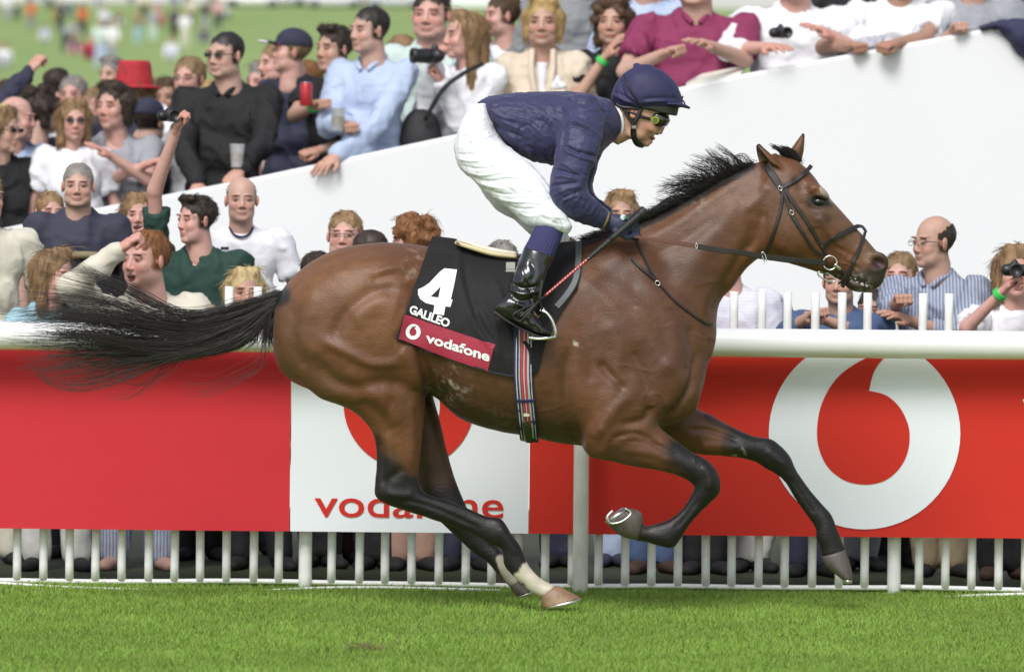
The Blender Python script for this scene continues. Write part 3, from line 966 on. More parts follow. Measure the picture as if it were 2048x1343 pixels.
    lo = TB((0, 0, -.85)); bx = np.vstack([allp, [TB((-.26, -.2, -.8)), TB((.26, .2, -.8)), TB((0, 0, 0))]])
    f = Field(bx.min(0) - .09 * s, bx.max(0) + .09 * s, h, 6)
    f.cone(TB((-sw + .035, .012, -.095)), TB((sw - .035, .012, -.095)), R_(.066), R_(.066), 0)
    f.cone(TB((0, .02, -.035)), TB((0, .01, -.11)), R_(.072), R_(.10), R_(.07))
    ch = .088 if fem else .10
    w2 = wide
    f.cone(TB((-.075 * w2, 0, -.19)), TB((.075 * w2, 0, -.19)), R_(ch), R_(ch), R_(.05))
    f.cone(TB((-.06 * w2, -.012, -.36)), TB((.06 * w2, -.012, -.36)), R_(.095 * w2), R_(.095 * w2), R_(.08))
    f.cone(TB((-.07 * w2, 0, -.55)), TB((.07 * w2, 0, -.55)), R_(.105 * w2), R_(.105 * w2), R_(.08))
    f.cone(TB((-.07 * w2, 0, -.68)), TB((.07 * w2, 0, -.68)), R_(.10 * w2), R_(.10 * w2), R_(.06))
    if fem:
        for sd in (-1, 1): f.ell(TB((sd * .065, -.085, -.24)), np.array([.06, .05, .06]) * s, None, R_(.04))
    for sd, (Sh, E, T) in pts_arm.items():
        if sleeve == 'none': continue
        if sleeve == 'short':
            M_ = Sh + (E - Sh) * .78
            f.cone(Sh, M_, R_(.062), R_(.057), R_(.03))
            u = (E - Sh) / np.linalg.norm(E - Sh)
            f.cone(M_ + u * R_(.03), E + u * .03, R_(.075), R_(.075), 0, 'sub')
        elif sleeve == 'rolled':
            M_ = E + (T - E) * .35
            f.cone(Sh, E, R_(.062), R_(.054), R_(.03)); f.cone(E, M_, R_(.054), R_(.05), R_(.015))
        else:
            M_ = E + (T - E) * .93
            f.cone(Sh, E, R_(.062), R_(.052), R_(.03)); f.cone(E, M_, R_(.050), R_(.040), R_(.015))
    nk = TB((0, -.085, .012))
    dep = {'crew': .045, 'vee': .12, 'polo': .085, 'shirt': .07, 'scoop': .10}[neck]
    f.ell(nk, np.array([.052 if neck != 'scoop' else .08, .085, dep]) * s, Rb, R_(.006), 'sub')
    f.cone(TB((0, -.03, .03)), TB((0, -.05, .12)), R_(.072), R_(.09), 0, 'sub')
    v, q = f.surf(1)
    n = vnorm(v, q)
    rg = (1 - np.abs(fnoise(v * np.array([1, 1, .6]) + .11 * v[:, [2, 0, 1]], 7.5, px % 7, 2)) * 2.4) ** 3
    rg2 = (1 - np.abs(fnoise(v * np.array([.7, 1, 1.3]), 15, px % 5, 2)) * 2.2) ** 3
    v = v + n * (fnoise(v, 6, px % 7, 2) * .010 * s + np.clip(rg, -.2, 1) * .017 * s + np.clip(rg2, -.2, 1) * .008 * s)[:, None]
    topo = link('top', mesh_np('top', v, q), clothmat(top, CL[top]), e)
    if neck in ('polo', 'shirt'):
        for sd in (-1, 1):
            v, fc = tube1([TB((sd * .052, .045, .012)), TB((sd * .066, -.01, -.004)), TB((sd * .045, -.065, -.03)), TB((sd * .018, -.088, -.06))], R_(.013), 8)
            link('collar', mesh_np('collar', v, fc), clothmat(top, CL[top]), topo)
    # ---------- legs
    hip = TB((0, 0, -.66))
    f0 = 0.0 if stance else max(feet, 0.0)
    lx = [hip[0] - .1 * s, hip[0] + .1 * s]
    if stance: lx = [P(q_, 1100, Y - .05).x for q_ in stance]
    zt_ = hip[2]
    h = .016
    f = Field((min(lx + [hip[0] - .2]) - .1, hip[1] - .16, f0 + .02), (max(lx + [hip[0] + .2]) + .1, hip[1] + .2, zt_ + .14), h, 5)
    for x in lx:
        hx = hip[0] + (.09 if x > sum(lx) / 2 else -.09) * s
        f.cone((hx, hip[1], zt_), ((hx + x) / 2, hip[1] - .02, f0 + .50 * s), .10 * s, .072 * s, .03)
        f.cone(((hx + x) / 2, hip[1] - .02, f0 + .50 * s), (x, hip[1] + .0, f0 + .075), .078 * s, .066 * s, .02)
    f.cone((hip[0] - .07 * s, hip[1], zt_ + .02), (hip[0] + .07 * s, hip[1], zt_ + .02), .1 * s, .1 * s, .04)
    v, q = f.surf(1)
    if len(v):
        v = v + vnorm(v, q) * (fnoise(v, 11, 2) * .006)[:, None]
        link('trousers', mesh_np('trousers', v, q), clothmat(legs, CL[legs]), e)
    if stance:
        for x in lx:
            f = Field((x - .09, hip[1] - .24, f0), (x + .09, hip[1] + .13, f0 + .14), .009, 5)
            tw = .05 if x > sum(lx) / 2 else -.03
            f.cone((x, hip[1] + .03, f0 + .035), (x + tw, hip[1] - .16, f0 + .026), .042, .032, 0, sq=(1, 1, 1.25)); f.cone((x, hip[1] + .01, f0 + .10), (x, hip[1] + .01, f0 + .05), .046, .046, .02)
            v, q = f.surf(1)
            link('shoe', mesh_np('shoe', v, q), clothmat(shoe, CL[shoe]), e)
    # ---------- worn extras, in head space
    HT = lambda p: Hc + Rh @ (np.asarray(p, float) * s)
    for x in extra:
        if x in ('sunglasses', 'glasses'):
            vs, fs = [], []
            L = []
            for sd in (-1, 1):
                if x == 'sunglasses':
                    L.append(([HT((sd * .033 + a * .020, -.100 + abs(a) * .004, .003 + b * .012)) for a, b in ((-1, 1), (1, .9), (.9, -.6), (.3, -1), (-.6, -1), (-1, -.3))] +
                              [HT((sd * .033 + a * .020, -.096 + abs(a) * .004, .003 + b * .012)) for a, b in ((-1, 1), (1, .9), (.9, -.6), (.3, -1), (-.6, -1), (-1, -.3))],
                              [(0, 1, 2, 3, 4, 5), (11, 10, 9, 8, 7, 6)] + [(i, 6 + i, 6 + (i + 1) % 6, (i + 1) % 6) for i in range(6)]))
                else:
                    L.append(tube1([HT((sd * .033 + .019 * cos(a), -.098, .001 + .013 * sin(a))) for a in np.linspace(0, 6.28, 10)], R_(.0016), 5, 2))
                L.append(tube1([HT((sd * .052, -.095, .006)), HT((sd * .074, -.06, .006)), HT((sd * .083, .01, .002))], R_(.0022), 5, 2))
            L.append(tube1([HT((-.014, -.101, .006)), HT((0, -.104, .009)), HT((.014, -.101, .006))], R_(.002), 5, 2))
            v, fc = join_np([(np.array([tuple(p) for p in a]), b) for a, b in L])
            link(x, mesh_np(x, v, fc, False), mat('sunglass_lens', (.012, .010, .012), rough=.12) if x == 'sunglasses' else mat('wire_frame', (.3, .26, .2), rough=.3, metal=.8), e)
        if x.startswith('cap') or x.startswith('bucket'):
            f = Field(HT((0, 0, .05)) - .2 * s, HT((0, 0, .05)) + .2 * s, .008, 6)
            if x.startswith('cap'):
                f.ell(HT((0, .018, .052)), np.array([.089, .108, .088]) * s, Rh, 0)
                f.cut(HT((0, 0, .030)), Rh @ np.array([0, .1, -1]))
                f.ell(HT((0, -.115, .036)), np.array([.068, .070, .008]) * s, Rh, .006)
            else:
                f.cone(HT((0, .018, .05)), HT((0, .02, .12)), R_(.112), R_(.098), 0)
                f.cut(HT((0, 0, .17)), Rh @ np.array([0, 0, 1.0]))
                f.cut(HT((0, 0, .018)), Rh @ np.array([0, 0, -1.0]))
                f.ell(HT((0, .015, .015)), np.array([.145, .165, .014]) * s, Rh, .012)
                f.cone(HT((-.1, -.0, -.005)), HT((-.145, 0, -.03)), R_(.01), R_(.008), .02)
            v, q = f.surf(1)
            cc_ = x.split(':')[1]
            link('hat', mesh_np('hat', v, q), clothmat(cc_, CL[cc_]), e)
            if x.startswith('cap'):
                v, fc = tube1([HT((-.06, -.15, .033)), HT((0, -.188, .034)), HT((.06, -.15, .033))], R_(.005), 6)
                link('peak_trim', mesh_np('trim', v, fc), clothmat('white', CL['white']), e)
        if x.startswith('band'):
            sd = -1 if x[4] == 'l' else 1
            Sh, E, T = pts_arm[sd]
            u = (E - T) / np.linalg.norm(E - T)
            c_0 = T + u * R_(.03)
            v, fc = tube1([c_0 - u * R_(.012), c_0, c_0 + u * R_(.012)], R_(.034), 12)
            link('wristband', mesh_np('wristband', v, fc), mat('green_band', (.05, .55, .10), rough=.5), e)
        if x == 'stripe':
            v, fc = tube1([TB((-.20, -.02, -.245)), TB((-.13, -.100, -.225)), TB((0, -.118, -.22)), TB((.13, -.100, -.225)), TB((.20, -.02, -.245))], R_(.020), 8)
            link('chest_stripe', mesh_np('stripe', v, fc), clothmat('khaki', CL['khaki']), topo)
        if x == 'jacket':
            for sd in (-1, 1):
                v, fc = tube1([TB((sd * .05, -.06, .0)), TB((sd * .05, -.115, -.12)), TB((sd * .02, -.135, -.26))], R_(.016), 8)
                link('lapel', mesh_np('lapel', v, fc), clothmat(top, CL[top]), topo)
            f = Field(TB((0, -.1, -.2)) - .15, TB((0, -.1, -.2)) + .15, .008, 6)
            f.mesh_ = None
            f.cone(TB((0, -.085, -.03)), TB((0, -.098, -.22)), R_(.03), R_(.018), 0)
            v, q = f.surf(1)
            link('blouse', mesh_np('blouse', v, q), clothmat('white', CL['white']), topo)
        if x == 'flower':
            f = Field(TB((.07, -.13, -.15)) - .1, TB((.07, -.13, -.15)) + .1, .006, 6)
            g = random.Random(4)
            for i in range(14):
                a = g.uniform(0, 6.28); r_ = g.uniform(0, .035)
                f.ell(TB((.075 + r_ * cos(a), -.118 - g.uniform(0, .015), -.16 + r_ * sin(a))), np.array([.02, .009, .014]) * s, Ry(a), .002)
            v, q = f.surf(0)
            link('flower', mesh_np('flower', v, q), clothmat('white', CL['white']), e)
        if x == 'necktrim':
            v, fc = tube1([TB((-.062, -.03, -.01)), TB((-.04, -.08, -.045)), TB((0, -.10, -.06)), TB((.04, -.08, -.045)), TB((.062, -.03, -.01))], R_(.006), 6)
            link('neck_trim', mesh_np('trim', v, fc), clothmat('navy', CL['navy']), topo)
        if x == 'badge':
            for a, b in ((-.085, -.12), (.05, -.20), (.05, -.235), (.05, -.27)):
                v, fc = tube1([TB((a - .02, -.122, b)), TB((a, -.128, b)), TB((a + .02, -.125, b))], R_(.008), 6)
                link('shirt_badge', mesh_np('badge', v, fc), clothmat('navy', CL['navy']), topo)
    return e, pts_arm, TB, HT, s
def prop(name, parts_, label, cat, loc):
    """parts_: list of (part name, (verts, faces), material, smooth)"""
    e = empty(name, tuple(loc), label, cat)
    for nm, (v, f), m, sm in parts_:
        link(nm, mesh_np(nm, v, f, sm), m, e)
    return e
def lathe(prof, c, n=20, R=None):
    prof = np.array(prof, float)
    th = np.linspace(0, 2 * pi, n, endpoint=False)
    v = np.stack([prof[:, 0][:, None] * np.cos(th), prof[:, 0][:, None] * np.sin(th), prof[:, 1][:, None] * np.ones(n)], -1).reshape(-1, 3)
    if R is not None: v = v @ np.asarray(R).T
    i, j = np.meshgrid(np.arange(len(prof) - 1), np.arange(n), indexing='ij')
    j2 = (j + 1) % n
    f = [tuple(int(a) for a in x) for x in np.stack([i * n + j, i * n + j2, (i + 1) * n + j2, (i + 1) * n + j], -1).reshape(-1, 4)]
    return v + np.asarray(c), f
M_CUP = mat('clear_plastic', (.75, .77, .80), rough=.15, var=.02, alpha=.55)
M_BEER = mat('drink', (.35, .2, .06), rough=.1, var=.05)
def cup(x, y, Y, label, h=.12, m=None):
    c = P(x, y, Y)
    pr = [(.0, 0), (.028, 0), (.030, .004), (.038, h), (.040, h), (.037, h - .004), (.029, .006), (0, .006)]
    return prop('cup', [('cup_wall', lathe(pr, c), m or M_CUP, True), ('drink', lathe([(0, .007), (.029, .007), (.034, h * .6), (0, h * .6)], c), M_BEER, True)], label, 'cup', c)
M_CAMB = mat('camera_body', (.015, .015, .017), rough=.4, var=.2)
def camera_prop(x, y, Y, label, yaw=0, s=1.0, m=None):
    c = np.array(P(x, y, Y)); R = Rz(radians(yaw))
    f = Field(c - .16 * s, c + .16 * s, .006, 5)
    q = lambda p: c + R @ (np.array(p, float) * s)
    f.cone(q((-.045, .02, 0)), q((.045, .02, 0)), .034 * s, .034 * s, .006); f.cone(q((0, .02, .03)), q((0, .02, .045)), .024 * s, .016 * s, .012)
    v, qd = f.surf(1)
    fr = frame(R @ np.array([0, -1, 0]))
    lens = lathe([(0, 0), (.036, 0), (.038, .02), (.035, .075), (.038, .08), (.038, .10), (.030, .10), (.028, .09), (0, .088)], (0, 0, 0), 20)
    lv = np.array(lens[0]) * s
    ax = R @ np.array([0, -1.0, 0])
    B = np.stack([R @ np.array([1.0, 0, 0]), np.array([0, 0, 1.0]), ax], 1)
    lv = lv @ B.T + c
    return prop('camera', [('body', (v, qd), m or M_CAMB, True), ('lens', (lv, lens[1]), M_CAMB, True)], label, 'camera', c)
# ---- white sloping stand wall
YW = 8.2
M_WALL = mat('white_board', (.76, .765, .78), rough=.6, var=.015, vscale=.8, bump=.06, bscale=3)
top_l = [(-420, 545), (100, 437), (200, 415), (489, 359), (909, 269.5), (1492, 147), (1985, 55), (2020, 78), (2048, 100), (2120, 160), (2300, 300)]
tp = np.array([np.array(a) * (1 - t) + np.array(b) * t for a, b in zip(top_l[:-1], top_l[1:]) for t in (0, .25, .5, .75)] + [np.array(top_l[-1])], float)
wv = []
for x, y in tp:
    a = P(x, y, YW)
    for yy, zz in ((YW, -.05), (YW, a.z - .018), (YW + .018, a.z), (YW + .10, a.z), (YW + .118, a.z - .018), (YW + .118, -.05)):
        wv.append((a.x, yy, zz))
n = len(tp)
wf = [(i * 6 + j, (i + 1) * 6 + j, (i + 1) * 6 + (j + 1) % 6, i * 6 + (j + 1) % 6) for i in range(n - 1) for j in range(6)] + [(0, 1, 2, 3, 4, 5), tuple((n - 1) * 6 + j for j in range(5, -1, -1))]
wall = empty('stand_wall', tuple(P(1024, 1020, YW)), 'big plain white sloping wall of the stand behind the fence crowd', 'wall')
link('wall', mesh_np('wall', wv, wf, False), M_WALL, wall)
# ramp that the upper crowd stands on
rv = [(-9, YW + .14, .25), (9, YW + .14, 1.15), (9, 14.5, 1.3), (-9, 14.5, .45), (-9, YW + .14, -.1), (9, YW + .14, -.1), (9, 14.5, -.1), (-9, 14.5, -.1)]
ramp = link('viewing_ramp', mesh_np('ramp', rv, [(0, 1, 2, 3), (4, 7, 6, 5), (0, 4, 5, 1), (1, 5, 6, 2), (2, 6, 7, 3), (3, 7, 4, 0)], False), mat('ramp_concrete', (.22, .22, .21), rough=.85, var=.2))
tag(ramp, kind='structure')
D1, D2, D3 = 33.55, 34.3, 35.2
UP = 'race-goers on the ramp above the white wall'
LO = 'race-goers behind the picket fence'
# ---------------- upper crowd, left to right
person(6, 262, 92, D1 - .05, 'woman in black top and sunglasses with short fair hair at the far left edge', yaw=60, hair='bob', hc='fair', top='black', fem=True, extra=('sunglasses',), group=UP)
person(36, 238, 88, D2 - .2, 'bald pink-headed man in a pale blue shirt at the left edge', yaw=75, hair='bald', hc='pale', skin='pink', top='paleblue', sleeve='long', group=UP)
person(84, 222, 88, D3, 'bushy dark-haired person in navy jacket raising a black-sleeved fist', yaw=120, hair='bushy', hc='dark', top='navy', sleeve='long', arms=((-1, 60, 140, .1, 'fist', (-1, 0, -.2)),), group=UP, extra=())
person(148, 242, 84, D1, 'woman in sunglasses and white top with shoulder-length light brown hair', yaw=10, hair='bob', hc='sandy', skin='pink', top='white', fem=True, extra=('sunglasses',), group=UP)
person(145, 190, 78, D3 + .4, 'grey-haired man half hidden behind the woman in sunglasses', yaw=-15, hair='short', hc='grey', skin='pink', top='white', group=UP)
person(228, 213, 96, D1 + .2, 'dark-haired woman in light grey t-shirt with folded arms', yaw=-35, byaw=0, hair='grown', hc='dark', skin='pink', top='grey', fem=True, wide=1.18, arms=((1, 218, 310, -.30, 'open', (1, 0, -1)), (-1, 292, 330, -.26, 'fist')), neck='scoop', group=UP)
person(262, 180, 84, D3, 'person in a bright red bucket hat turned away', yaw=-80, byaw=150, hair='bob', hc='fair', skin='tan', top='navy', extra=('bucket:red',), group=UP)
person(300, 243, 84, D2, 'person in a navy cap with white lettering standing behind the camera hand', yaw=150, hair='short', hc='dark', top='black', extra=('cap:navy',), group=UP)
person(378, 158, 88, D2 + .3, 'pink-faced man with glasses and white shirt behind the man in black', yaw=-25, hair='short', hc='fair', skin='pink', top='white', extra=('glasses',), group=UP)
person(450, 112, 98, D1 + .15, 'tall man in a black shirt and sunglasses holding a plastic cup', yaw=-38, byaw=-12, hair='crop', hc='black', skin='fair', top='black', sleeve='long', wide=1.13, extra=('sunglasses',), neck='shirt',
       arms=((1, 478, 342, -.38, 'fist', (1, .1, -1)), (-1, 395, 368, -.30, 'open', (-1, 0, -.6))), group=UP)
cup(474, 335, D1 - CAM_D - .24, 'clear plastic cup of beer held by the man in the black shirt')
person(548, 128, 80, D3 + .2, 'open-mouthed man behind the man in the blue cap', yaw=-60, hair='short', hc='fair', skin='pink', top='cream', mouth=1, group=UP)
person(580, 104, 86, D2 + .3, 'man in a dark blue peaked cap looking left', yaw=-75, pitch=8, hair='short', hc='fair', skin='pink', top='navy', extra=('cap:navy',), group=UP)
person(668, 98, 92, D1 + .3, 'dark-haired man in black t-shirt with a green wristband holding a red can', yaw=-50, byaw=-30, hair='quiff', hc='dark', skin='warm', top='black', sleeve='short', neck='vee', extra=('bandl', ), arms=((-1, 632, 210, -.32, 'fist', (-1, 0, -1)), (1, 640, 300, -.25, 'fist')), group=UP)
c_can = P(612, 212, D1 - CAM_D - .08)
prop('drink_can', [('can', lathe([(0, 0), (.028, 0), (.032, .006), (.032, .11), (.027, .118), (0, .118)], c_can), mat('red_can', (.45, .03, .04), rough=.3, metal=.3), True), ('lid', lathe([(0, .118), (.026, .118), (.027, .122), (0, .122)], c_can), mat('can_lid', (.6, .6, .6), rough=.3, metal=.9), True)],
     'red drink can held by the man in the black t-shirt', 'can', c_can)
person(738, 62, 98, D1, 'man in a pale blue long-sleeved shirt leaning on the white wall', yaw=-55, byaw=-25, hair='crop', hc='black', skin='fair', top='paleblue', sleeve='long', neck='shirt', arms=((-1, 690, 250, -.25, 'fist', (-.4, 0, -1)), (1, 672, 312, -.34, 'open', (1, .1, -1))), group=UP)
cup(676, 262, D1 - CAM_D - .36, 'clear plastic tumbler in the hand of the man in the pale blue shirt')
person(806, 112, 82, D3, 'person with short sandy hair seen from behind', yaw=160, hair='short', hc='sandy', top='mint', group=UP)
person(862, 30, 104, D2, 'tall pink-faced man in a pale green shirt behind the photographers', yaw=-15, hair='short', hc='dark', skin='pink', top='mint', sleeve='long', wide=1.1, neck='shirt', group=UP)
person(928, 72, 98, D1 + .1, 'woman with very long blonde hair and white shirt holding a black camera', yaw=-72, byaw=-40, hair='long', hc='sandy', skin='pink', top='white', sleeve='long', fem=True, neck='shirt', arms=((-1, 872, 128, -.18, 'fist', (-.3, .2, -1)), (1, 884, 165, -.22, 'fist', (.2, .2, -1))), extra=('bandr',), group=UP)
camera_prop(862, 112, D1 - CAM_D - .2, 'black camera with a long lens raised by the long-haired blonde woman', yaw=-70, s=1.05)
cb = prop('shoulder_bag', [('bag', (lambda r: r)((lambda f: (f.ell(P(842, 262, D1 - CAM_D - .02), (.10, .07, .12), None, 0), f.ell(P(842, 285, D1 - CAM_D - .02), (.11, .08, .10), None, .03), f.surf(1))[2])(Field(P(842, 270, D1 - CAM_D) - Vector((.2, .2, .3)), P(842, 270, D1 - CAM_D) + Vector((.2, .2, .3)), .01, 6))), mat('bag_fabric', (.015, .014, .016), rough=.7, var=.2, bump=.3), True),
                           ('strap', tube1([P(850, 240, D1 - CAM_D - .12), P(885, 180, D1 - CAM_D - .18), P(925, 148, D1 - CAM_D - .17), P(965, 128, D1 - CAM_D - .08)], .012, 8), mat('bag_strap', (.015, .014, .016), rough=.6), True)],
          'black camera bag with strap hanging in front of the blonde photographer', 'bag', P(842, 270, D1 - CAM_D))
person(1003, 32, 88, D3, 'brown-haired person in white top looking left behind the blonde woman', yaw=-70, hair='fringe', hc='brown', skin='pink', top='white', group=UP)
person(1086, 45, 100, D1 + .1, 'blonde woman in a cream jacket with a white flower', yaw=-5, hair='grown', hc='blonde', skin='warm', top='beige', sleeve='long', fem=True, wide=1.08, extra=('jacket', 'flower'), neck='scoop', group=UP)
person(1158, -70, 98, D3 - .1, 'tall person in a mid grey shirt behind the woman in cream', yaw=20, hair='short', hc='dark', top='midgrey', sleeve='long', wide=1.1, group=UP)
person(1226, 44, 98, D1 + .2, 'brown-haired woman in black resting her chin on her hand with a green wristband', yaw=-12, hair='curly', hc='brown', skin='warm', top='black', sleeve='short', fem=True, arms=((-1, 1212, 112, -.22, 'open', (-.6, 0, -1)), (1, 1285, 100, -.1, 'fist', (.6, 0, -1))), extra=('bandl',), group=UP)
person(1300, -62, 98, D3 - .2, 'person in a pale blue shirt behind the woman in black', yaw=0, hair='short', hc='dark', top='paleblue', sleeve='long', group=UP)
person(1392, -36, 104, D1, 'heavy man in a dark pink polo shirt clapping at the wall', yaw=-15, byaw=0, hair='short', hc='brown', skin='fair', top='maroon', sleeve='short', wide=1.28, neck='polo', arms=((1, 1420, 92, -.42, 'open', (1, .2, -1)), (-1, 1328, 108, -.32, 'fist', (-1, .1, -1))), group=UP)
person(1590, -48, 104, D1 + .1, 'man in a baggy white shirt with small black binoculars', yaw=-5, hair='short', hc='grey', skin='pink', top='white', sleeve='rolled', wide=1.25, arms=((-1, 1530, 95, -.42, 'open', (-1, 0, -.5)), (1, 1660, 70, -.3, 'open', (1, 0, -.7))), group=UP)
camera_prop(1563, 66, D1 - CAM_D - .34, 'small black binoculars held against the baggy white shirt', yaw=20, s=.8)
person(1716, -72, 98, D3, 'person in a black top between the two men in white', yaw=0, hair='short', hc='dark', top='black', sleeve='long', wide=1.1, group=UP)
person(1800, -58, 100, D1 + .05, 'man in a white t-shirt leaning forward with a folded newspaper', yaw=0, hair='short', hc='brown', skin='tan', top='white', sleeve='short', wide=1.1, arms=((-1, 1700, 92, -.36, 'fist', (-.6, 0, -.4)), (1, 1790, 88, -.42, 'fist', (1, .1, -.6))), group=UP)
def sheet(px4, Y, label, m, name='newspaper'):
    vs = [P(x, y, Y + d) for x, y, d in px4]
    v = vs + [p + Vector((0, .004, .012)) for p in vs] + [p + Vector((.01, .008, .022)) for p in vs]
    f = []
    for k in (0, 4, 8): f.append((k, k + 1, k + 2, k + 3))
    for k in (0, 4): f += [(k + i, k + (i + 1) % 4, k + 4 + (i + 1) % 4, k + 4 + i) for i in range(4)]
    return prop(name, [('pages', (np.array([tuple(a) for a in v]), f), m, False)], label, 'newspaper', vs[0])
M_NEWS = mat('newsprint', (.42, .42, .46), rough=.8, var=.4, vscale=40)
sheet(((1696, 106, -.3), (1765, 86, -.35), (1772, 76, -.18), (1705, 84, -.15)), D1 - CAM_D, 'grey folded newspaper held over the wall by the man in white', M_NEWS)
sheet(((1372, 172, -.28), (1480, 152, -.28), (1490, 138, -.12), (1400, 156, -.1)), D1 - CAM_D, 'open white race card lying on top of the white wall', mat('paper', (.7, .68, .6), rough=.8, var=.05), 'race_card')
person(1946, -60, 98, D1 + .1, 'person in a light grey shirt with a wristwatch leaning a hand on the wall', yaw=-10, hair='short', hc='dark', skin='fair', top='grey', sleeve='rolled', arms=((-1, 1908, 62, -.40, 'fist', (-.3, 0, -1)),), group=UP)
person(2062, -50, 98, D2, 'person in a pale shirt at the right end of the wall', yaw=-20, hair='bob', hc='dark', top='grey', fem=True, group=UP)
# navy coat hung over the end of the wall
f = Field(P(1960, 130, YW) - Vector((.15, .35, .25)), P(2160, 20, YW) + Vector((.2, .5, .25)), .009, 6)
f.mesh(loft([(1958, 52, 1962, 62, .05), (1995, 40, 1998, 62, .09), (2030, 38, 2024, 92, .12), (2065, 34, 2050, 122, .13), (2120, 30, 2110, 150, .13)], YW + .02, ex=2.4), 0)
v, q = f.surf(1)
v = v + vnorm(v, q) * (fnoise(v * np.array([1.6, 1, .6]), 12, 3) * .016)[:, None]
tag(link('coat', mesh_np('coat', v, q), clothmat('navycoat', (.025, .027, .07))), 'navy blue coat hung over the right end of the white wall', 'coat')
for (x, y, h_, D_, lab, kw) in (
    (118, 172, 70, 36.6, 'dark-haired man in a white shirt far back at the left, looking away', dict(yaw=130, hair='short', hc='dark', top='white')),
    (188, 212, 74, 35.6, 'fair-haired man in lilac squeezed behind the woman in grey', dict(yaw=-60, hair='short', hc='fair', top='lilac', skin='pink')),
    (225, 150, 70, 36.8, 'small grey-haired head left of the red bucket hat', dict(yaw=-40, hair='grown', hc='grey', top='slate', skin='fair')),
    (336, 196, 76, 35.8, 'tanned woman with dark hair between the red hat and the glasses man', dict(yaw=-20, hair='bob', hc='brown', top='offwhite', skin='tan', fem=True)),
    (412, 200, 78, 35.2, 'blond youth peering past the arm of the man in black', dict(yaw=-30, hair='fringe', hc='blonde', top='mint', skin='pink')),
    (522, 165, 74, 36.0, 'silver-haired woman behind the shoulder of the man in black', dict(yaw=-45, hair='bob', hc='grey', top='beige', skin='pink', fem=True)),
    (612, 158, 74, 36.2, 'ginger man in cream partly hidden by the red can', dict(yaw=-65, hair='short', hc='ginger', top='cream', skin='pink')),
    (782, 168, 72, 36.0, 'man with black hair looking away behind the pale blue shoulder', dict(yaw=140, hair='crop', hc='black', top='khaki', skin='tan')),
    (1046, 96, 72, 36.2, 'young dark-haired person in pale blue between the blonde women', dict(yaw=-30, hair='short', hc='dark', top='paleblue', skin='fair')),
    (20, 196, 74, 36.4, 'brown-haired man in mid grey at the left edge, behind the bald man', dict(yaw=50, hair='short', hc='brown', top='midgrey', skin='fair'))):
    person(x, y, h_, D_, lab, group=UP, **kw)
# ---------------- lower crowd, left to right
person(-28, 395, 100, 27.7, 'person in a cream jacket at the left edge raising a fist with green wristband', yaw=30, hair='short', hc='fair', skin='pink', top='cream', sleeve='long', wide=1.1, legs='cream', group=LO, stance=(-60, 20))
person(100, 425, 84, 29.3, 'person with greying brown hair behind a raised fist', yaw=20, hair='short', hc='sandy', skin='pink', top='offwhite', group=LO, sleeve='none', arms=((-1, 72, 468, -.3, 'fist', (-.5, 0, -1)),), extra=('bandl',))
person(156, 372, 94, 28.3, 'man with cropped grey hair in a dark blue t-shirt with a beige chest stripe', yaw=0, hair='crop', hc='grey', skin='fair', top='slate', wide=1.12, extra=('stripe',), group=LO, stance=(120, 172), legs='black')
person(110, 553, 108, 27.3, 'woman with fair wavy hair in a turquoise top looking right', yaw=55, hair='bob', hc='sandy', skin='pink', top='turquoise', fem=True, group=LO, stance=(70, 150), legs='offwhite', sleeve='short')
person(275, 430, 84, 29.0, 'woman with shoulder-length fair hair cheering with a raised fist', yaw=5, hair='bob', hc='sandy', skin='pink', top='black', fem=True, mouth=1, group=LO, arms=((-1, 266, 476, -.25, 'fist', (-1, 0, -1)),))
person(290, 520, 118, 27.4, 'shouting red-haired person in a cream jacket with raised arm', yaw=-42, byaw=0, hair='fringe', hc='ginger', skin='pink', top='cream', sleeve='long', mouth=1, wide=1.05, group=LO, arms=((-1, 238, 500, -.25, 'fist', (-1, 0, -.6)),), stance=(225, 318), legs='stripe', shoe='tanleg', neck='shirt')
person(392, 440, 96, 28.2, 'dark-haired man in a dark green polo shirt raising a camera', yaw=-55, byaw=-10, hair='quiff', hc='dark', skin='pink', top='green', wide=1.15, neck='vee', group=LO, arms=((-1, 352, 262, -.15, 'fist', (-1, 0, -.1)),), stance=(378, 428), legs='black')
camera_prop(340, 232, 28.2 - CAM_D - .15, 'compact silver and black camera held high above the crowd', yaw=20, s=.7)
person(483, 400, 92, 28.6, 'bald man in a white football shirt with navy trim', yaw=5, hair='bald', hc='dark', skin='fair', top='white', wide=1.12, extra=('necktrim', 'badge'), group=LO, stance=(470, 536), legs='navy')
person(490, 585, 96, 27.5, 'blonde woman with a parting peering between the fence pickets', yaw=10, hair='bob', hc='pale', skin='warm', top='cream', fem=True, group=LO, stance=(480, 560), legs='black')
person(418, 640, 60, 27.5, 'child with pale yellow hair low behind the fence', yaw=20, hair='short', hc='pale', skin='pink', top='cream', group=LO)
person(690, 470, 96, 28.0, 'pink-faced man with glasses and sandy hair above the horse\'s rump', yaw=-8, hair='short', hc='sandy', skin='pink', top='white', extra=('glasses',), group=LO, stance=(650, 705), legs='brownleather')
person(748, 505, 92, 27.6, 'man with cropped dark hair looking right behind the horse\'s back', yaw=95, hair='crop', hc='dark', skin='warm', top='blue', group=LO, stance=(735, 770), legs='black')
person(640, 545, 84, 27.7, 'dark-haired head just showing above the horse\'s rump', yaw=60, hair='short', hc='dark', skin='warm', top='green', group=LO, stance=(620, 660), legs='black')
person(822, 485, 98, 27.6, 'person with thick ginger hair behind the saddle cloth', yaw=-95, hair='bushy', hc='ginger', skin='pink', top='cream', fem=True, group=LO, stance=(798, 848), legs='tanleg', shoe='black')
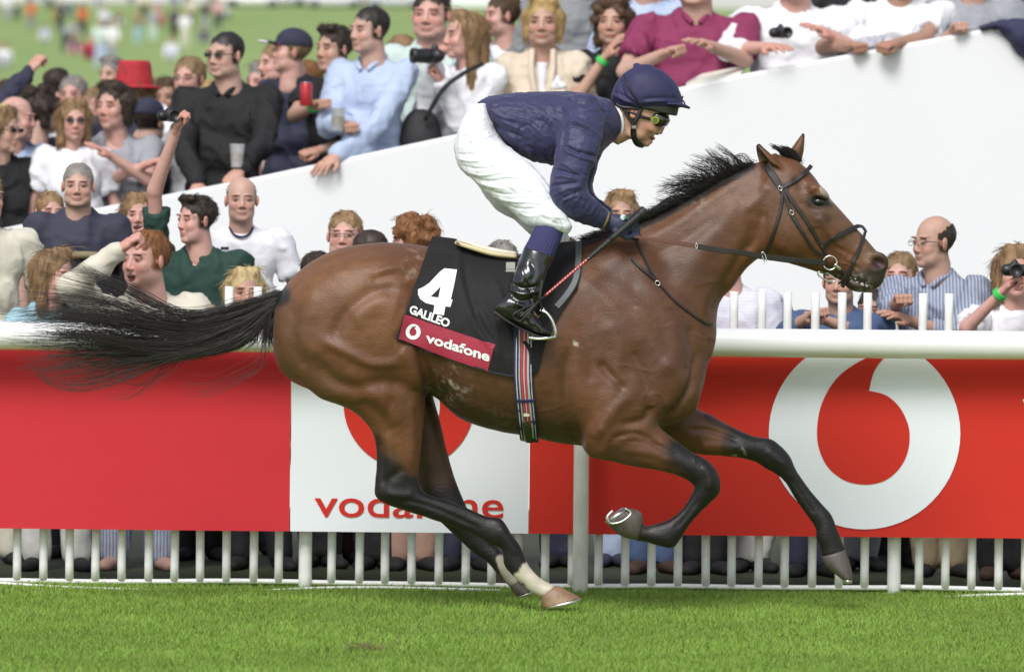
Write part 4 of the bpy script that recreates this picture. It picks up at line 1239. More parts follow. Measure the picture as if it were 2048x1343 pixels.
person(1006, 525, 88, 27.6, 'person with short grey hair behind the saddle', yaw=20, hair='short', hc='grey', skin='pink', top='olive', group=LO, stance=(905, 960), legs='navy')
person(1130, 520, 90, 27.9, 'person in pale blue hidden behind the jockey\'s legs', yaw=0, hair='short', hc='brown', skin='warm', top='paleblue', group=LO, stance=(1105, 1130), legs='navy', shoe='black')
person(1240, 430, 94, 28.0, 'fair-haired person looking over the jockey\'s gloved hands', yaw=5, hair='grown', hc='sandy', skin='warm', top='beige', fem=True, group=LO, stance=(1215, 1232), legs='paleblue', shoe='navy')
person(1350, 560, 92, 27.5, 'person in jeans and brown shoes hidden behind the horse\'s neck', yaw=-10, hair='short', hc='brown', top='denim', group=LO, stance=(1282, 1334), legs='denim', shoe='brownleather')
person(1452, 520, 94, 27.5, 'person in a lilac t-shirt with bare pink arms in front of the horse\'s chest', yaw=-40, hair='short', hc='fair', skin='pink', top='lilac', sleeve='short', wide=1.15, group=LO, stance=(1390, 1432), legs='black', arms=((1, 1475, 680, -.1, 'open'),))
person(1560, 640, 80, 27.7, 'small person in cream low behind the pickets', yaw=20, hair='short', hc='sandy', top='offwhite', group=LO, stance=(1486, 1520), legs='offwhite', shoe='black')
person(1680, 565, 96, 27.4, 'person in a denim jacket gripping a picket beneath the horse\'s muzzle', yaw=-15, hair='short', hc='brown', skin='warm', top='denim', sleeve='rolled', group=LO, wide=1.1, arms=((-1, 1625, 630, -.35, 'fist', (-1, 0, -.6)), (1, 1650, 640, -.3, 'fist', (1, 0, -.5))), stance=(1600, 1650), legs='navy')
person(1745, 620, 84, 27.9, 'person in a bright blue shirt low behind the fence', yaw=-20, hair='short', hc='dark', skin='warm', top='blue', group=LO, stance=(1700, 1735), legs='midgrey')
person(1800, 552, 96, 28.1, 'smiling pink-faced person beside the man in glasses', yaw=-15, hair='short', hc='fair', skin='pink', top='offwhite', mouth=1, group=LO, stance=(1770, 1820), legs='black', arms=((-1, 1792, 620, -.4, 'fist'),))
person(1866, 486, 108, 27.5, 'man with receding hair and glasses in a striped grey-blue shirt', yaw=-58, byaw=-30, hair='bald', hc='dark', skin='warm', top='stripe', sleeve='rolled', wide=1.12, extra=('glasses',), neck='shirt', group=LO, arms=((-1, 1800, 600, -.35, 'fist', (-.5, 0, -1)), (1, 1818, 640, -.32, 'open', (.7, 0, -1))), stance=(1855, 1912), legs='khaki')
person(2030, 545, 106, 27.3, 'fair-haired woman in white with a green wristband taking a photograph', yaw=5, hair='bob', hc='sandy', skin='pink', top='white', sleeve='short', fem=True, group=LO, arms=((-1, 2008, 580, -.3, 'fist', (-1, 0, -1)), (1, 2072, 560, -.28, 'fist', (1, 0, -1))), extra=('bandl',), stance=(1985, 2040), legs='black', shoe='brownleather')
camera_prop(2030, 540, 27.3 - CAM_D - .34, 'small dark camera held up by the woman in white at the right', s=.75)
# ---------------- far crowd scattered on the grassy hill
def hill_D(y):
    lo, hi = 15.0, 440.0
    for _ in range(40):
        m_ = (lo + hi) / 2
        yy = HOR - (float(terr(m_)) - CAM_H) * CAM_D * PPM / (m_ + CAM_D)
        if yy > y: lo = m_
        else: hi = m_
    return lo
def far_person(px, py, top, legs_, lab, pose='stand', hc='dark', hat=None, i=0):
    """py: feet pixel"""
    Y = hill_D(py)
    b = P(px, py, Y)
    z0 = float(terr(Y))
    e = empty('person', (b.x, Y, z0), lab, 'person', 'distant race-goers on the grassy hill')
    B = lambda x, y, z: np.array([b.x + x, Y + y, z0 + z])
    k = {'stand': 1.0, 'sit': .55, 'bend': 1.0}[pose]
    hz = {'stand': 1.62, 'sit': .82, 'bend': 1.25}[pose]
    sh = {'stand': 1.38, 'sit': .58, 'bend': 1.12}[pose]
    hp_ = {'stand': .9, 'sit': .12, 'bend': .92}[pose]
    fx = .32 if pose == 'bend' else 0
    f = Field(B(-.7, -.6, 0), B(.7, .6, 1.85), .035, 4)
    f.ell(B(fx, 0, hz), (.095, .11, .125), None, 0); f.cone(B(fx, 0, hz - .1), B(fx * .8, 0, sh), .06, .08, .03)
    g = random.Random(i)
    aa = [(-1, g.uniform(-.25, .1)), (1, g.uniform(-.25, .1))]
    for sd, az in aa:
        f.cone(B(fx * .8 + sd * .2, 0, sh), B(fx + sd * .26, -.12, sh - .3), .045, .04, .02); f.cone(B(fx + sd * .26, -.12, sh - .3), B(fx + sd * .18, -.3, sh - .35 + az), .04, .035, .02)
    v, q = f.surf(1)
    me = mesh_np('body', v, q); vcol(me, np.tile(SKINS['fair'], (len(v), 1)))
    link('body', me, M_SKIN, e)
    f = Field(B(-.6, -.6, 0), B(.7, .6, 1.85), .035, 4)
    f.cone(B(fx * .8 - .16, 0, sh - .03), B(fx * .8 + .16, 0, sh - .03), .085, .085, 0); f.cone(B(fx * .7, 0, sh - .1), B(0, 0, hp_ + .05), .17, .16, .06)
    for sd in (-1, 1): f.cone(B(fx * .8 + sd * .2, 0, sh), B(fx + sd * .26, -.12, sh - .3), .065, .06, .03)
    v, q = f.surf(1)
    link('top', mesh_np('top', v, q), clothmat(top, CL[top]), e)
    f = Field(B(-.6, -.9, 0), B(.6, .5, 1.3), .035, 4)
    if pose == 'sit':
        for sd in (-1, 1): f.cone(B(sd * .1, 0, .14), B(sd * .18, -.38, .42), .1, .08, .03); f.cone(B(sd * .18, -.38, .42), B(sd * .16, -.62, .08), .08, .06, .03)
    else:
        for sd in (-1, 1): f.cone(B(sd * .09, 0, hp_), B(sd * .13, -.02, .08), .11, .065, .03)
    v, q = f.surf(1)
    link('trousers', mesh_np('trousers', v, q), clothmat(legs_, CL[legs_]), e)
    f = Field(B(fx - .2, -.3, hz - .2), B(fx + .2, .3, hz + .3), .03, 4)
    f.ell(B(fx, .025, hz + .035), (.107, .12, .115), None, 0); f.ell(B(fx, -.13, hz - .05), (.1, .09, .13), None, .01, 'sub')
    v, q = f.surf(1)
    link('hair', mesh_np('hair', v, q), hairmat(hc), e)
far = [(20, 38, 'turquoise', 'offwhite', 'stand', 'fair'), (12, 56, 'white', 'grey', 'stand', 'dark'), (33, 52, 'offwhite', 'navy', 'stand', 'brown'), (62, 74, 'orange', 'midgrey', 'stand', 'dark'), (100, 34, 'paleblue', 'black', 'stand', 'grey'),
       (112, 52, 'yellow', 'khaki', 'sit', 'brown'), (120, 76, 'slate', 'navy', 'stand', 'dark'), (140, 44, 'white', 'denim', 'stand', 'fair'), (164, 44, 'white', 'black', 'stand', 'dark'), (165, 84, 'orange', 'black', 'stand', 'dark'),
       (132, 118, 'grey', 'slate', 'bend', 'dark'), (150, 120, 'navy', 'pink', 'sit', 'brown'), (208, 88, 'lilac', 'navy', 'stand', 'black'), (180, 128, 'red', 'maroon', 'sit', 'dark'), (200, 146, 'mint', 'paleblue', 'stand', 'fair'),
       (222, 146, 'white', 'grey', 'stand', 'brown'), (262, 14, 'black', 'navy', 'stand', 'dark'), (288, 48, 'beige', 'black', 'stand', 'black'), (315, 44, 'lilac', 'pink', 'stand', 'fair'), (322, 62, 'red', 'khaki', 'sit', 'dark'),
       (276, 98, 'khaki', 'turquoise', 'stand', 'fair'), (306, 92, 'grey', 'mint', 'stand', 'sandy'), (348, 88, 'slate', 'black', 'stand', 'brown'), (342, 128, 'lilac', 'lilac', 'sit', 'fair'), (370, 106, 'white', 'cream', 'stand', 'sandy'),
       (382, 62, 'cream', 'olive', 'stand', 'grey'), (410, 72, 'slate', 'grey', 'stand', 'dark'), (435, 66, 'pink', 'navy', 'stand', 'ginger'), (424, 22, 'white', 'olive', 'stand', 'dark'), (408, 96, 'navy', 'midgrey', 'sit', 'black'),
       (8, 148, 'white', 'grey', 'sit', 'brown'), (60, 30, 'maroon', 'denim', 'stand', 'fair'), (84, 22, 'green', 'grey', 'stand', 'sandy'), (196, 26, 'denim', 'offwhite', 'sit', 'blonde'), (348, 24, 'midgrey', 'denim', 'stand', 'fair'),
       (470, 20, 'red', 'black', 'stand', 'brown'), (372, 20, 'turquoise', 'navy', 'stand', 'black'), (238, 62, 'brownleather', 'offwhite', 'sit', 'grey'), (90, 96, 'blue', 'cream', 'sit', 'dark'), (452, 46, 'mint', 'black', 'sit', 'dark')]
WORD = {'stand': 'standing', 'sit': 'sitting', 'bend': 'bending'}
CN = {'offwhite': 'off-white', 'paleblue': 'pale blue', 'slate': 'dark slate', 'brownleather': 'brown', 'midgrey': 'mid grey', 'grey': 'light grey'}
for i, (x, y, a, b, pz, hc_) in enumerate(far):
    far_person(x, y, a, b, 'distant %s-haired figure in %s top and %s trousers %s on the hill' % (hc_, CN.get(a, a), CN.get(b, b), WORD[pz]), pz, hc_, i=i)
# parked cars and white tents on the skyline of the hill
M_CARW = [mat('car_paint_%d' % i, c, rough=.25, var=.03, coat=.6) for i, c in enumerate(((.75, .75, .77), (.50, .52, .55), (.10, .13, .22), (.62, .63, .65), (.30, .04, .04)))]
M_CG = mat('car_glass', (.03, .035, .04), rough=.1)
def car(x, i, lab):
    Y = 408 + (i % 3) * 4
    X = P(x, 0, Y).x; z0 = float(terr(Y))
    e = empty('parked_car', (X, Y, z0), lab, 'car', 'cars parked on top of the hill')
    f = Field((X - 2.4, Y - 1.1, z0), (X + 2.4, Y + 1.1, z0 + 1.7), .08, 4)
    f.cone((X - 1.55, Y - .35, z0 + .55), (X + 1.6, Y - .35, z0 + .55), .42, .38, .1); f.cone((X - 1.55, Y + .35, z0 + .55), (X + 1.6, Y + .35, z0 + .55), .42, .38, .1)
    v, q = f.surf(1); link('body', mesh_np('body', v, q), M_CARW[i % 5], e)
    f = Field((X - 2.4, Y - 1.1, z0), (X + 2.4, Y + 1.1, z0 + 1.7), .08, 4)
    f.cone((X - .7, Y - .3, z0 + 1.05), (X + .6, Y - .3, z0 + 1.05), .36, .34, .1); f.cone((X - .7, Y + .3, z0 + 1.05), (X + .6, Y + .3, z0 + 1.05), .36, .34, .1)
    v, q = f.surf(1); link('window', mesh_np('window', v, q), M_CG, e)
    for wx in (-1.3, 1.35):
        v, fc = lathe([(0, -.1), (.32, -.1), (.33, 0), (.32, .1), (0, .1)], (X + wx, Y - .72, z0 + .33), 16, Rx(pi / 2))
        link('wheel', mesh_np('wheel', v, fc), M_CG, e)
CCN = ['white', 'silver grey', 'dark blue', 'pale grey', 'dark red']
POSN = ['above the man in the black shirt', 'left of the white tent', 'above the blue cap', 'just right of the white tent', 'above the black t-shirt man', 'left of the man in pale blue', 'right of the man in pale blue']
for i, x in enumerate((505, 560, 600, 668, 695, 760, 790)):
    car(x, i, '%s car parked on the skyline %s' % (CCN[i % 5], POSN[i]))
for i, x in enumerate((632, 812, 950)):
    Y = 420; X = P(x, 0, Y).x; z0 = float(terr(Y)); w = 2.6
    e = empty('tent', (X, Y, z0), 'white hospitality tent on the skyline ' + ('above the can', 'behind the tall pink-faced man', 'behind the long blonde hair')[i], 'tent', 'white tents on the hill')
    link('side', mesh_np('side', *box_np((X, Y, z0 + 1.1), (w * 2, 4, 2.2)), False), M_WALL, e)
    vs = [(X - w, Y - 2, z0 + 2.2), (X + w, Y - 2, z0 + 2.2), (X + w, Y + 2, z0 + 2.2), (X - w, Y + 2, z0 + 2.2), (X, Y, z0 + 4)]
    link('roof', mesh_np('roof', vs, [(0, 1, 4), (1, 2, 4), (2, 3, 4), (3, 0, 4), (3, 2, 1, 0)], False), M_WALL, e)
# ================================================================== HORSE
RNG = np.random.default_rng(7)
NY, FY = -0.125, 0.125                    # near and far legs
HH = 0.006
F = Field(P(530, 900, 0) + Vector((-.03, -.42, -.68)), P(1800, 250, 0) + Vector((.03, .42, .03)), HH)
torso = [(556, 606, 548, 640, .05), (572, 570, 548, 712, .14), (605, 536, 575, 756, .205), (650, 508, 640, 786, .25),
         (710, 490, 720, 803, .275), (780, 485, 800, 800, .275), (850, 492, 862, 792, .262), (920, 504, 922, 838, .268),
         (990, 512, 990, 860, .285), (1060, 512, 1060, 872, .285), (1120, 502, 1120, 886, .27), (1180, 484, 1190, 894, .245),
         (1240, 470, 1260, 886, .232), (1290, 480, 1330, 852, .215), (1340, 540, 1375, 826, .18), (1385, 610, 1402, 786, .125), (1420, 664, 1415, 728, .06)]
F.mesh(loft([s + (0, -.10) for s in torso], 0, ex=2.15, caps=(.3, .25)), 0)
neck = [(1160, 486, 1270, 830, .15), (1225, 462, 1350, 770, .15), (1300, 436, 1420, 690, .125), (1350, 412, 1440, 607, .105), (1400, 384, 1466, 574, .09),
        (1450, 355, 1492, 538, .082), (1500, 330, 1522, 514, .078), (1545, 314, 1562, 500, .07)]
F.mesh(loft([s + (0, -.28) for s in neck], 0, ex=2.0), .05)
head = [(1556, 314, 1522, 420, .07), (1592, 321, 1524, 492, .092), (1625, 349, 1560, 519, .1), (1652, 386, 1600, 533, .096), (1684, 423, 1637, 545, .073),
        (1710, 453, 1665, 553, .055), (1734, 480, 1690, 566, .05), (1752, 501, 1706, 578, .054), (1767, 516, 1724, 581, .052), (1776, 529, 1746, 576, .042)]
F.mesh(loft([s + (0, .12) for s in head], 0, ex=2.25, caps=(.5, .18)), .03)
def C(px, py, y, rpx, k=.03, op='add', ry=None, a=0, rpy=None):
    """ellipsoid with radii in photo pixels (rpx along direction a degrees, rpy across) and ry metres deep"""
    rx, rz = rpx / PPM, (rpy or rpx) / PPM
    t = radians(-a)
    M = np.array([[cos(t), 0, -sin(t)], [0, 1, 0], [sin(t), 0, cos(t)]])
    F.ell(P(px, py, y), (rx, ry or rx, rz), M, k, op)
# cheeks, brow, chin and lips
for s in (-1, 1):
    C(1580, 462, s * .055, 46, .03, ry=.045, a=70, rpy=34)
    C(1637, 384, s * .082, 26, .015, ry=.022, a=35, rpy=12)
    C(1640, 421, s * .078, 22, .02, ry=.014, a=40, rpy=10)
    C(1650, 452, s * .056, 34, .02, ry=.016, a=45, rpy=10)
    C(1756, 524, s * .036, 22, .012, ry=.02, a=35, rpy=18)
C(1745, 560, 0, 24, .02, ry=.045, a=-30, rpy=18)
C(1714, 570, 0, 26, .012, ry=.04, a=15, rpy=13)
# near hind leg
F.mesh(loft([(840, 590, 585, 650, .10), (848, 680, 585, 725, .13), (853, 745, 632, 790, .125), (851, 795, 696, 816, .10), (847, 850, 736, 850, .075),
             (842, 900, 751, 884, .062), (838, 940, 753, 930, .052), (840, 966, 750, 968, .047), (850, 984, 751, 992, .045), (872, 993, 775, 1009, .04),
             (895, 1000, 850, 1033, .033), (937, 1016, 918, 1057, .027), (972, 1031, 951, 1071, .028), (1003, 1038, 984, 1089, .035),
             (1023, 1068, 1003, 1099, .033), (1042, 1094, 1008, 1128, .031), (1056, 1128, 1026, 1150, .029), (1080, 1154, 1058, 1180, .029), (1110, 1171, 1084, 1194, .036)], NY, caps=(.6, .1)), .035)
# far hind leg
F.mesh(loft([(850, 720, 760, 760, .09), (868, 800, 800, 800, .075), (882, 850, 810, 850, .06), (894, 900, 822, 905, .052), (906, 944, 830, 952, .045),
             (918, 978, 838, 988, .044), (932, 1010, 850, 1018, .042), (945, 1040, 880, 1042, .036), (968, 1066, 903, 1064, .03), (985, 1085, 940, 1098, .027),
             (1000, 1098, 975, 1124, .03), (1012, 1120, 993, 1146, .034), (1024, 1142, 1006, 1160, .03), (1040, 1160, 1022, 1174, .03)], FY, caps=(.5, .1)), .03)
# near foreleg, folded
F.mesh(loft([(1255, 760, 1180, 830, .10), (1275, 810, 1162, 880, .10), (1296, 836, 1180, 912, .085), (1316, 851, 1215, 920, .07), (1346, 876, 1262, 931, .058),
             (1380, 901, 1320, 941, .048), (1412, 918, 1362, 953, .044), (1432, 938, 1383, 965, .043), (1440, 962, 1388, 975, .042), (1439, 985, 1381, 991, .036),
             (1424, 1002, 1372, 1006, .03), (1402, 1023, 1360, 1021, .026), (1380, 1048, 1338, 1038, .027), (1362, 1076, 1316, 1046, .033), (1345, 1095, 1300, 1050, .036),
             (1315, 1090, 1293, 1051, .032), (1292, 1083, 1284, 1046, .032), (1272, 1080, 1282, 1040, .036)], NY - .02, caps=(.5, .1)), .04)
# far foreleg, reaching forward
F.mesh(loft([(1380, 760, 1270, 850, .09), (1392, 812, 1320, 872, .075), (1424, 830, 1362, 896, .065), (1466, 854, 1400, 908, .055), (1508, 872, 1464, 913, .047),
             (1540, 877, 1508, 922, .043), (1560, 890, 1534, 938, .042), (1580, 912, 1553, 948, .04), (1593, 940, 1572, 966, .034), (1617, 975, 1593, 1000, .027),
             (1640, 1003, 1614, 1030, .026), (1662, 1028, 1631, 1056, .031), (1673, 1054, 1632, 1074, .034), (1684, 1082, 1641, 1097, .032), (1691, 1100, 1645, 1112, .034)], FY, caps=(.5, .1)), .03)
# shoulder, arm and breast masses, stifle, gluteal
C(1265, 800, -.165, 105, .05, ry=.06, a=-45, rpy=60)
C(1185, 790, -.17, 55, .05, ry=.065, a=80, rpy=105)
C(1300, 690, -.12, 60, .05, ry=.07, a=-35, rpy=120)
C(1350, 800, -.09, 50, .04, ry=.06, a=-40, rpy=40)
C(720, 590, -.16, 120, .05, ry=.09, a=-15, rpy=70)
C(815, 735, -.185, 36, .035, ry=.05, a=75, rpy=30)
# nostrils, mouth
for s in (-1, 1):
    C(1757, 525, s * .062, 16, .008, 'sub', ry=.024, a=25, rpy=10)
# eye sockets
for s in (-1, 1):
    C(1637, 403, s * .104, 15, .006, 'sub', ry=.02, a=20, rpy=10)
# ears: near one turned back, far one upright, both hollow
F.mesh(loft([(1566, 340, 1534, 322, .024), (1552, 318, 1521, 326, .03), (1536, 302, 1514, 308, .024), (1519, 287, 1512, 290, .008)], -.06, caps=(.5, .1)), .012)
F.mesh(loft([(1548, 332, 1528, 336, .02), (1530, 312, 1516, 316, .022), (1517, 292, 1511, 295, .01)], -.085), .004, 'sub')
F.mesh(loft([(1600, 330, 1570, 318, .024), (1607, 305, 1581, 298, .028), (1609, 288, 1594, 281, .022), (1609, 267, 1606, 265, .007)], .06, caps=(.5, .1)), .012)
# dock of the tail
F.mesh(loft([(600, 560, 600, 600, .04), (566, 582, 564, 606, .035), (535, 600, 533, 622, .028), (505, 612, 504, 630, .02)], 0), .02)
hv, hq = F.surf(2)
for _ in range(3):
    hv = relax(hv, hq, .5); hv = relax(hv, hq, -.52)
hp = toPx(hv); hn = vnorm(hv, hq)
near = (-.6, .06)
H_STROKES = [
    # quarters
    ([(645, 680), (695, 705), (745, 727), (801, 724)], 11, .012), ([(622, 718), (661, 757), (708, 775), (770, 765), (815, 775)], 16, -.016),
    ([(667, 680), (690, 630), (745, 585), (800, 575)], 14, -.012), ([(700, 640), (750, 610), (800, 620)], 26, .010),
    ([(755, 545), (785, 535), (815, 533)], 7, .008), ([(740, 560), (780, 550), (820, 552)], 9, -.008),
    ([(590, 610), (585, 690), (610, 735)], 14, -.010), ([(630, 580), (610, 660), (630, 720)], 22, .008),
    ([(845, 640), (840, 700), (856, 760), (858, 800)], 9, -.02), ([(800, 700), (822, 730), (838, 780)], 13, .012),
    ([(820, 560), (835, 600), (828, 650), (800, 690)], 20, -.018), ([(790, 790), (770, 850), (790, 920)], 12, -.006), ([(820, 800), (825, 860), (822, 930)], 9, .006),
    ([(762, 880), (766, 930), (765, 975)], 7, -.007), ([(690, 740), (760, 800), (800, 850)], 16, .007), ([(720, 800), (760, 830), (785, 870)], 12, -.009),
    # hocks and cannons
    ([(770, 985), (800, 990), (830, 985)], 8, .005), ([(800, 1000), (860, 1012), (960, 1056)], 5, -.005), ([(775, 960), (800, 940)], 9, -.006), ([(1004, 1062), (1030, 1100)], 7, .004),
    # belly and ribs
    ([(870, 740), (930, 800), (1000, 830), (1080, 845)], 10, .006), ([(870, 780), (930, 822), (1000, 850)], 8, -.006), ([(870, 700), (880, 760), (900, 800)], 20, -.014),
    ([(950, 745), (965, 790), (985, 825)], 7, -.003), ([(985, 755), (1000, 800), (1015, 830)], 7, -.003), ([(1085, 760), (1100, 810), (1115, 850)], 10, -.006),
    # shoulder, triceps, arm
    ([(1140, 690), (1132, 770), (1142, 850), (1165, 895)], 13, -.016), ([(1185, 876), (1215, 835), (1262, 786)], 14, .012), ([(1198, 725), (1222, 750), (1250, 782)], 9, -.012),
    ([(1262, 700), (1285, 745), (1300, 790)], 10, -.009), ([(1215, 640), (1240, 700), (1225, 780)], 16, .008), ([(1150, 640), (1180, 700), (1178, 770)], 13, -.006),
    ([(1320, 720), (1350, 750), (1352, 790), (1330, 820)], 16, .012), ([(1300, 810), (1290, 838), (1240, 850)], 10, -.014), ([(1396, 700), (1385, 760), (1362, 800), (1330, 835)], 8, -.016),
    ([(1379, 650), (1384, 700), (1372, 750)], 9, -.008), ([(1345, 640), (1355, 690), (1340, 740)], 14, .006), ([(1219, 881), (1271, 866), (1327, 896)], 6, -.008),
    ([(1240, 900), (1300, 905), (1350, 925)], 8, .005), ([(1250, 880), (1300, 885), (1360, 915)], 5, -.004), ([(1200, 850), (1215, 880), (1205, 905)], 8, .006),
    ([(1405, 930), (1420, 955), (1418, 980)], 9, .006), ([(1395, 1000), (1370, 1035), (1350, 1055)], 5, -.005),
    ([(1170, 560), (1230, 620), (1290, 700)], 16, .007), ([(1180, 520), (1250, 560), (1330, 640)], 18, -.007),
    # far foreleg
    ([(1380, 860), (1420, 860), (1480, 882)], 6, -.008), ([(1400, 890), (1450, 893), (1500, 900)], 7, .006), ([(1540, 905), (1565, 925)], 9, .005), ([(1585, 960), (1625, 1020)], 5, -.004),
    # neck
    ([(1510, 440), (1500, 480), (1470, 535), (1440, 590), (1415, 650)], 12, -.013), ([(1528, 420), (1518, 470), (1498, 505)], 9, -.012), ([(1480, 400), (1440, 450), (1380, 540), (1340, 620)], 26, .010),
    ([(1290, 480), (1350, 450), (1420, 400), (1480, 360)], 12, .007), ([(1300, 510), (1370, 480), (1440, 430)], 12, -.006), ([(1250, 560), (1320, 560), (1380, 590)], 18, -.006),
    ([(1535, 370), (1515, 400), (1490, 420)], 10, .006),
    # head
    ([(1640, 430), (1655, 462), (1690, 500)], 7, .008), ([(1632, 452), (1640, 480), (1668, 520)], 11, -.009), ([(1616, 388), (1632, 374), (1652, 388)], 4, .006),
    ([(1588, 352), (1600, 368), (1604, 385)], 10, -.007), ([(1600, 402), (1620, 416), (1650, 418)], 4, -.004), ([(1525, 430), (1524, 480), (1535, 508), (1570, 522)], 6, .006),
    ([(1540, 440), (1545, 480), (1570, 500)], 12, .004), ([(1665, 430), (1700, 462), (1725, 490)], 7, -.005), ([(1675, 500), (1700, 520), (1720, 530)], 4, .004),
    ([(1668, 490), (1695, 505), (1712, 515)], 3.5, -.004), ([(1740, 508), (1762, 508), (1777, 523)], 5, .005), ([(1738, 520), (1740, 538), (1760, 544)], 5, .004),
    ([(1690, 546), (1712, 550), (1735, 560)], 5, .003), ([(1676, 548), (1700, 558), (1730, 569), (1752, 574)], 2.6, -.008), ([(1622, 394), (1638, 389), (1652, 395)], 2.5, .005), ([(1600, 410), (1625, 435), (1640, 440)], 5, .003),
]
hv = stroke(hv, hq, hp, hn, H_STROKES, face=.15)
# fine veins on belly, shoulder and face; slight unevenness everywhere
VEINS = []
for (x0, y0, x1, y1, n) in ((880, 790, 1120, 860, 5), (1170, 700, 1330, 830, 5), (1200, 860, 1380, 930, 4), (1380, 850, 1500, 900, 3), (1640, 430, 1720, 530, 4), (600, 700, 820, 800, 3), (1300, 560, 1400, 720, 3)):
    for i in range(n):
        x, y = RNG.uniform(x0, x1), RNG.uniform(y0, y1)
        a = RNG.uniform(-.9, .9) + (.6 if x < 1640 else 1.2)
        pts = [(x, y)]
        for j in range(5):
            a += RNG.uniform(-.6, .6)
            pts.append((pts[-1][0] + cos(a) * 14, pts[-1][1] + sin(a) * 11))
        VEINS.append((pts, 1.9, .0026))
hn = vnorm(hv, hq)
hv = stroke(hv, hq, toPx(hv), hn, VEINS, face=.0)
hv = hv + hn * (fnoise(hv, 14, 3) * .0022)[:, None]
hv = relax(hv, hq, .35)
hp = toPx(hv); hn = vnorm(hv, hq)
# ---- coat colours: bay with black points, a white hind sock, grey muzzle; sheen and shade painted in
col = np.tile(np.array([.138, .056, .024]), (len(hv), 1))
tone = fnoise(hv, 3.2, 9)
col *= (1 + .16 * tone)[:, None]
def paint(line, r, c, s=1.0, yr=(-1, 1), soft=.5, nz=.25):
    global col
    m = np.where((hv[:, 1] > yr[0]) & (hv[:, 1] < yr[1]))[0]
    d, t = seg_dist(hp[m], catmull(line, 4) if len(line) > 2 else line)
    d = d * (1 + nz * fnoise(hv[m], 30, 5))
    w = (1 - sstep(d, r * (1 - soft), r)) * s
    col[m] = col[m] * (1 - w[:, None]) + np.array(c) * w[:, None]
BLK, DK = (.008, .0065, .0065), (.045, .026, .018)
paint([(620, 560), (700, 540), (760, 640)], 95, (.205, .088, .036), .75, soft=.9)  # lighter rump: sky sheen painted into the coat
paint([(1250, 560), (1330, 560), (1420, 470), (1330, 700)], 85, (.095, .042, .024), .75, soft=.9)  # darker neck and shoulder: shading put into the coat colour
paint([(900, 760), (1000, 800), (1130, 840)], 70, (.085, .038, .020), .7, soft=.9)  # shade along the barrel and belly, painted in
paint([(760, 860), (800, 900)], 60, (.17, .070, .028), .6, soft=.9)  # lighter thigh: highlight painted in
paint([(1260, 850), (1330, 890)], 60, (.19, .080, .034), .7, soft=.9)  # lighter forearm, also a painted highlight
paint([(560, 640), (570, 720), (640, 770)], 70, (.12, .062, .030), .5)
paint([(1230, 700), (1320, 800), (1270, 860)], 90, (.088, .038, .021), .5)
paint([(1590, 430), (1560, 400), (1640, 440)], 60, (.125, .058, .030), .6)
paint([(1655, 400), (1720, 480), (1745, 510)], 26, (.15, .082, .046), .8)
paint([(1646, 378), (1662, 398)], 9, (.6, .5, .45), .5)
# legs
paint([(768, 950), (790, 980), (860, 1005), (1000, 1060), (1025, 1110), (1040, 1138)], 62, BLK, 1, (-1, .04), .6)
paint([(750, 880), (754, 930), (760, 965)], 24, BLK, .9, (-1, .04), .8)
paint([(880, 960), (930, 1050), (975, 1110)], 66, BLK, 1, (.04, 1), .6)
paint([(850, 820), (880, 930)], 60, (.07, .036, .02), .8, (.04, 1))
paint([(1375, 905), (1410, 960), (1345, 1060), (1290, 1065)], 66, BLK, 1, (-1, .02), .65)
paint([(1490, 880), (1560, 920), (1620, 1010), (1660, 1080), (1680, 1120)], 62, BLK, 1, (.02, 1), .65)
paint([(1420, 835), (1500, 868)], 16, BLK, .7, (.02, 1))
paint([(1003, 1122), (1012, 1142), (1030, 1160)], 14, (.42, .40, .34), 1, (.04, 1), .3, .5)
paint([(1072, 1150), (1100, 1178), (1112, 1186)], 40, (.60, .56, .48), 1, (-1, .04), .2, .5)
paint([(1300, 1052), (1276, 1058)], 20, (.03, .026, .022), 1, (-1, .02))
# muzzle, around the eye, ears, crest, painted belly shade
paint([(1775, 535), (1748, 560), (1712, 572)], 42, (.035, .027, .025), .95, soft=.7)
paint([(1690, 560), (1660, 540)], 20, DK, .7)
paint([(1757, 526), (1762, 524)], 17, (.05, .02, .02), 1)
paint([(1622, 402), (1650, 404)], 18, (.018, .014, .013), .95, soft=.8)
paint([(1632, 420), (1650, 440)], 22, (.07, .04, .028), .7, soft=.9)
paint([(1512, 284), (1516, 296)], 9, BLK, 1); paint([(1609, 265), (1609, 272)], 8, BLK, .9)
paint([(1520, 305), (1532, 325)], 8, (.03, .02, .018), .9, (-1, -.05))
paint([(1170, 480), (1300, 438), (1400, 386), (1500, 332)], 16, BLK, .95)
paint([(560, 590), (500, 622)], 26, BLK, 1)
paint([(880, 800), (1000, 850), (1120, 870)], 46, (.06, .030, .017), .7)  # underside darkened: belly shade put into the coat colour
# lather where the cloth and stirrup rub
def froth(x, y, r, s):
    global col
    d = np.hypot(hp[:, 0] - x, hp[:, 1] - y) / r
    w = np.clip(1 - d, 0, 1) ** .7 * sstep(fnoise(hv, 70, 2) + .6 * fnoise(hv, 22, 8), .05, .55) * s * (hn[:, 1] < .3)
    col = col * (1 - w[:, None]) + np.array((.55, .5, .45)) * w[:, None]
froth(832, 522, 34, .4); froth(898, 770, 50, .6); froth(880, 800, 36, .45); froth(1150, 687, 18, 1.0); froth(1262, 612, 20, .2); froth(1400, 410, 20, .25)
froth(1478, 907, 16, 1.0); froth(1700, 560, 30, 1.0); froth(1722, 572, 26, .9); froth(1000, 840, 40, .15)
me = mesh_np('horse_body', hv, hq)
vcol(me, np.clip(col * np.where(col.max(1, keepdims=True) > .3, .9, .86) * np.array([1.0, .97, .88]), .0035, 1))
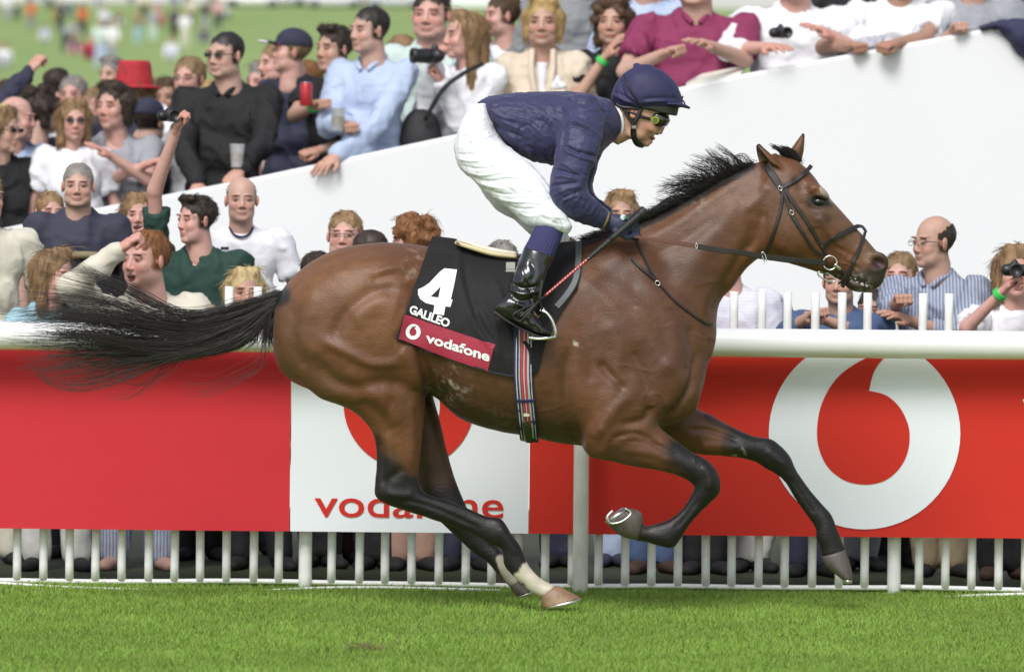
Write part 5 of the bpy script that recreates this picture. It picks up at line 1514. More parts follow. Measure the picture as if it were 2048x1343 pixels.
M_COAT = mat('coat', rough=.46, attr=True, var=.17, vscale=34, stretch=(.55, 1, 1), bump=.5, bscale=190, bdist=.003, sheen=.03, spec=.42, bump2=.05, b2scale=22)
horse = empty('horse', tuple(P(1010, 1228, 0)), 'bay racehorse at full gallop with black legs and streaming tail', 'horse')
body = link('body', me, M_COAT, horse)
BVH = BVHTree.FromPolygons([tuple(x) for x in hv], [tuple(int(i) for i in x) for x in hq])
def hit(px, py, far=False):
    """first point of the horse seen along the photo ray"""
    d = (P(px, py, 0) - CAMP).normalized()
    r = BVH.ray_cast(CAMP, d)
    return r
# eyes
M_EYE = mat('horse_eye', (.009, .006, .005), rough=.12, spec=.5, coat=.3, var=0)
for s in (-1, 1):
    f2 = Field(P(1636, 404, s * .092) - Vector((.05, .05, .05)), P(1636, 404, s * .092) + Vector((.05, .05, .05)), .0025)
    f2.ell(P(1637, 403.5, s * .085), (.024, .017, .0165), None, 0)
    v, q = f2.surf(1)
    link('eye', mesh_np('eye', v, q), M_EYE, body)
# hooves with shoes
M_HOOF = mat('hoof', (.085, .07, .06), rough=.5, var=.35, vscale=30, stretch=(1, 1, .3), bump=.4, bscale=50)
M_PALE = mat('pale_hoof', (.24, .15, .085), rough=.5, var=.4, vscale=25, bump=.4, bscale=50)
M_IRON = mat('worn_alloy', (.55, .55, .53), rough=.32, metal=.9, var=.2)
def hoof(secs, shoe, yc, m):
    v, t = loft(secs, yc, sub=3, ring=32, ex=2.2, caps=None)
    o = link('hoof', mesh_np('hoof', v, t), m, body)
    v, t = loft(shoe, yc, sub=2, ring=32, ex=2.2, caps=None)
    link('horseshoe', mesh_np('horseshoe', v, t, False), M_IRON, o)
hoof([(1113, 1170, 1082, 1192, .038), (1128, 1176, 1082, 1200, .046), (1145, 1185, 1083, 1208, .052), (1160, 1194, 1086, 1215, .058)],
     [(1160, 1194, 1086, 1215, .059), (1162, 1197, 1112, 1219, .056)], NY, M_PALE)
hoof([(1040, 1158, 1020, 1174, .036), (1052, 1168, 1026, 1184, .044), (1066, 1180, 1034, 1192, .048)],
     [(1066, 1180, 1034, 1192, .05), (1068, 1183, 1036, 1195, .049)], FY, M_HOOF)
hoof([(1276, 1080, 1286, 1040, .038), (1250, 1074, 1284, 1026, .05), (1232, 1064, 1272, 1018, .056), (1216, 1048, 1256, 1016, .058)],
     [(1216, 1048, 1256, 1016, .059), (1210, 1043, 1244, 1014, .057)], NY - .02, M_HOOF)
# sole of the folded hoof with the shoe's rim and grassy mud
v, f = tube1([P(1226, 1020, -.19), P(1214, 1034, -.2), P(1222, 1046, -.2), P(1244, 1042, -.2), P(1262, 1026, -.19), P(1250, 1016, -.19)], .0055, 6)
link('horseshoe_rim', mesh_np('rim', v, f), M_IRON, body)
hoof([(1690, 1098, 1644, 1112, .038), (1698, 1118, 1650, 1128, .046), (1704, 1142, 1668, 1145, .052), (1705, 1158, 1686, 1160, .05)],
     [(1705, 1158, 1684, 1158, .052), (1704, 1165, 1688, 1166, .05)], FY, M_HOOF)
# ---- hair
M_HAIR = mat('black_hair', (.017, .0135, .012), rough=.42, var=.3, vscale=3, spec=.5)
M_TAIL = mat('tail_hair', (.032, .024, .020), rough=.42, var=.4, vscale=9, spec=.5)
def strands(guides, n, npt, r0, r1, ysp, jit, name, wig=3.0, trim=(.75, 1.05), locks=None, usp=.10, spread0=4, dens=None, y0=0.0, seed=1, parent=None):
    g = np.random.default_rng(seed)
    K = len(guides)
    G = []
    for gd in guides:
        c = catmull(gd, 8)
        L = np.concatenate([[0], np.cumsum(np.linalg.norm(np.diff(c, axis=0), axis=1))])
        t = np.linspace(0, L[-1], npt)
        G.append(np.stack([np.interp(t, L, c[:, 0]), np.interp(t, L, c[:, 1])], -1))
    G = np.array(G)
    nl = locks or max(n // 14, 1)
    lu = g.choice(K - 1, nl, p=dens) + g.random(nl)
    lt = g.uniform(trim[0], trim[1], nl)
    lk = g.integers(0, nl, n)
    u = np.clip(lu[lk] + g.normal(0, usp, n), 0, K - 1.001)
    i = np.minimum(u.astype(int), K - 2)
    f = (u - i)[:, None, None]
    p = G[i] * (1 - f) + G[i + 1] * f
    s = np.linspace(0, 1, npt)[None]
    tr = (lt[lk] * g.uniform(.82, 1.04, n))[:, None]
    ss = s * tr * (npt - 1)
    a = np.clip(ss.astype(int), 0, npt - 2)
    fr = (ss - a)[..., None]
    row = np.arange(n)[:, None]
    p = p[row, a] + (p[row, a + 1] - p[row, a]) * fr
    cl = lk
    ncl = nl
    ph = g.random((ncl, 4)) * 6.28
    amp = g.uniform(.2, 1, (ncl, 2)) * jit
    off = g.normal(0, 1, (n, 2))
    for k in (0, 1):
        p[..., k] += (np.sin(s * 5 + ph[cl, k][:, None]) * amp[cl, k][:, None] * s + np.sin(s * 13 + ph[cl, k + 2][:, None]) * wig * .5 * s
                      + off[:, k][:, None] * (spread0 * (1 - s) + jit * .16 * s))
    p[..., 0] += g.normal(0, 1, (n, 1)) * wig * s ** 2
    p[..., 1] += g.normal(0, 1, (n, 1)) * wig * s ** 2
    Y = y0 + g.normal(0, 1, (n, 1)) * ysp * (.25 + .75 * s) + np.sin(s * 4 + ph[cl, 2][:, None]) * ysp * .5 * s
    w = Pa(p[..., 0], p[..., 1], Y)
    rr = (r0 + (r1 - r0) * s) * g.uniform(.7, 1.3, n)[:, None]
    v, f = tubes(w, rr)
    o = link(name, mesh_np(name, v, f), M_TAIL if 'tail' in name else M_HAIR, parent)
    return o
TG = [[(560, 584), (480, 606), (395, 622), (330, 606), (270, 574), (180, 540), (90, 512)], [(560, 588), (470, 618), (390, 634), (310, 614), (230, 582), (150, 566), (76, 556)],
      [(560, 592), (470, 630), (380, 648), (290, 636), (200, 612), (120, 604), (66, 606)], [(558, 598), (470, 645), (380, 664), (280, 656), (180, 644), (110, 640), (56, 640)],
      [(556, 602), (470, 650), (380, 680), (280, 680), (180, 668), (110, 664), (56, 660)], [(554, 606), (475, 662), (390, 694), (300, 704), (200, 692), (120, 692), (66, 690)],
      [(552, 608), (490, 670), (410, 702), (340, 712), (250, 716), (160, 722), (96, 744)], [(552, 610), (500, 678), (418, 706), (340, 714), (250, 744), (170, 768), (112, 766), (84, 742)]]
strands(TG, 1600, 30, .0010, .0004, .05, 19, 'tail', 3.5, trim=(.78, 1.10), locks=110, dens=[.06, .09, .16, .20, .19, .15, .15], seed=3, parent=horse)
strands([[(552, 606), (546, 650), (544, 690)], [(548, 606), (530, 650), (524, 694)], [(545, 612), (505, 660), (470, 694), (420, 716)]], 420, 14, .0011, .0005, .02, 5, 'tail_underside', 2.5, seed=5, parent=horse)
strands([[(540, 640), (500, 700), (440, 726), (370, 740), (330, 765)], [(540, 650), (545, 710), (520, 755), (450, 780), (380, 795)], [(520, 680), (420, 720), (370, 740), (345, 770)], [(350, 705), (300, 760), (270, 785), (210, 792)],
         [(330, 600), (300, 575), (290, 550)]], 34, 20, .0009, .0005, .04, 12, 'tail_wisps', 9, seed=8, parent=horse)
MG = [[(1178, 484), (1160, 480), (1140, 490)], [(1250, 462), (1222, 456), (1185, 470)], [(1310, 438), (1282, 430), (1240, 446)], [(1350, 416), (1322, 414), (1288, 436)],
      [(1380, 400), (1346, 396), (1302, 404)], [(1410, 382), (1380, 370), (1346, 368), (1308, 372)], [(1436, 368), (1404, 348), (1386, 344), (1366, 336)],
      [(1460, 354), (1430, 326), (1412, 318), (1392, 316)], [(1486, 342), (1462, 312), (1444, 304), (1424, 288)], [(1512, 330), (1490, 318), (1466, 306), (1440, 300)]]
strands(MG, 1500, 16, .0010, .0004, .022, 10, 'mane', .9, trim=(.4, 1.1), locks=150, usp=.14, spread0=4, dens=[.07, .12, .13, .13, .13, .13, .12, .1, .07], seed=11, parent=horse)
strands([[(a[0][0] + 4, a[0][1] - 1), (a[0][0] * .8 + a[1][0] * .2 - 6, a[0][1] * .85 + a[1][1] * .15 - 3), (a[0][0] * .5 + a[1][0] * .5 - 16, a[0][1] * .5 + a[1][1] * .5 + 5)] for a in MG], 1300, 8, .0012, .0006, .018, 2, 'mane_root', 1.0, trim=(.6, 1.1), locks=300, usp=.3, spread0=4, seed=17, parent=horse)
strands([[(1590, 324), (1572, 304), (1545, 292)], [(1600, 326), (1592, 306), (1566, 292)], [(1575, 318), (1556, 300), (1538, 290)]], 260, 12, .001, .0005, .015, 3, 'forelock', 2, seed=13, parent=horse)
# ================================================================== JOCKEY
jock = empty('person', tuple(P(1060, 560, -.05)), 'jockey in navy silks and white breeches crouched over the galloping horse', 'jockey')
SKIN = mat('face_skin', (.50, .27, .19), rough=.5, attr=True, var=.06, vscale=30, bump=.15, bscale=150, bdist=.001, sub=.12)
M_SILK = mat('navy_silk', (.036, .036, .095), rough=.5, var=.12, vscale=10, bump=.35, bscale=45, bdist=.004, sheen=.1, spec=.3, stretch=(1, 1, 1.6))
M_CAP = mat('navy_cap_silk', (.034, .033, .088), rough=.58, spec=.25, var=.1, vscale=10, bump=.25, bscale=80, bdist=.003)
M_WHITE = mat('white_breeches', (.80, .80, .79), rough=.62, var=.03, vscale=10, bump=.3, bscale=50, bdist=.004, stretch=(1, 1, 1))
M_BOOT = mat('polished_boot', (.006, .006, .007), rough=.2, var=.2, coat=.7, bump=.35, bscale=22, bdist=.006)
M_BLACK = mat('black_leather', (.012, .011, .011), rough=.42, var=.2, bump=.3, bscale=120, bdist=.001)
M_GLOVE = mat('navy_glove', (.03, .035, .08), rough=.6, var=.2, bump=.4, bscale=120, bdist=.002)
def field_px(x0, y0, x1, y1, ya, yb, h, band=8):
    a, b = P(x0, y1, ya), P(x1, y0, yb)
    return Field((min(a.x, P(x0, y1, yb).x) - .03, ya, min(a.z, P(x0, y1, yb).z) - .03), (max(b.x, P(x1, y0, ya).x) + .03, yb, max(b.z, P(x1, y0, ya).z) + .03), h, band)
def CC(f, px, py, y, rpx, rpy, ry, a=0, k=.01, op='add'):
    t = radians(-a)
    M = np.array([[cos(t), 0, -sin(t)], [0, 1, 0], [sin(t), 0, cos(t)]])
    f.ell(P(px, py, y), (rpx / PPM, ry, rpy / PPM), M, k, op)
def finish(f, name, m, parent, strokes=(), noise=0.0, nsc=20, sm=2, face=.3, colf=None, extra=None, crumple=0.0, cdir=(1, 1, 1)):
    v, q = f.surf(sm)
    n = vnorm(v, q)
    if strokes:
        v = stroke(v, q, toPx(v), n, strokes, face=face)
    if noise:
        v = v + n * (fnoise(v, nsc, 4) * noise)[:, None]
    if crumple:
        w_ = v * np.array(cdir)
        w_ = w_ + .05 * np.stack([fnoise(v, 7, 1, 2), fnoise(v, 7, 5, 2), fnoise(v, 7, 9, 2)], -1)
        r1 = (1 - np.abs(fnoise(w_, 15, 3, 2)) * 2.6).clip(-.3, 1) ** 3
        r2 = (1 - np.abs(fnoise(w_[:, [1, 2, 0]], 30, 6, 2)) * 2.6).clip(-.3, 1) ** 3
        v = v + n * ((r1 * .62 + r2 * .38) * crumple)[:, None]
    if extra: v = extra(v, n)
    me = mesh_np(name, v, q)
    if colf is not None: vcol(me, colf(v, toPx(v)))
    return link(name, me, m, parent)
# --- body: head, neck and the limbs under the clothes as one skin
f = field_px(930, 130, 1350, 640, -.40, .30, .0035)
HY = -.01
f.mesh(loft([(1328, 160, 1250, 165, .05), (1346, 195, 1236, 195, .074), (1340, 222, 1238, 226, .075), (1329, 238, 1243, 246, .069), (1320, 254, 1250, 262, .061), (1305, 272, 1256, 274, .046), (1296, 284, 1270, 282, .028)], HY, ex=2.1, caps=(.5, .3)), 0)
f.cone(P(1334, 234, HY), P(1320, 263, HY), .008, .0115, .012)                # nose
for s in (-1, 1): CC(f, 1314, 266, HY + s * .012, 6, 4.5, .008, 0, .006)     # nostril wings
CC(f, 1306, 274, HY, 6.5, 4, .02, 60, .006); CC(f, 1301, 281, HY, 6, 4, .018, 60, .005); CC(f, 1290, 285, HY, 11, 8, .02, 30, .012)
for s in (-1, 1):
    CC(f, 1303, 252, HY + s * .05, 16, 10, .016, 60, .012)                   # cheekbone
    CC(f, 1270, 268, HY + s * .04, 18, 11, .02, 10, .015)                    # jaw
    CC(f, 1268, 225, HY + s * .076, 8.5, 13, .008, 15, .004); CC(f, 1268, 224, HY + s * .086, 4.5, 8, .006, 15, .003, 'sub')
    CC(f, 1318, 240, HY + s * .034, 7, 5, .012, 60, .006, 'sub')
f.mesh(loft([(1275, 240, 1236, 226, .06), (1262, 274, 1228, 242, .055), (1236, 290, 1205, 220, .06)], HY), .012)
inner = lambda pts, r: [f.cone(P(*pts[i]), P(*pts[i + 1]), r[i], r[i + 1], .02) for i in range(len(pts) - 1)]
inner([(1222, 240, 0), (1130, 250, 0), (1040, 240, 0), (968, 262, 0)], [.05, .08, .08, .07])
inner([(1165, 235, -.12), (1132, 380, -.25), (1212, 440, -.18), (1240, 452, -.17)], [.035, .026, .02, .02])
inner([(1186, 240, .10), (1168, 385, .2), (1206, 427, .1)], [.025, .016, .016])
inner([(960, 290, -.08), (1098, 425, -.24), (1045, 600, -.345), (1078, 652, -.345)], [.06, .032, .02, .014])
inner([(960, 290, .08), (1085, 435, .2), (1042, 600, .345)], [.06, .03, .02])
def skincol(v, p):
    c = np.tile([.55, .31, .225], (len(v), 1)) * (1 + .1 * fnoise(v, 40, 2))[:, None]
    def sp(x, y, r, col, s=1):
        w = np.clip(1 - np.hypot(p[:, 0] - x, p[:, 1] - y) / r, 0, 1)[:, None] * s
        c[:] = c * (1 - w) + np.array(col) * w
    sp(1303, 277, 9, (.35, .1, .09), 1.0); sp(1304, 277.5, 4, (.14, .05, .045), 1); sp(1268, 225, 14, (.5, .19, .14), .8)
    sp(1300, 256, 16, (.52, .22, .17), .7); sp(1287, 280, 14, (.34, .2, .15), .6); sp(1314, 268, 4, (.12, .05, .04), 1); sp(1270, 224, 5, (.2, .08, .06), .9)
    return c
finish(f, 'body', SKIN, jock, [([(1312, 271), (1306, 276), (1297, 278)], 1.6, -.0035), ([(1309, 262), (1300, 268), (1294, 276)], 3, -.003)], colf=skincol, face=.6)
# --- silk shirt
f = field_px(945, 175, 1250, 470, -.36, .30, .0042)
f.mesh(loft([(956, 205, 962, 222, .06), (980, 194, 984, 252, .13), (1021, 188, 1008, 286, .155), (1060, 185, 1042, 311, .165), (1100, 184, 1086, 327, .175), (1140, 184, 1128, 330, .185),
             (1178, 189, 1168, 325, .19), (1206, 196, 1200, 306, .165), (1224, 203, 1224, 286, .115), (1236, 216, 1240, 276, .08)], 0, ex=2.2, caps=(.2, .2)), 0)
f.mesh(loft([(1132, 205, 1196, 202, .05, -.13), (1122, 240, 1202, 232, .066, -.175), (1114, 285, 1203, 280, .068, -.215), (1107, 328, 1190, 322, .062, -.24), (1101, 362, 1177, 352, .058, -.255),
             (1101, 393, 1174, 374, .054, -.26), (1113, 417, 1180, 388, .05, -.255), (1138, 435, 1192, 401, .045, -.24), (1168, 448, 1207, 412, .041, -.215), (1198, 456, 1218, 423, .036, -.19), (1210, 457, 1222, 427, .034, -.18)], 0, caps=(.5, .1)), .03)
f.mesh(loft([(1160, 230, 1215, 225, .06, .13), (1170, 290, 1212, 285, .06, .18), (1160, 330, 1197, 325, .055, .2), (1152, 372, 1186, 366, .05, .2), (1160, 402, 1188, 386, .047, .18),
             (1185, 426, 1200, 399, .04, .15), (1212, 447, 1222, 416, .035, .1)], 0), .03)
W = [([(1123, 215), (1127, 260), (1122, 300), (1108, 335)], 5, -.012), ([(1135, 212), (1140, 255), (1136, 300)], 7, .005),
     ([(1137, 242), (1160, 246), (1180, 256), (1198, 272)], 4, .008), ([(1134, 252), (1158, 254), (1178, 266), (1194, 284)], 4, -.009),
     ([(1130, 292), (1150, 302), (1172, 308), (1192, 312)], 4, -.012), ([(1128, 300), (1150, 311), (1172, 318), (1188, 322)], 4, .009), ([(1112, 322), (1135, 332), (1160, 348)], 4, .008),
     ([(1108, 338), (1130, 344), (1155, 352)], 4, -.011), ([(1106, 355), (1125, 352), (1150, 358)], 5, .008), ([(1104, 372), (1128, 368), (1156, 366)], 4, -.008), ([(1110, 390), (1130, 380), (1160, 372)], 4, .007),
     ([(1118, 402), (1140, 390), (1165, 380)], 3.5, -.007), ([(1150, 405), (1158, 396), (1162, 388)], 3, .005), ([(1165, 420), (1172, 410), (1176, 400)], 3, -.005), ([(1180, 430), (1188, 418), (1192, 408)], 3, .005),
     ([(1195, 440), (1200, 430), (1204, 420)], 3, -.004), ([(965, 208), (990, 212), (1010, 202)], 4, -.006), ([(975, 212), (1000, 232), (1030, 240)], 4, .006), ([(985, 245), (1010, 262), (1030, 268), (1060, 282)], 5, -.009),
     ([(992, 262), (1020, 270), (1045, 288), (1070, 310)], 5, .008), ([(1000, 240), (1020, 250), (1050, 262)], 4, .006), ([(1010, 220), (1050, 228), (1080, 246)], 5, -.006), ([(1040, 205), (1070, 216), (1095, 238)], 5, .005),
     ([(1060, 250), (1085, 270), (1100, 300)], 5, .007), ([(1050, 290), (1075, 300), (1100, 318)], 4, -.008), ([(1080, 235), (1100, 260), (1112, 290)], 4, -.006), ([(1035, 262), (1055, 250), (1070, 262)], 4, -.006),
     ([(1100, 188), (1130, 196), (1160, 192)], 4, .004), ([(1130, 200), (1160, 208), (1190, 206)], 4, -.005), ([(1140, 212), (1170, 220), (1196, 222)], 4, .005), ([(1170, 225), (1200, 222), (1220, 226)], 4, -.005),
     ([(1205, 210), (1215, 240), (1220, 270)], 5, -.006), ([(1196, 215), (1204, 250), (1206, 290)], 5, .005), ([(1000, 196), (1040, 198), (1080, 196)], 4, .004), ([(1000, 206), (1040, 210), (1080, 206)], 4, -.004)]
g = np.random.default_rng(3)
for i in range(80):
    x, y = g.uniform(985, 1110), g.uniform(200, 315)
    a = g.uniform(.2, 1.0)
    L = g.uniform(8, 20)
    W.append(([(x, y), (x + cos(a) * L, y + sin(a) * L + g.uniform(-3, 3)), (x + cos(a) * L * 2, y + sin(a) * L * 2)], g.uniform(1.8, 3.2), g.uniform(-.0042, .0042)))
for i in range(34):
    t = g.random()
    x, y = (1160 - 30 * t + g.uniform(-35, 35), 215 + 190 * t)
    a = g.uniform(-.3, .6)
    L = g.uniform(7, 16)
    W.append(([(x, y), (x + cos(a) * L, y + sin(a) * L + g.uniform(-3, 3)), (x + cos(a) * L * 2, y + sin(a) * L * 2)], g.uniform(1.8, 3), g.uniform(-.004, .004)))
W = [(w[0], w[1] * (.72 if w[1] > 3.3 else 1), w[2] * .72) for w in W]
shirt = finish(f, 'silk_shirt', M_SILK, jock, W, .002, 22, face=.5, crumple=.0048, cdir=(1, 1, .7))
v, fc = tube1([P(1233, 212, -.075), P(1243, 232, -.085), P(1246, 256, -.07), P(1240, 276, -.04)], .006, 8, flat=None)
link('collar_band', mesh_np('collar', v, fc), mat('white_cotton', (.75, .75, .74), rough=.8), shirt)
v, fc = tube1([P(1218, 425, -.205), P(1216, 436, -.225), P(1211, 448, -.222), P(1206, 456, -.2)], .0045, 6)
link('cuff_elastic', mesh_np('cuff', v, fc), mat('olive_elastic', (.16, .13, .03), rough=.7), shirt)
# --- white breeches
f = field_px(900, 195, 1150, 490, -.34, .28, .0042)
f.mesh(loft([(978, 208, 945, 212, .12, 0), (988, 245, 922, 248, .16, -.02), (1000, 272, 909, 292, .165, -.05), (1024, 298, 919, 334, .13, -.11), (1052, 320, 953, 366, .108, -.155), (1080, 348, 989, 397, .092, -.19),
             (1101, 374, 1024, 422, .08, -.215), (1114, 404, 1048, 446, .07, -.23), (1130, 428, 1070, 456, .06, -.24)], 0, caps=(.2, .4)), 0)
f.mesh(loft([(1118, 412, 1052, 432, .062, -.235), (1134, 436, 1064, 442, .06, -.245), (1144, 452, 1080, 446, .054, -.25), (1136, 468, 1086, 442, .046, -.252)], 0, caps=(.3, .1)), .025)
f.mesh(loft([(988, 250, 925, 262, .13, .04), (1024, 300, 935, 330, .12, .10), (1080, 360, 985, 410, .09, .17), (1108, 410, 1030, 440, .075, .2), (1128, 445, 1052, 462, .06, .21), (1140, 485, 1090, 490, .05, .24)], 0), .02)
W = []
for (l, r, a) in (([(945, 235), (925, 260), (918, 300)], 5, .004), ([(918, 318), (950, 322), (985, 312)], 3.5, .007), ([(915, 308), (945, 308), (975, 296)], 3.5, -.007), ([(922, 330), (960, 338), (1010, 330)], 3, -.006),
                  ([(925, 338), (960, 350), (1010, 345), (1050, 352)], 3.5, .007), ([(935, 350), (975, 362), (1020, 358), (1060, 368)], 3, -.007), ([(950, 362), (990, 374), (1030, 374), (1070, 384)], 3.5, .007),
                  ([(965, 376), (1005, 388), (1045, 388), (1085, 398)], 3, -.007), ([(985, 392), (1020, 402), (1060, 404), (1095, 410)], 3.5, .006), ([(1000, 404), (1035, 416), (1070, 418)], 3, -.006),
                  ([(930, 285), (955, 280), (985, 270)], 3, .006), ([(925, 275), (950, 266), (975, 262)], 3, -.005), ([(960, 300), (1000, 310), (1040, 330), (1075, 355)], 3.5, .005), ([(975, 296), (1015, 312), (1055, 340)], 3, -.005),
                  ([(1020, 310), (1050, 330), (1085, 365), (1102, 392)], 3.5, -.004), ([(1040, 425), (1055, 432), (1080, 430)], 3, .005), ([(1074, 408), (1096, 420), (1118, 420)], 3.5, -.008), ([(1080, 426), (1100, 434), (1125, 436)], 3.5, .008),
                  ([(1084, 434), (1104, 444), (1130, 450)], 3, -.006), ([(1094, 425), (1108, 440), (1118, 458)], 3, .006), ([(1110, 428), (1122, 440), (1130, 455)], 3, -.006), ([(950, 215), (938, 235), (930, 255)], 4, -.004),
                  ([(985, 255), (1000, 275), (1020, 295)], 4, -.006)):
    W.append((l, r, a))
for i in range(40):
    t = g.random()
    x, y = 925 + 150 * t + g.uniform(-5, 35), 300 + 110 * t + g.uniform(-30, 20)
    a, L = g.uniform(-.1, .55), g.uniform(8, 22)
    W.append(([(x, y), (x + cos(a) * L, y + sin(a) * L), (x + cos(a + .2) * L * 2, y + sin(a + .1) * L * 2)], g.uniform(1.6, 2.6), g.uniform(-.0035, .0035)))
def brcol(v, p):
    c = np.tile([.78, .80, .84], (len(v), 1))
    for x, y, r in ((1118, 445, 14), (1128, 455, 12), (1108, 436, 8)):
        w = (np.clip(1 - np.hypot(p[:, 0] - x, p[:, 1] - y) / r, 0, 1) * sstep(fnoise(v, 60, 1), -.2, .4) * .8)[:, None]
        c = c * (1 - w) + np.array((.16, .2, .06)) * w
    return c
MATS.pop('white_breeches')
M_WHITE = mat('white_breeches', (.80, .80, .79), rough=.62, attr=True, var=.03, vscale=10, bump=.35, bscale=40, bdist=.005)
W = [(w[0], w[1] * (.68 if w[1] > 2.7 else 1), w[2] * (.62 if w[1] > 2.7 else 1)) for w in W]
finish(f, 'breeches', M_WHITE, jock, W, .0015, 18, face=.5, colf=brcol, crumple=.004, cdir=(.55, 1, 1.1))
# --- socks and boots
def leg(s):
    near_ = s < 0
    Y = lambda y: -y * 1.0 if not near_ else y
    f = field_px(1040, 435, 1135, 525, min(Y(-.25), Y(-.36)) - .1, max(Y(-.25), Y(-.36)) + .1, .004)
    f.mesh(loft([(1085, 441, 1127, 465, .047, Y(-.252)), (1070, 454, 1122, 480, .05, Y(-.265)), (1060, 474, 1115, 498, .051, Y(-.285)), (1047, 497, 1108, 515, .053, Y(-.3))], 0, caps=(.1, .1)), 0)
    rib = [([(1070 + i * 6, 461 + i * 2.6), (1056 + i * 6, 497 + i * 2.2)], 1.7, .0022) for i in range(8)]
    sock = finish(f, 'sock', mat('navy_sock', (.03, .03, .10), rough=.85, var=.15, bump=.5, bscale=150), jock, rib, face=.6)
    f = field_px(980, 485, 1120, 685, min(Y(-.3), Y(-.345)) - .11, max(Y(-.3), Y(-.345)) + .11, .0038)
    f.mesh(loft([(1048, 494, 1110, 513, .054, Y(-.3)), (1039, 518, 1100, 532, .056, Y(-.31)), (1030, 543, 1092, 553, .054, Y(-.325)), (1020, 568, 1085, 575, .048, Y(-.335)), (1019, 586, 1079, 593, .044, Y(-.34)), (1008, 602, 1074, 616, .042, Y(-.345))], 0, caps=(.05, .3)), 0)
    f.mesh(loft([(1006, 598, 991, 622, .03), (1022, 590, 1003, 636, .038), (1048, 600, 1028, 648, .041), (1070, 626, 1052, 661, .042), (1088, 649, 1078, 670, .043), (1104, 659, 1097, 673, .034)], Y(-.345), caps=(.4, .5)), .02)
    ws = [([(1024, 566), (1045, 576), (1075, 572)], 4, -.009), ([(1020, 578), (1045, 588), (1074, 582)], 4, .008), ([(1022, 590), (1042, 602), (1068, 596)], 4, -.008), ([(1050, 560), (1062, 585), (1066, 610)], 4, -.007),
          ([(1036, 530), (1046, 550), (1040, 568)], 5, .006), ([(1060, 520), (1070, 545), (1060, 565)], 6, -.006), ([(1030, 605), (1050, 615), (1066, 632)], 4, .006), ([(1045, 640), (1060, 645), (1080, 662)], 4, -.005), ([(1062, 625), (1056, 640), (1070, 650)], 3, .006)]
    boot = finish(f, 'boot', M_BOOT, jock, ws, .004, 11, face=.6)
    f = field_px(980, 600, 1115, 690, min(Y(-.345), Y(-.345)) - .08, Y(-.345) + .08, .003)
    f.mesh(loft([(991, 620, 989, 629, .026), (1022, 643, 1021, 648, .036), (1056, 661, 1055, 665, .04), (1082, 671, 1082, 675, .042), (1104, 671, 1104, 675, .032)], Y(-.345), ex=3), 0)
    finish(f, 'sole', mat('boot_sole', (.03, .026, .022), rough=.7), boot)
leg(-1); leg(1)
# --- helmet with silk cover, peak and harness
f = field_px(1215, 125, 1390, 235, -.14, .13, .0032)
f.mesh(loft([(1362, 212, 1230, 212, .098), (1365, 203, 1222, 202, .108), (1361, 186, 1224, 184, .112), (1350, 164, 1234, 162, .104), (1330, 145, 1249, 146, .085), (1308, 134, 1268, 134, .05)], HY, ex=2.15, caps=(.15, .25)), 0)
f.mesh(loft([(1335, 205, 1335, 212, .098), (1358, 206, 1357, 214, .088), (1372, 210, 1370, 216, .066), (1380, 214, 1379, 218, .035)], HY, ex=2.4), .008)
CC(f, 1273, 131, HY, 7, 5, .012, 0, .006)
W = [([(1226, 190), (1240, 196), (1262, 208)], 3, .004), ([(1230, 182), (1250, 194), (1275, 208)], 3, -.004), ([(1237, 162), (1234, 178), (1240, 196)], 3, .004), ([(1244, 158), (1244, 176), (1252, 198)], 3, -.004),
     ([(1225, 200), (1245, 206), (1268, 211)], 2.5, -.003), ([(1256, 190), (1266, 200), (1280, 208)], 3, .003), ([(1285, 205), (1320, 202), (1355, 203)], 3, .004), ([(1285, 198), (1320, 196), (1352, 196)], 3, -.003)]
hel = finish(f, 'helmet', M_CAP, jock, W, .0015, 30, face=.7)
v, fc = tube1([P(1247, 150, -.085), P(1254, 168, -.112), P(1268, 192, -.122), P(1284, 214, -.112)], .0032, 6)
link('helmet_elastic', mesh_np('elastic', v, fc), M_BLACK, hel)
f = field_px(1225, 195, 1365, 245, -.13, .12, .0032)
f.mesh(loft([(1358, 210, 1240, 206, .094), (1357, 220, 1242, 214, .094), (1354, 232, 1272, 216, .09)], HY, ex=2.3, caps=(.1, .1)), 0)
finish(f, 'helmet_shell', mat('dark_shell', (.02, .021, .016), rough=.45, var=.2), hel)
v, fc = tube1([P(1371, 212, -.02), P(1368, 204, -.02), P(1364, 199, -.02), P(1366, 192, -.02)], .003, 6)
link('peak_bow', mesh_np('bow', v, fc), M_BLACK, hel)
v, fc = join_np([tube1([P(1283, 214, -.086), P(1276, 232, -.09), P(1268, 248, -.087), P(1266, 262, -.076)], .0085, 8), tube1([P(1246, 214, -.086), P(1256, 232, -.088), P(1268, 250, -.088)], .0065, 8),
                 tube1([P(1266, 258, -.072), P(1268, 272, -.064), P(1274, 286, -.042), P(1284, 291, -.012), P(1282, 290, .02)], [.011, .013, .013, .010, .008], 8), tube1([P(1232, 208, -.085), P(1244, 214, -.09), P(1262, 216, -.094), P(1284, 220, -.088)], .006, 8)])
link('chin_strap', mesh_np('chin_strap', v, fc), M_BLACK, hel)
v, fc = box_np(P(1268, 254, -.1), (.016, .008, .012))
link('buckle', mesh_np('buckle', v, fc, False), mat('dull_metal', (.25, .25, .25), rough=.35, metal=.8), hel)
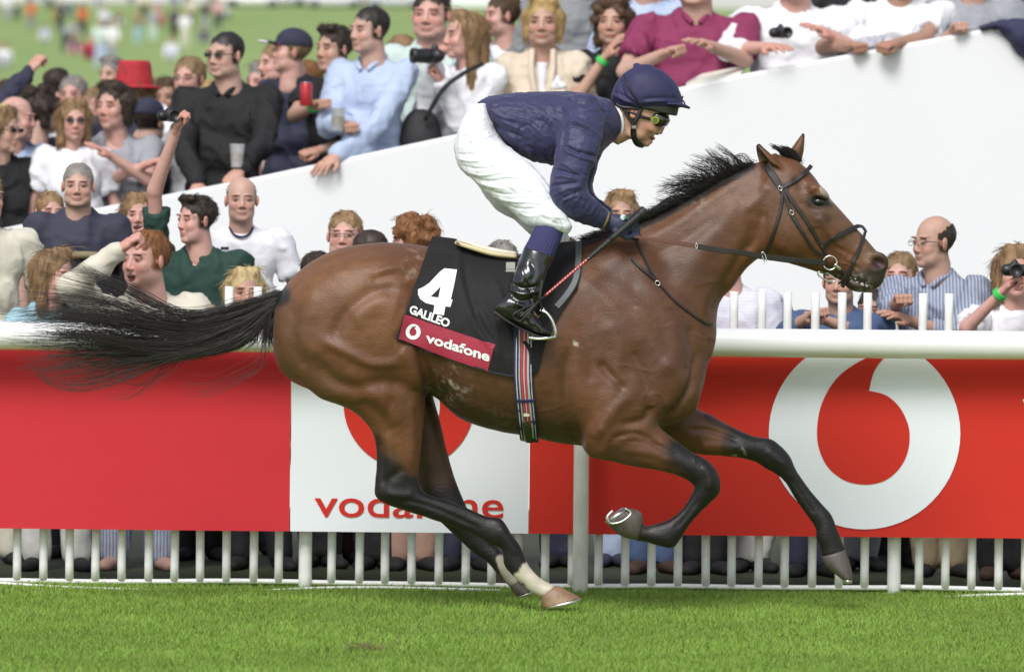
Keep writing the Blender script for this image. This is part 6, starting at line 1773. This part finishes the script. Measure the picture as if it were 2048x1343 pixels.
# --- goggles
f = field_px(1285, 222, 1345, 262, -.12, .10, .0028)
f.mesh(loft([(1334, 230, 1296, 228, .075), (1341, 240, 1296, 242, .08), (1336, 250, 1300, 252, .066)], HY, ex=2.6, caps=(.3, .3)), 0)
gg = finish(f, 'goggles', mat('dark_lens', (.02, .022, .012), rough=.08, coat=.5), jock)
v, fc = tube1([P(1300, 238, -.082), P(1285, 234, -.088), P(1270, 228, -.089), P(1246, 220, -.085)], .006, 6)
link('goggle_strap', mesh_np('strap', v, fc), M_BLACK, gg)
def disc(c, r, th, m, name, parent, n=24):
    """a short round plate facing the camera side"""
    vs = [(c[0] + r * cos(2 * pi * i / n), c[1], c[2] + r * sin(2 * pi * i / n)) for i in range(n)] + [(c[0] + r * .85 * cos(2 * pi * i / n), c[1] - th, c[2] + r * .85 * sin(2 * pi * i / n)) for i in range(n)]
    fs = [(i, (i + 1) % n, n + (i + 1) % n, n + i) for i in range(n)] + [tuple(range(n, 2 * n))]
    return link(name, mesh_np(name, vs, fs, False), m, parent)
c0 = P(1310.5, 240.5, -.096)
disc(c0, .0155, .004, mat('lime_rim', (.24, .28, .03), rough=.5), 'lens_vent', gg)
disc(c0 + Vector((0, -.004, 0)), .010, .002, mat('olive_print', (.09, .12, .015), rough=.5), 'vent_print', gg)
# --- gloves: a palm and five curled fingers each
def glove(s):
    dy = -.175 if s < 0 else .06
    dx = 0 if s < 0 else 4
    f = field_px(1200, 415, 1300, 490, dy - .07, dy + .09, .003)
    def pt(x, y, z): return P(x + dx, y, dy + z)
    f.mesh(loft([(1216, 424, 1208, 456, .03), (1230, 428, 1224, 464, .034), (1246, 430, 1240, 470, .033), (1258, 436, 1252, 474, .028)], dy, caps=(.2, .4)), 0)
    for i in range(4):
        a, b = 1256 + i * 3.4, 437 + i * 10.2
        k1, k2, k3 = pt(a, b, -.016 + i * .003), pt(a + 15 - i * 1.5, b + 4, .0), pt(a + 10 - i, b + 9, .032)
        k4 = pt(a - 4, b + 8, .036)
        f.cone(k1, k2, .0125 - i * .0006, .0108 - i * .0005, .004)
        f.cone(k2, k3, .0108, .0098, .004)
        f.cone(k3, k4, .0098, .0088, .004)
    f.cone(pt(1232, 462, -.02), pt(1252, 474, -.024), .014, .0115, .008)
    f.cone(pt(1252, 474, -.024), pt(1268, 473, -.012), .0112, .0098, .004)
    gl = finish(f, 'glove', M_GLOVE, jock, [([(1222, 430), (1226, 445), (1222, 460)], 2.5, -.003), ([(1240, 440), (1255, 448)], 3, .002), ([(1255, 436), (1262, 452), (1264, 468)], 2.5, .003)], .0015, 40, face=.6)
    if s < 0:
        disc(P(1246, 434.5, dy - .034), .011, .003, mat('glove_badge', (.6, .7, .72), rough=.5), 'glove_badge', gl)
        disc(P(1250, 435, dy - .038), .0055, .002, mat('badge_green', (.12, .35, .08), rough=.5), 'badge_mark', gl)
glove(-1); glove(1)
# --- whip
wh = empty('whip', tuple(P(1240, 455, -.19)), 'black riding whip with a red and white spiral band held in the gloved hand', 'whip')
wp = lambda t: P(1286 + (1040 - 1286) * t, 423 + (634 - 423) * t, -.20 - .20 * t)
v, fc = join_np([tube1([wp(-.015), wp(.02), wp(.045), wp(.1), wp(.26)], [.019, .019, .0125, .0125, .0105], 12), tube1([wp(.26), wp(.42), wp(.46)], [.0105, .0085, .006], 10)])
link('grip', mesh_np('grip', v, fc), mat('rubber_grip', (.018, .018, .018), rough=.55, bump=.4, bscale=200), wh)
v, fc = tube1([wp(.44), wp(.62), wp(.80)], [.0062, .0058, .005], 10)
link('red_band', mesh_np('red_band', v, fc), mat('red_binding', (.42, .03, .035), rough=.5), wh)
sp = [wp(.445 + .35 * i / 160) + Vector((sin(i * .66) * .0036, -abs(cos(i * .66)) * .0 - .0062 * cos(i * .66), sin(i * .66) * .0052)) for i in range(161)]
v, fc = tubes(np.array([[tuple(x) for x in sp]]), np.full((1, 161), .0021), 5)
link('white_binding', mesh_np('white_binding', v, fc), mat('white_binding', (.7, .62, .6), rough=.6), wh)
v, fc = join_np([tube1([wp(.80), wp(.9), wp(1.0)], [.005, .0045, .004], 8), tube1([wp(.86), P(1033, 624, -.40), P(1027, 634, -.40), P(1040, 642, -.40), P(1056, 626, -.40), wp(.84)], .0045, 6)])
link('flap', mesh_np('flap', v, fc), M_BLACK, wh)
# ================================================================== TACK
def ribbon(pts, wpx, th, m, name, parent, Y=None, off=.003, sub=6, sm=True):
    """a strap: photo-pixel path laid on the horse, or hung at depths Y where it leaves it"""
    pts = np.array(pts, float)
    Yv = None if Y is None else np.asarray(Y, float)
    q = catmull(np.column_stack([pts, Yv if Yv is not None else np.zeros(len(pts)), np.full(len(pts), wpx) if np.isscalar(wpx) else wpx]), sub)
    cs, ns = [], []
    for x, y, z, w in q:
        if Yv is not None:
            cs.append(P(x, y, z)); ns.append(Vector((0, -1, 0))); continue
        r = hit(x, y)
        if r[0] is not None:
            cs.append(r[0]); ns.append(r[1] if r[1].y < 0 else -r[1])
        else:
            cs.append(None); ns.append(None)
    known = [i for i, c in enumerate(cs) if c is not None]
    for i in range(len(cs)):
        if cs[i] is None:
            j = min(known, key=lambda k: abs(k - i))
            cs[i] = P(q[i][0], q[i][1], cs[j].y); ns[i] = ns[j]
    cs = np.array([tuple(c) for c in cs]); ns = np.array([tuple(n) for n in ns])
    if sm:
        for _ in range(3):
            ns[1:-1] = (ns[:-2] + ns[1:-1] + ns[2:]) / 3
            if Yv is None: cs[1:-1, 1] = np.minimum(cs[1:-1, 1], (cs[:-2, 1] + cs[2:, 1]) / 2)
    ns /= np.linalg.norm(ns, axis=1, keepdims=True)
    t = np.gradient(cs, axis=0)
    t /= np.linalg.norm(t, axis=1, keepdims=True) + 1e-9
    sd = np.cross(ns, t)
    sd /= np.linalg.norm(sd, axis=1, keepdims=True) + 1e-9
    ww = (q[:, 3] / PPM / 2)[:, None]
    prof = [(-1, 0), (-1, .7), (-.8, 1), (.8, 1), (1, .7), (1, 0)]
    v = np.stack([cs + sd * ww * a + ns * (off + th * b) for a, b in prof], 1).reshape(-1, 3)
    n, k = len(cs), len(prof)
    f = [(i * k + j, i * k + (j + 1) % k, (i + 1) * k + (j + 1) % k, (i + 1) * k + j) for i in range(n - 1) for j in range(k)]
    f += [tuple(range(k))[::-1], tuple(range((n - 1) * k, n * k))]
    return link(name, mesh_np(name, v, f, False), m, parent)
M_BRIDLE = mat('bridle_leather', (.022, .017, .017), rough=.38, var=.2, bump=.3, bscale=150, bdist=.001, vscale=20)
M_STEEL = mat('bit_steel', (.7, .69, .66), rough=.16, metal=1.0, var=.1)
br = empty('bridle', tuple(P(1600, 440, -.1)), 'black leather bridle with reins and ring bit on the horse\'s head', 'bridle')
ribbon([(1536, 330), (1541, 342), (1552, 360), (1566, 380)], (16, 15, 14, 11), .006, M_BRIDLE, 'headpiece', br, off=.004)
ribbon([(1560, 378), (1580, 367), (1600, 354), (1612, 343), (1619, 335)], 8.5, .006, M_BRIDLE, 'browband', br, off=.006)
ribbon([(1571, 378), (1580, 395), (1596, 418), (1614, 444), (1630, 472), (1643, 494), (1652, 510)], 7, .005, M_BRIDLE, 'cheekpiece', br, off=.004)
ck = ribbon([(1567, 382), (1575, 404), (1583, 427), (1597, 452), (1609, 471), (1626, 496), (1650, 514)], (6, 6.5, 8, 6.5, 5.5, 5, 5), .005, M_BRIDLE, 'cheekpiece', br, off=.008)
ribbon([(1565, 381), (1564, 405), (1558, 433), (1546, 470), (1534, 498), (1530, 510)], 6, .004, M_BRIDLE, 'throatlatch', br, off=.004)
ribbon([(1643, 496), (1652, 486), (1668, 475), (1690, 464), (1710, 455), (1722, 456), (1730, 467)], 8.5, .006, M_BRIDLE, 'noseband', br, off=.005)
ribbon([(1728, 466), (1722, 486), (1711, 513), (1704, 530), (1697, 546), (1690, 562), (1686, 570)], 6.5, .005, M_BRIDLE, 'flash_strap', br, off=.005)
def ringat(c, rx, rz, r, name, parent, yaw=0, tilt=0, n=40, m=None):
    M = Matrix.Rotation(tilt, 3, 'Y') @ Matrix.Rotation(yaw, 3, 'Z')
    pts = [c + M @ Vector((rx * cos(a), 0, rz * sin(a))) for a in np.linspace(0, 2 * pi, n + 1)]
    v, f = tubes(np.array([[tuple(p) for p in pts]]), np.full((1, n + 1), r), 8)
    return link(name, mesh_np(name, v, f), m or M_STEEL, parent)
def hy(x, y, d=-.02):
    r = hit(x, y)
    return r[0].y + d if r[0] is not None else -.07
bit = ringat(P(1660, 525.5, -.078), .0265, .0265, .0032, 'bit_ring', br)
ringat(P(1653, 553, -.02), .037, .013, .0032, 'bit_ring', br, tilt=radians(24))
v, f = tube1([P(1669, 528, -.08), P(1678, 536, -.075), P(1684, 538, -.06)], [.008, .007, .006], 10)
link('bit_cheek', mesh_np('bit_cheek', v, f), M_STEEL, br)
v, f = join_np([tube1([P(1676, 536, -.07), P(1690, 546, -.062), P(1684, 562, -.05), P(1678, 566, -.02)], .005, 8), tube1([P(1686, 538, -.066), P(1692, 556, -.06), P(1686, 574, -.04)], [.006, .005, .006], 8)])
link('bit_guard', mesh_np('bit_guard', v, f), M_BRIDLE, br)
# foam at the mouth
ff = Field(P(1690, 590, -.1), P(1750, 540, .06) + Vector((.02, .02, .02)), .0022)
gg_ = np.random.default_rng(5)
for i in range(34):
    t = gg_.random()
    x, y = 1690 + 52 * t, 549 + 26 * t + gg_.normal(0, 2.5)
    r = hit(x, y)
    if r[0] is not None: ff.ell(r[0], np.array([1.2, .6, .8]) * gg_.uniform(.0022, .0038), None, .002)
v, q = ff.surf(0)
if len(v): tag(link('foam', mesh_np('foam', v, q), mat('foam', (.42, .40, .36), rough=.3, var=.2), horse), kind='stuff')
for (x, y) in ((1583, 425), (1560, 377)):
    r = hit(x, y)
    ringat(r[0] + Vector((0, -.014, 0)), .009, .007, .002, 'buckle', br, tilt=.9, n=16)
# reins
M_REIN = mat('rubber_rein', (.13, .05, .035), rough=.7, var=.2, bump=.6, bscale=180)
ribbon([(1268, 473), (1310, 479), (1350, 485), (1395, 492)], (5, 7, 8.5, 9.5), .006, M_REIN, 'rein_grip', br, Y=(-.20, -.21, -.215, -.215), off=0)
ribbon([(1392, 492), (1440, 500), (1480, 505), (1528, 513), (1570, 518), (1610, 522), (1650, 526)], 11, .005, M_BRIDLE, 'rein', br, Y=(-.216, -.21, -.2, -.175, -.15, -.12, -.085), off=0)
ribbon([(1272, 478), (1400, 498), (1520, 514), (1600, 526), (1640, 540)], 8, .005, M_BRIDLE, 'rein', br, Y=(.08, .16, .16, .12, .07), off=0)
ringat(P(1528, 513, -.18), .006, .019, .0025, 'rein_ring', br, tilt=-.35, n=20)
ringat(P(1393, 492, -.222), .004, .010, .002, 'rein_keeper', br, n=16)
# martingale
mg = empty('martingale', tuple(P(1330, 580, -.2)), 'thin black breast strap running from the hand down the neck to the chest', 'strap')
ribbon([(1273, 480), (1281, 502), (1295, 532), (1306, 552), (1315, 566)], 5, .004, M_BRIDLE, 'neck_strap', mg)
ribbon([(1263, 518), (1278, 534), (1296, 549), (1315, 566)], 5.5, .004, M_BRIDLE, 'strap_end', mg, off=.005)
ribbon([(1315, 566), (1345, 598), (1375, 622), (1398, 638), (1412, 646), (1424, 648)], 4.5, .004, M_BRIDLE, 'breast_strap', mg)
r = hit(1315, 566)
ringat(r[0] + Vector((0, -.01, 0)), .01, .008, .0022, 'buckle', mg, tilt=.7, n=16)
# saddle cloth ---------------------------------------------------------
sc = empty('saddle_cloth', tuple(P(980, 620, -.3)), 'black saddle cloth with white number and red sponsor patch under the saddle', 'saddle cloth')
Tn = catmull([(864, 478), (912, 483), (975, 503), (1033, 515), (1080, 505), (1120, 491), (1164, 488)], 12)
Bn = catmull([(789, 677), (880, 709), (980, 742), (1034, 752), (1072, 744), (1096, 672), (1152, 578)], 12)
nv_ = 46
grid = []
for j in range(nv_ + 1):
    t = j / nv_
    row = []
    for a, b in zip(Tn, Bn):
        x, y = a * (1 - t) + b * t
        r = hit(x, max(y, 0))
        if r[0] is None: row.append([np.nan] * 3)
        else:
            row.append([*r[0]])
    grid.append(row)
G = np.array(grid)
for j in range(nv_, -1, -1):
    for i in range(G.shape[1]):
        if np.isnan(G[j, i, 0]):
            x, y = Tn[i] * (1 - j / nv_) + Bn[i] * (j / nv_)
            yy = G[j + 1, i, 1] if j < nv_ else -.05
            G[j, i] = P(x, y, min(yy * .6, -.01))
for _ in range(10):                                        # the cloth bridges hollows
    Gy = G[:, :, 1].copy()
    av = (np.roll(Gy, 1, 1) + np.roll(Gy, -1, 1))[:, 1:-1] / 2
    G[:, 1:-1, 1] = np.minimum(Gy[:, 1:-1], av * .7 + Gy[:, 1:-1] * .3)
    Gy = G[:, :, 1].copy()
    G[1:-1, :, 1] = np.minimum(Gy[1:-1], (Gy[:-2] + Gy[2:]) / 2 * .7 + Gy[1:-1] * .3)
gv = G.reshape(-1, 3)
ny_, nx_ = G.shape[:2]
def gridfaces(ny, nx):
    i, j = np.meshgrid(np.arange(ny - 1), np.arange(nx - 1), indexing='ij')
    return np.stack([i * nx + j, i * nx + j + 1, (i + 1) * nx + j + 1, (i + 1) * nx + j], -1).reshape(-1, 4)
gf = gridfaces(ny_, nx_)
gn = vnorm(gv, gf)
if gn[:, 1].mean() > 0: gn = -gn
vv = np.linspace(0, 1, ny_)[:, None] * np.ones((1, nx_))
cl = gv + gn * .010
CW = [([(918, 490), (922, 560), (945, 640), (985, 700)], 5, .008), ([(925, 500), (932, 560), (958, 640), (1000, 700)], 6, -.007), ([(960, 620), (980, 660), (1000, 720)], 5, .007), ([(975, 600), (1000, 650), (1015, 720)], 5, -.006),
      ([(945, 620), (930, 640), (910, 660)], 5, .004), ([(880, 520), (900, 512), (915, 520)], 4, .003), ([(850, 540), (880, 530), (905, 535)], 4, -.003), ([(990, 560), (1010, 620), (1020, 690)], 6, .006), ([(1080, 520), (1085, 600), (1080, 680)], 6, .006),
      ([(1095, 530), (1102, 600), (1094, 660)], 5, -.006), ([(1045, 680), (1060, 700), (1066, 740)], 5, .006), ([(925, 600), (960, 612), (985, 640)], 5, -.004)]
cn = vnorm(cl, gf)
if cn[:, 1].mean() > 0: cn = -cn
cl = stroke(cl, gf, toPx(cl), cn, CW, face=.9)
cl = cl + cn * (fnoise(cl, 12, 6) * .003 * vv.ravel())[:, None]
far = cl.copy(); far[:, 1] *= -1
V2 = np.vstack([cl, far])
n1 = len(cl)
F2 = [tuple(int(a) for a in x) for x in gf] + [tuple(int(a) + n1 for a in x[::-1]) for x in gf] + [(i + 1, i, n1 + i, n1 + i + 1) for i in range(nx_ - 1)]
M_CLOTH = mat('black_cloth', (.009, .008, .009), spec=.3, rough=.7, var=.15, vscale=8, bump=.3, bscale=120, bdist=.002, sheen=.08)
link('cloth', mesh_np('cloth', V2, F2), M_CLOTH, sc)
o = sc.children[0]
md = o.modifiers.new('thick', 'SOLIDIFY'); md.thickness = .004; md.offset = -1
CB = BVHTree.FromPolygons([tuple(x) for x in cl], [tuple(int(a) for a in x) for x in gf])
def on(bvh, x, y, off):
    d = (P(x, y, 0) - CAMP).normalized()
    r = bvh.ray_cast(CAMP, d)
    if r[0] is None:
        r = bvh.find_nearest(P(x, y, -.29))
    n = r[1] if r[1].y < 0 else -r[1]
    return r[0] + n * off
def decal(bm, bvh, m, name, parent, off=.004, maxlen=9):
    """bm holds a flat mesh in photo pixels (x, y)"""
    bmesh.ops.triangulate(bm, faces=bm.faces[:])
    for _ in range(4):
        e = [e for e in bm.edges if e.calc_length() > maxlen]
        if not e: break
        bmesh.ops.subdivide_edges(bm, edges=e, cuts=1)
        bmesh.ops.triangulate(bm, faces=bm.faces[:])
    for v in bm.verts:
        v.co = on(bvh, v.co.x, v.co.y, off)
    me = bpy.data.meshes.new(name)
    bm.to_mesh(me); bm.free()
    return link(name, me, m, parent)
cr2 = lambda pts: [(780 + x / 3.95, 420 + y / 3.95) for x, y in pts]
M_PRINT = mat('white_print', (.82, .82, .82), rough=.55, var=.03)
decal(poly_bm([cr2([(428, 467), (531, 476), (480, 708), (494, 712), (476, 767), (437, 762), (425, 832), (342, 818), (352, 752), (285, 736), (240, 705), (222, 668), (222, 628), (262, 612), (310, 580), (352, 535), (395, 490)]),
               cr2([(400, 606), (352, 655), (320, 686), (382, 694)])]), CB, M_PRINT, 'race_number', sc, .005)
decal(fit_text('GALILEO', (816.5, 626), (896.5, 655.5), (5, -16.5), bold=.035, space=.96), CB, M_PRINT, 'horse_name', sc, .005)
pat = decal(poly_bm([cr2([(113, 822), (470, 945), (830, 1064), (800, 1170), (772, 1274), (420, 1150), (64, 1012), (88, 915)])]), CB, mat('red_patch', (.33, .018, .045), rough=.65, var=.08, bump=.3, bscale=90), 'sponsor_patch', sc, .007)
c_ = cr2([(181, 961)])[0]
decal(poly_bm(logo(c_[0], c_[1], 15.8, .33)), CB, M_PRINT, 'sponsor_mark', sc, .0095, 6)
decal(fit_text('vodafone', cr2([(283, 1040)])[0], cr2([(785, 1196)])[0], (2.5, -19.5), bold=.03), CB, M_PRINT, 'sponsor_name', sc, .0095, 6)
ribbon(np.array([Bn[i] for i in range(0, 40, 4)]) + [0, -1.5], 4, .004, mat('cloth_binding', (.02, .02, .03), rough=.6), 'edge_binding', sc, off=.013)
def gst(ptsl, w, m, name, parent, off):
    return ribbon(ptsl, w, .003, m, name, parent, off=off)
# saddle ----------------------------------------------------------------
sd_ = empty('saddle', tuple(P(980, 505, 0)), 'small cream edged racing saddle with a striped girth and a steel stirrup', 'saddle')
f = field_px(895, 470, 1130, 545, -.22, .22, .0045)
f.mesh(loft([(912, 480, 914, 490, .10), (940, 487, 942, 505, .115), (980, 500, 980, 520, .12), (1030, 508, 1030, 528, .12), (1080, 498, 1080, 525, .11), (1108, 486, 1108, 515, .07)], 0, ex=2.4), 0)
finish(f, 'seat', M_BLACK, sd_)
v, fc = tube1([P(911, 485, -.085), P(940, 494, -.11), (P(985, 507, -.125)), P(1033, 513, -.125)], [.007, .0095, .0095, .008], 10)
v[:, 2] += 0
link('seat_edge', mesh_np('seat_edge', v, fc), mat('cream_edge', (.62, .52, .30), rough=.5), sd_)
v, fc = tube1([P(915, 482, -.02), P(940, 489, -.05), P(985, 501, -.07), P(1033, 508, -.08)], [.008, .011, .012, .01], 10)
link('seat_padding', mesh_np('seat_padding', v, fc), mat('cream_pad', (.70, .66, .55), rough=.6), sd_)
f = field_px(1080, 490, 1170, 630, -.36, -.1, .005)
gp = []
ribbon([(1160, 490), (1157, 530), (1150, 565), (1130, 596), (1112, 616)], 12, .004, mat('grey_edging', (.10, .115, .12), rough=.5), 'flap_edge', sd_, off=.016)
v, fc = join_np([box_np(P(1021, 531, -.30), (.034, .02, .026)), box_np(P(1022, 541, -.30), (.04, .018, .008))])
link('girth_buckle', mesh_np('girth_buckle', v, fc, False), mat('brushed_alloy', (.5, .5, .5), rough=.3, metal=.9), sd_)
# girth: webbing with stripes woven in
GX = lambda y: np.interp(y, [655, 700, 750, 800, 850, 876], [1046, 1046, 1046, 1050, 1056, 1060])
ys = [655, 700, 750, 800, 845, 874]
girth = ribbon([(GX(y), y) for y in ys], 37, .005, mat('navy_webbing', (.018, .022, .07), rough=.8, var=.15, bump=.5, bscale=300), 'girth', sd_, off=.012)
for dx, w, c_, nm in ((-13.5, 2.0, (.55, .55, .6), 'pale'), (-7.5, 2.6, (.45, .43, .40), 'grey'), (-2.6, 4.4, (.45, .05, .06), 'red'), (1.6, 1.8, (.55, .55, .55), 'pale'), (4.8, 4.4, (.45, .05, .06), 'red'), (9.6, 4, (.42, .40, .36), 'grey'), (15.5, 1.6, (.6, .6, .65), 'pale')):
    ribbon([(GX(y) + dx, y) for y in (ys if nm != 'red' else ys[:-1])], w, .0012, mat('web_' + nm, c_, rough=.8), 'girth_stripe', girth, off=.0165)
ribbon([(1032, 796), (1051, 797), (1070, 796)], 6, .004, mat('navy_keeper', (.012, .016, .08), rough=.7), 'girth_keeper', sd_, off=.018)
v, fc = box_np(P(1053, 829, hy(1053, 829, -.022)), (.022, .008, .012))
link('girth_buckle', mesh_np('girth_buckle', v, fc, False), mat('beige_buckle', (.5, .45, .33), rough=.5), sd_)
ribbon([(1052, 835), (1056, 855), (1060, 872)], 13, .006, mat('girth_end', (.05, .045, .03), rough=.6), 'girth_end', sd_, off=.02)
# stirrup
YS = -.355
v, fc = join_np([tube1([P(1084, 621, YS - .02), P(1094, 626, YS - .025), P(1104, 640, YS - .03), P(1110, 658, YS - .03), P(1111, 671, YS - .03)], [.006, .0065, .0065, .0065, .006], 10),
                 tube1([P(1084, 621, YS + .02), P(1078, 628, YS + .04), P(1072, 645, YS + .045), P(1066, 672, YS + .04)], .006, 8),
                 tube1([P(1112, 673, YS - .03), P(1096, 676, YS - .045), P(1074, 677, YS - .04), P(1057, 675, YS - .03)], .006, 8), tube1([P(1080, 622, YS - .01), P(1085, 616, YS - .01), P(1090, 622, YS - .01)], .005, 6)])
link('stirrup', mesh_np('stirrup', v, fc), M_STEEL, sd_)
ribbon([(1084, 560), (1080, 590), (1081, 605), (1085, 622)], 5, .004, M_BLACK, 'stirrup_leather', sd_, Y=(-.39, -.395, -.39, -.375), off=0)
v, fc = tube1([P(1000, 612, -.39), P(988, 616, -.39), P(978, 620, -.385)], [.006, .004, .002], 8)
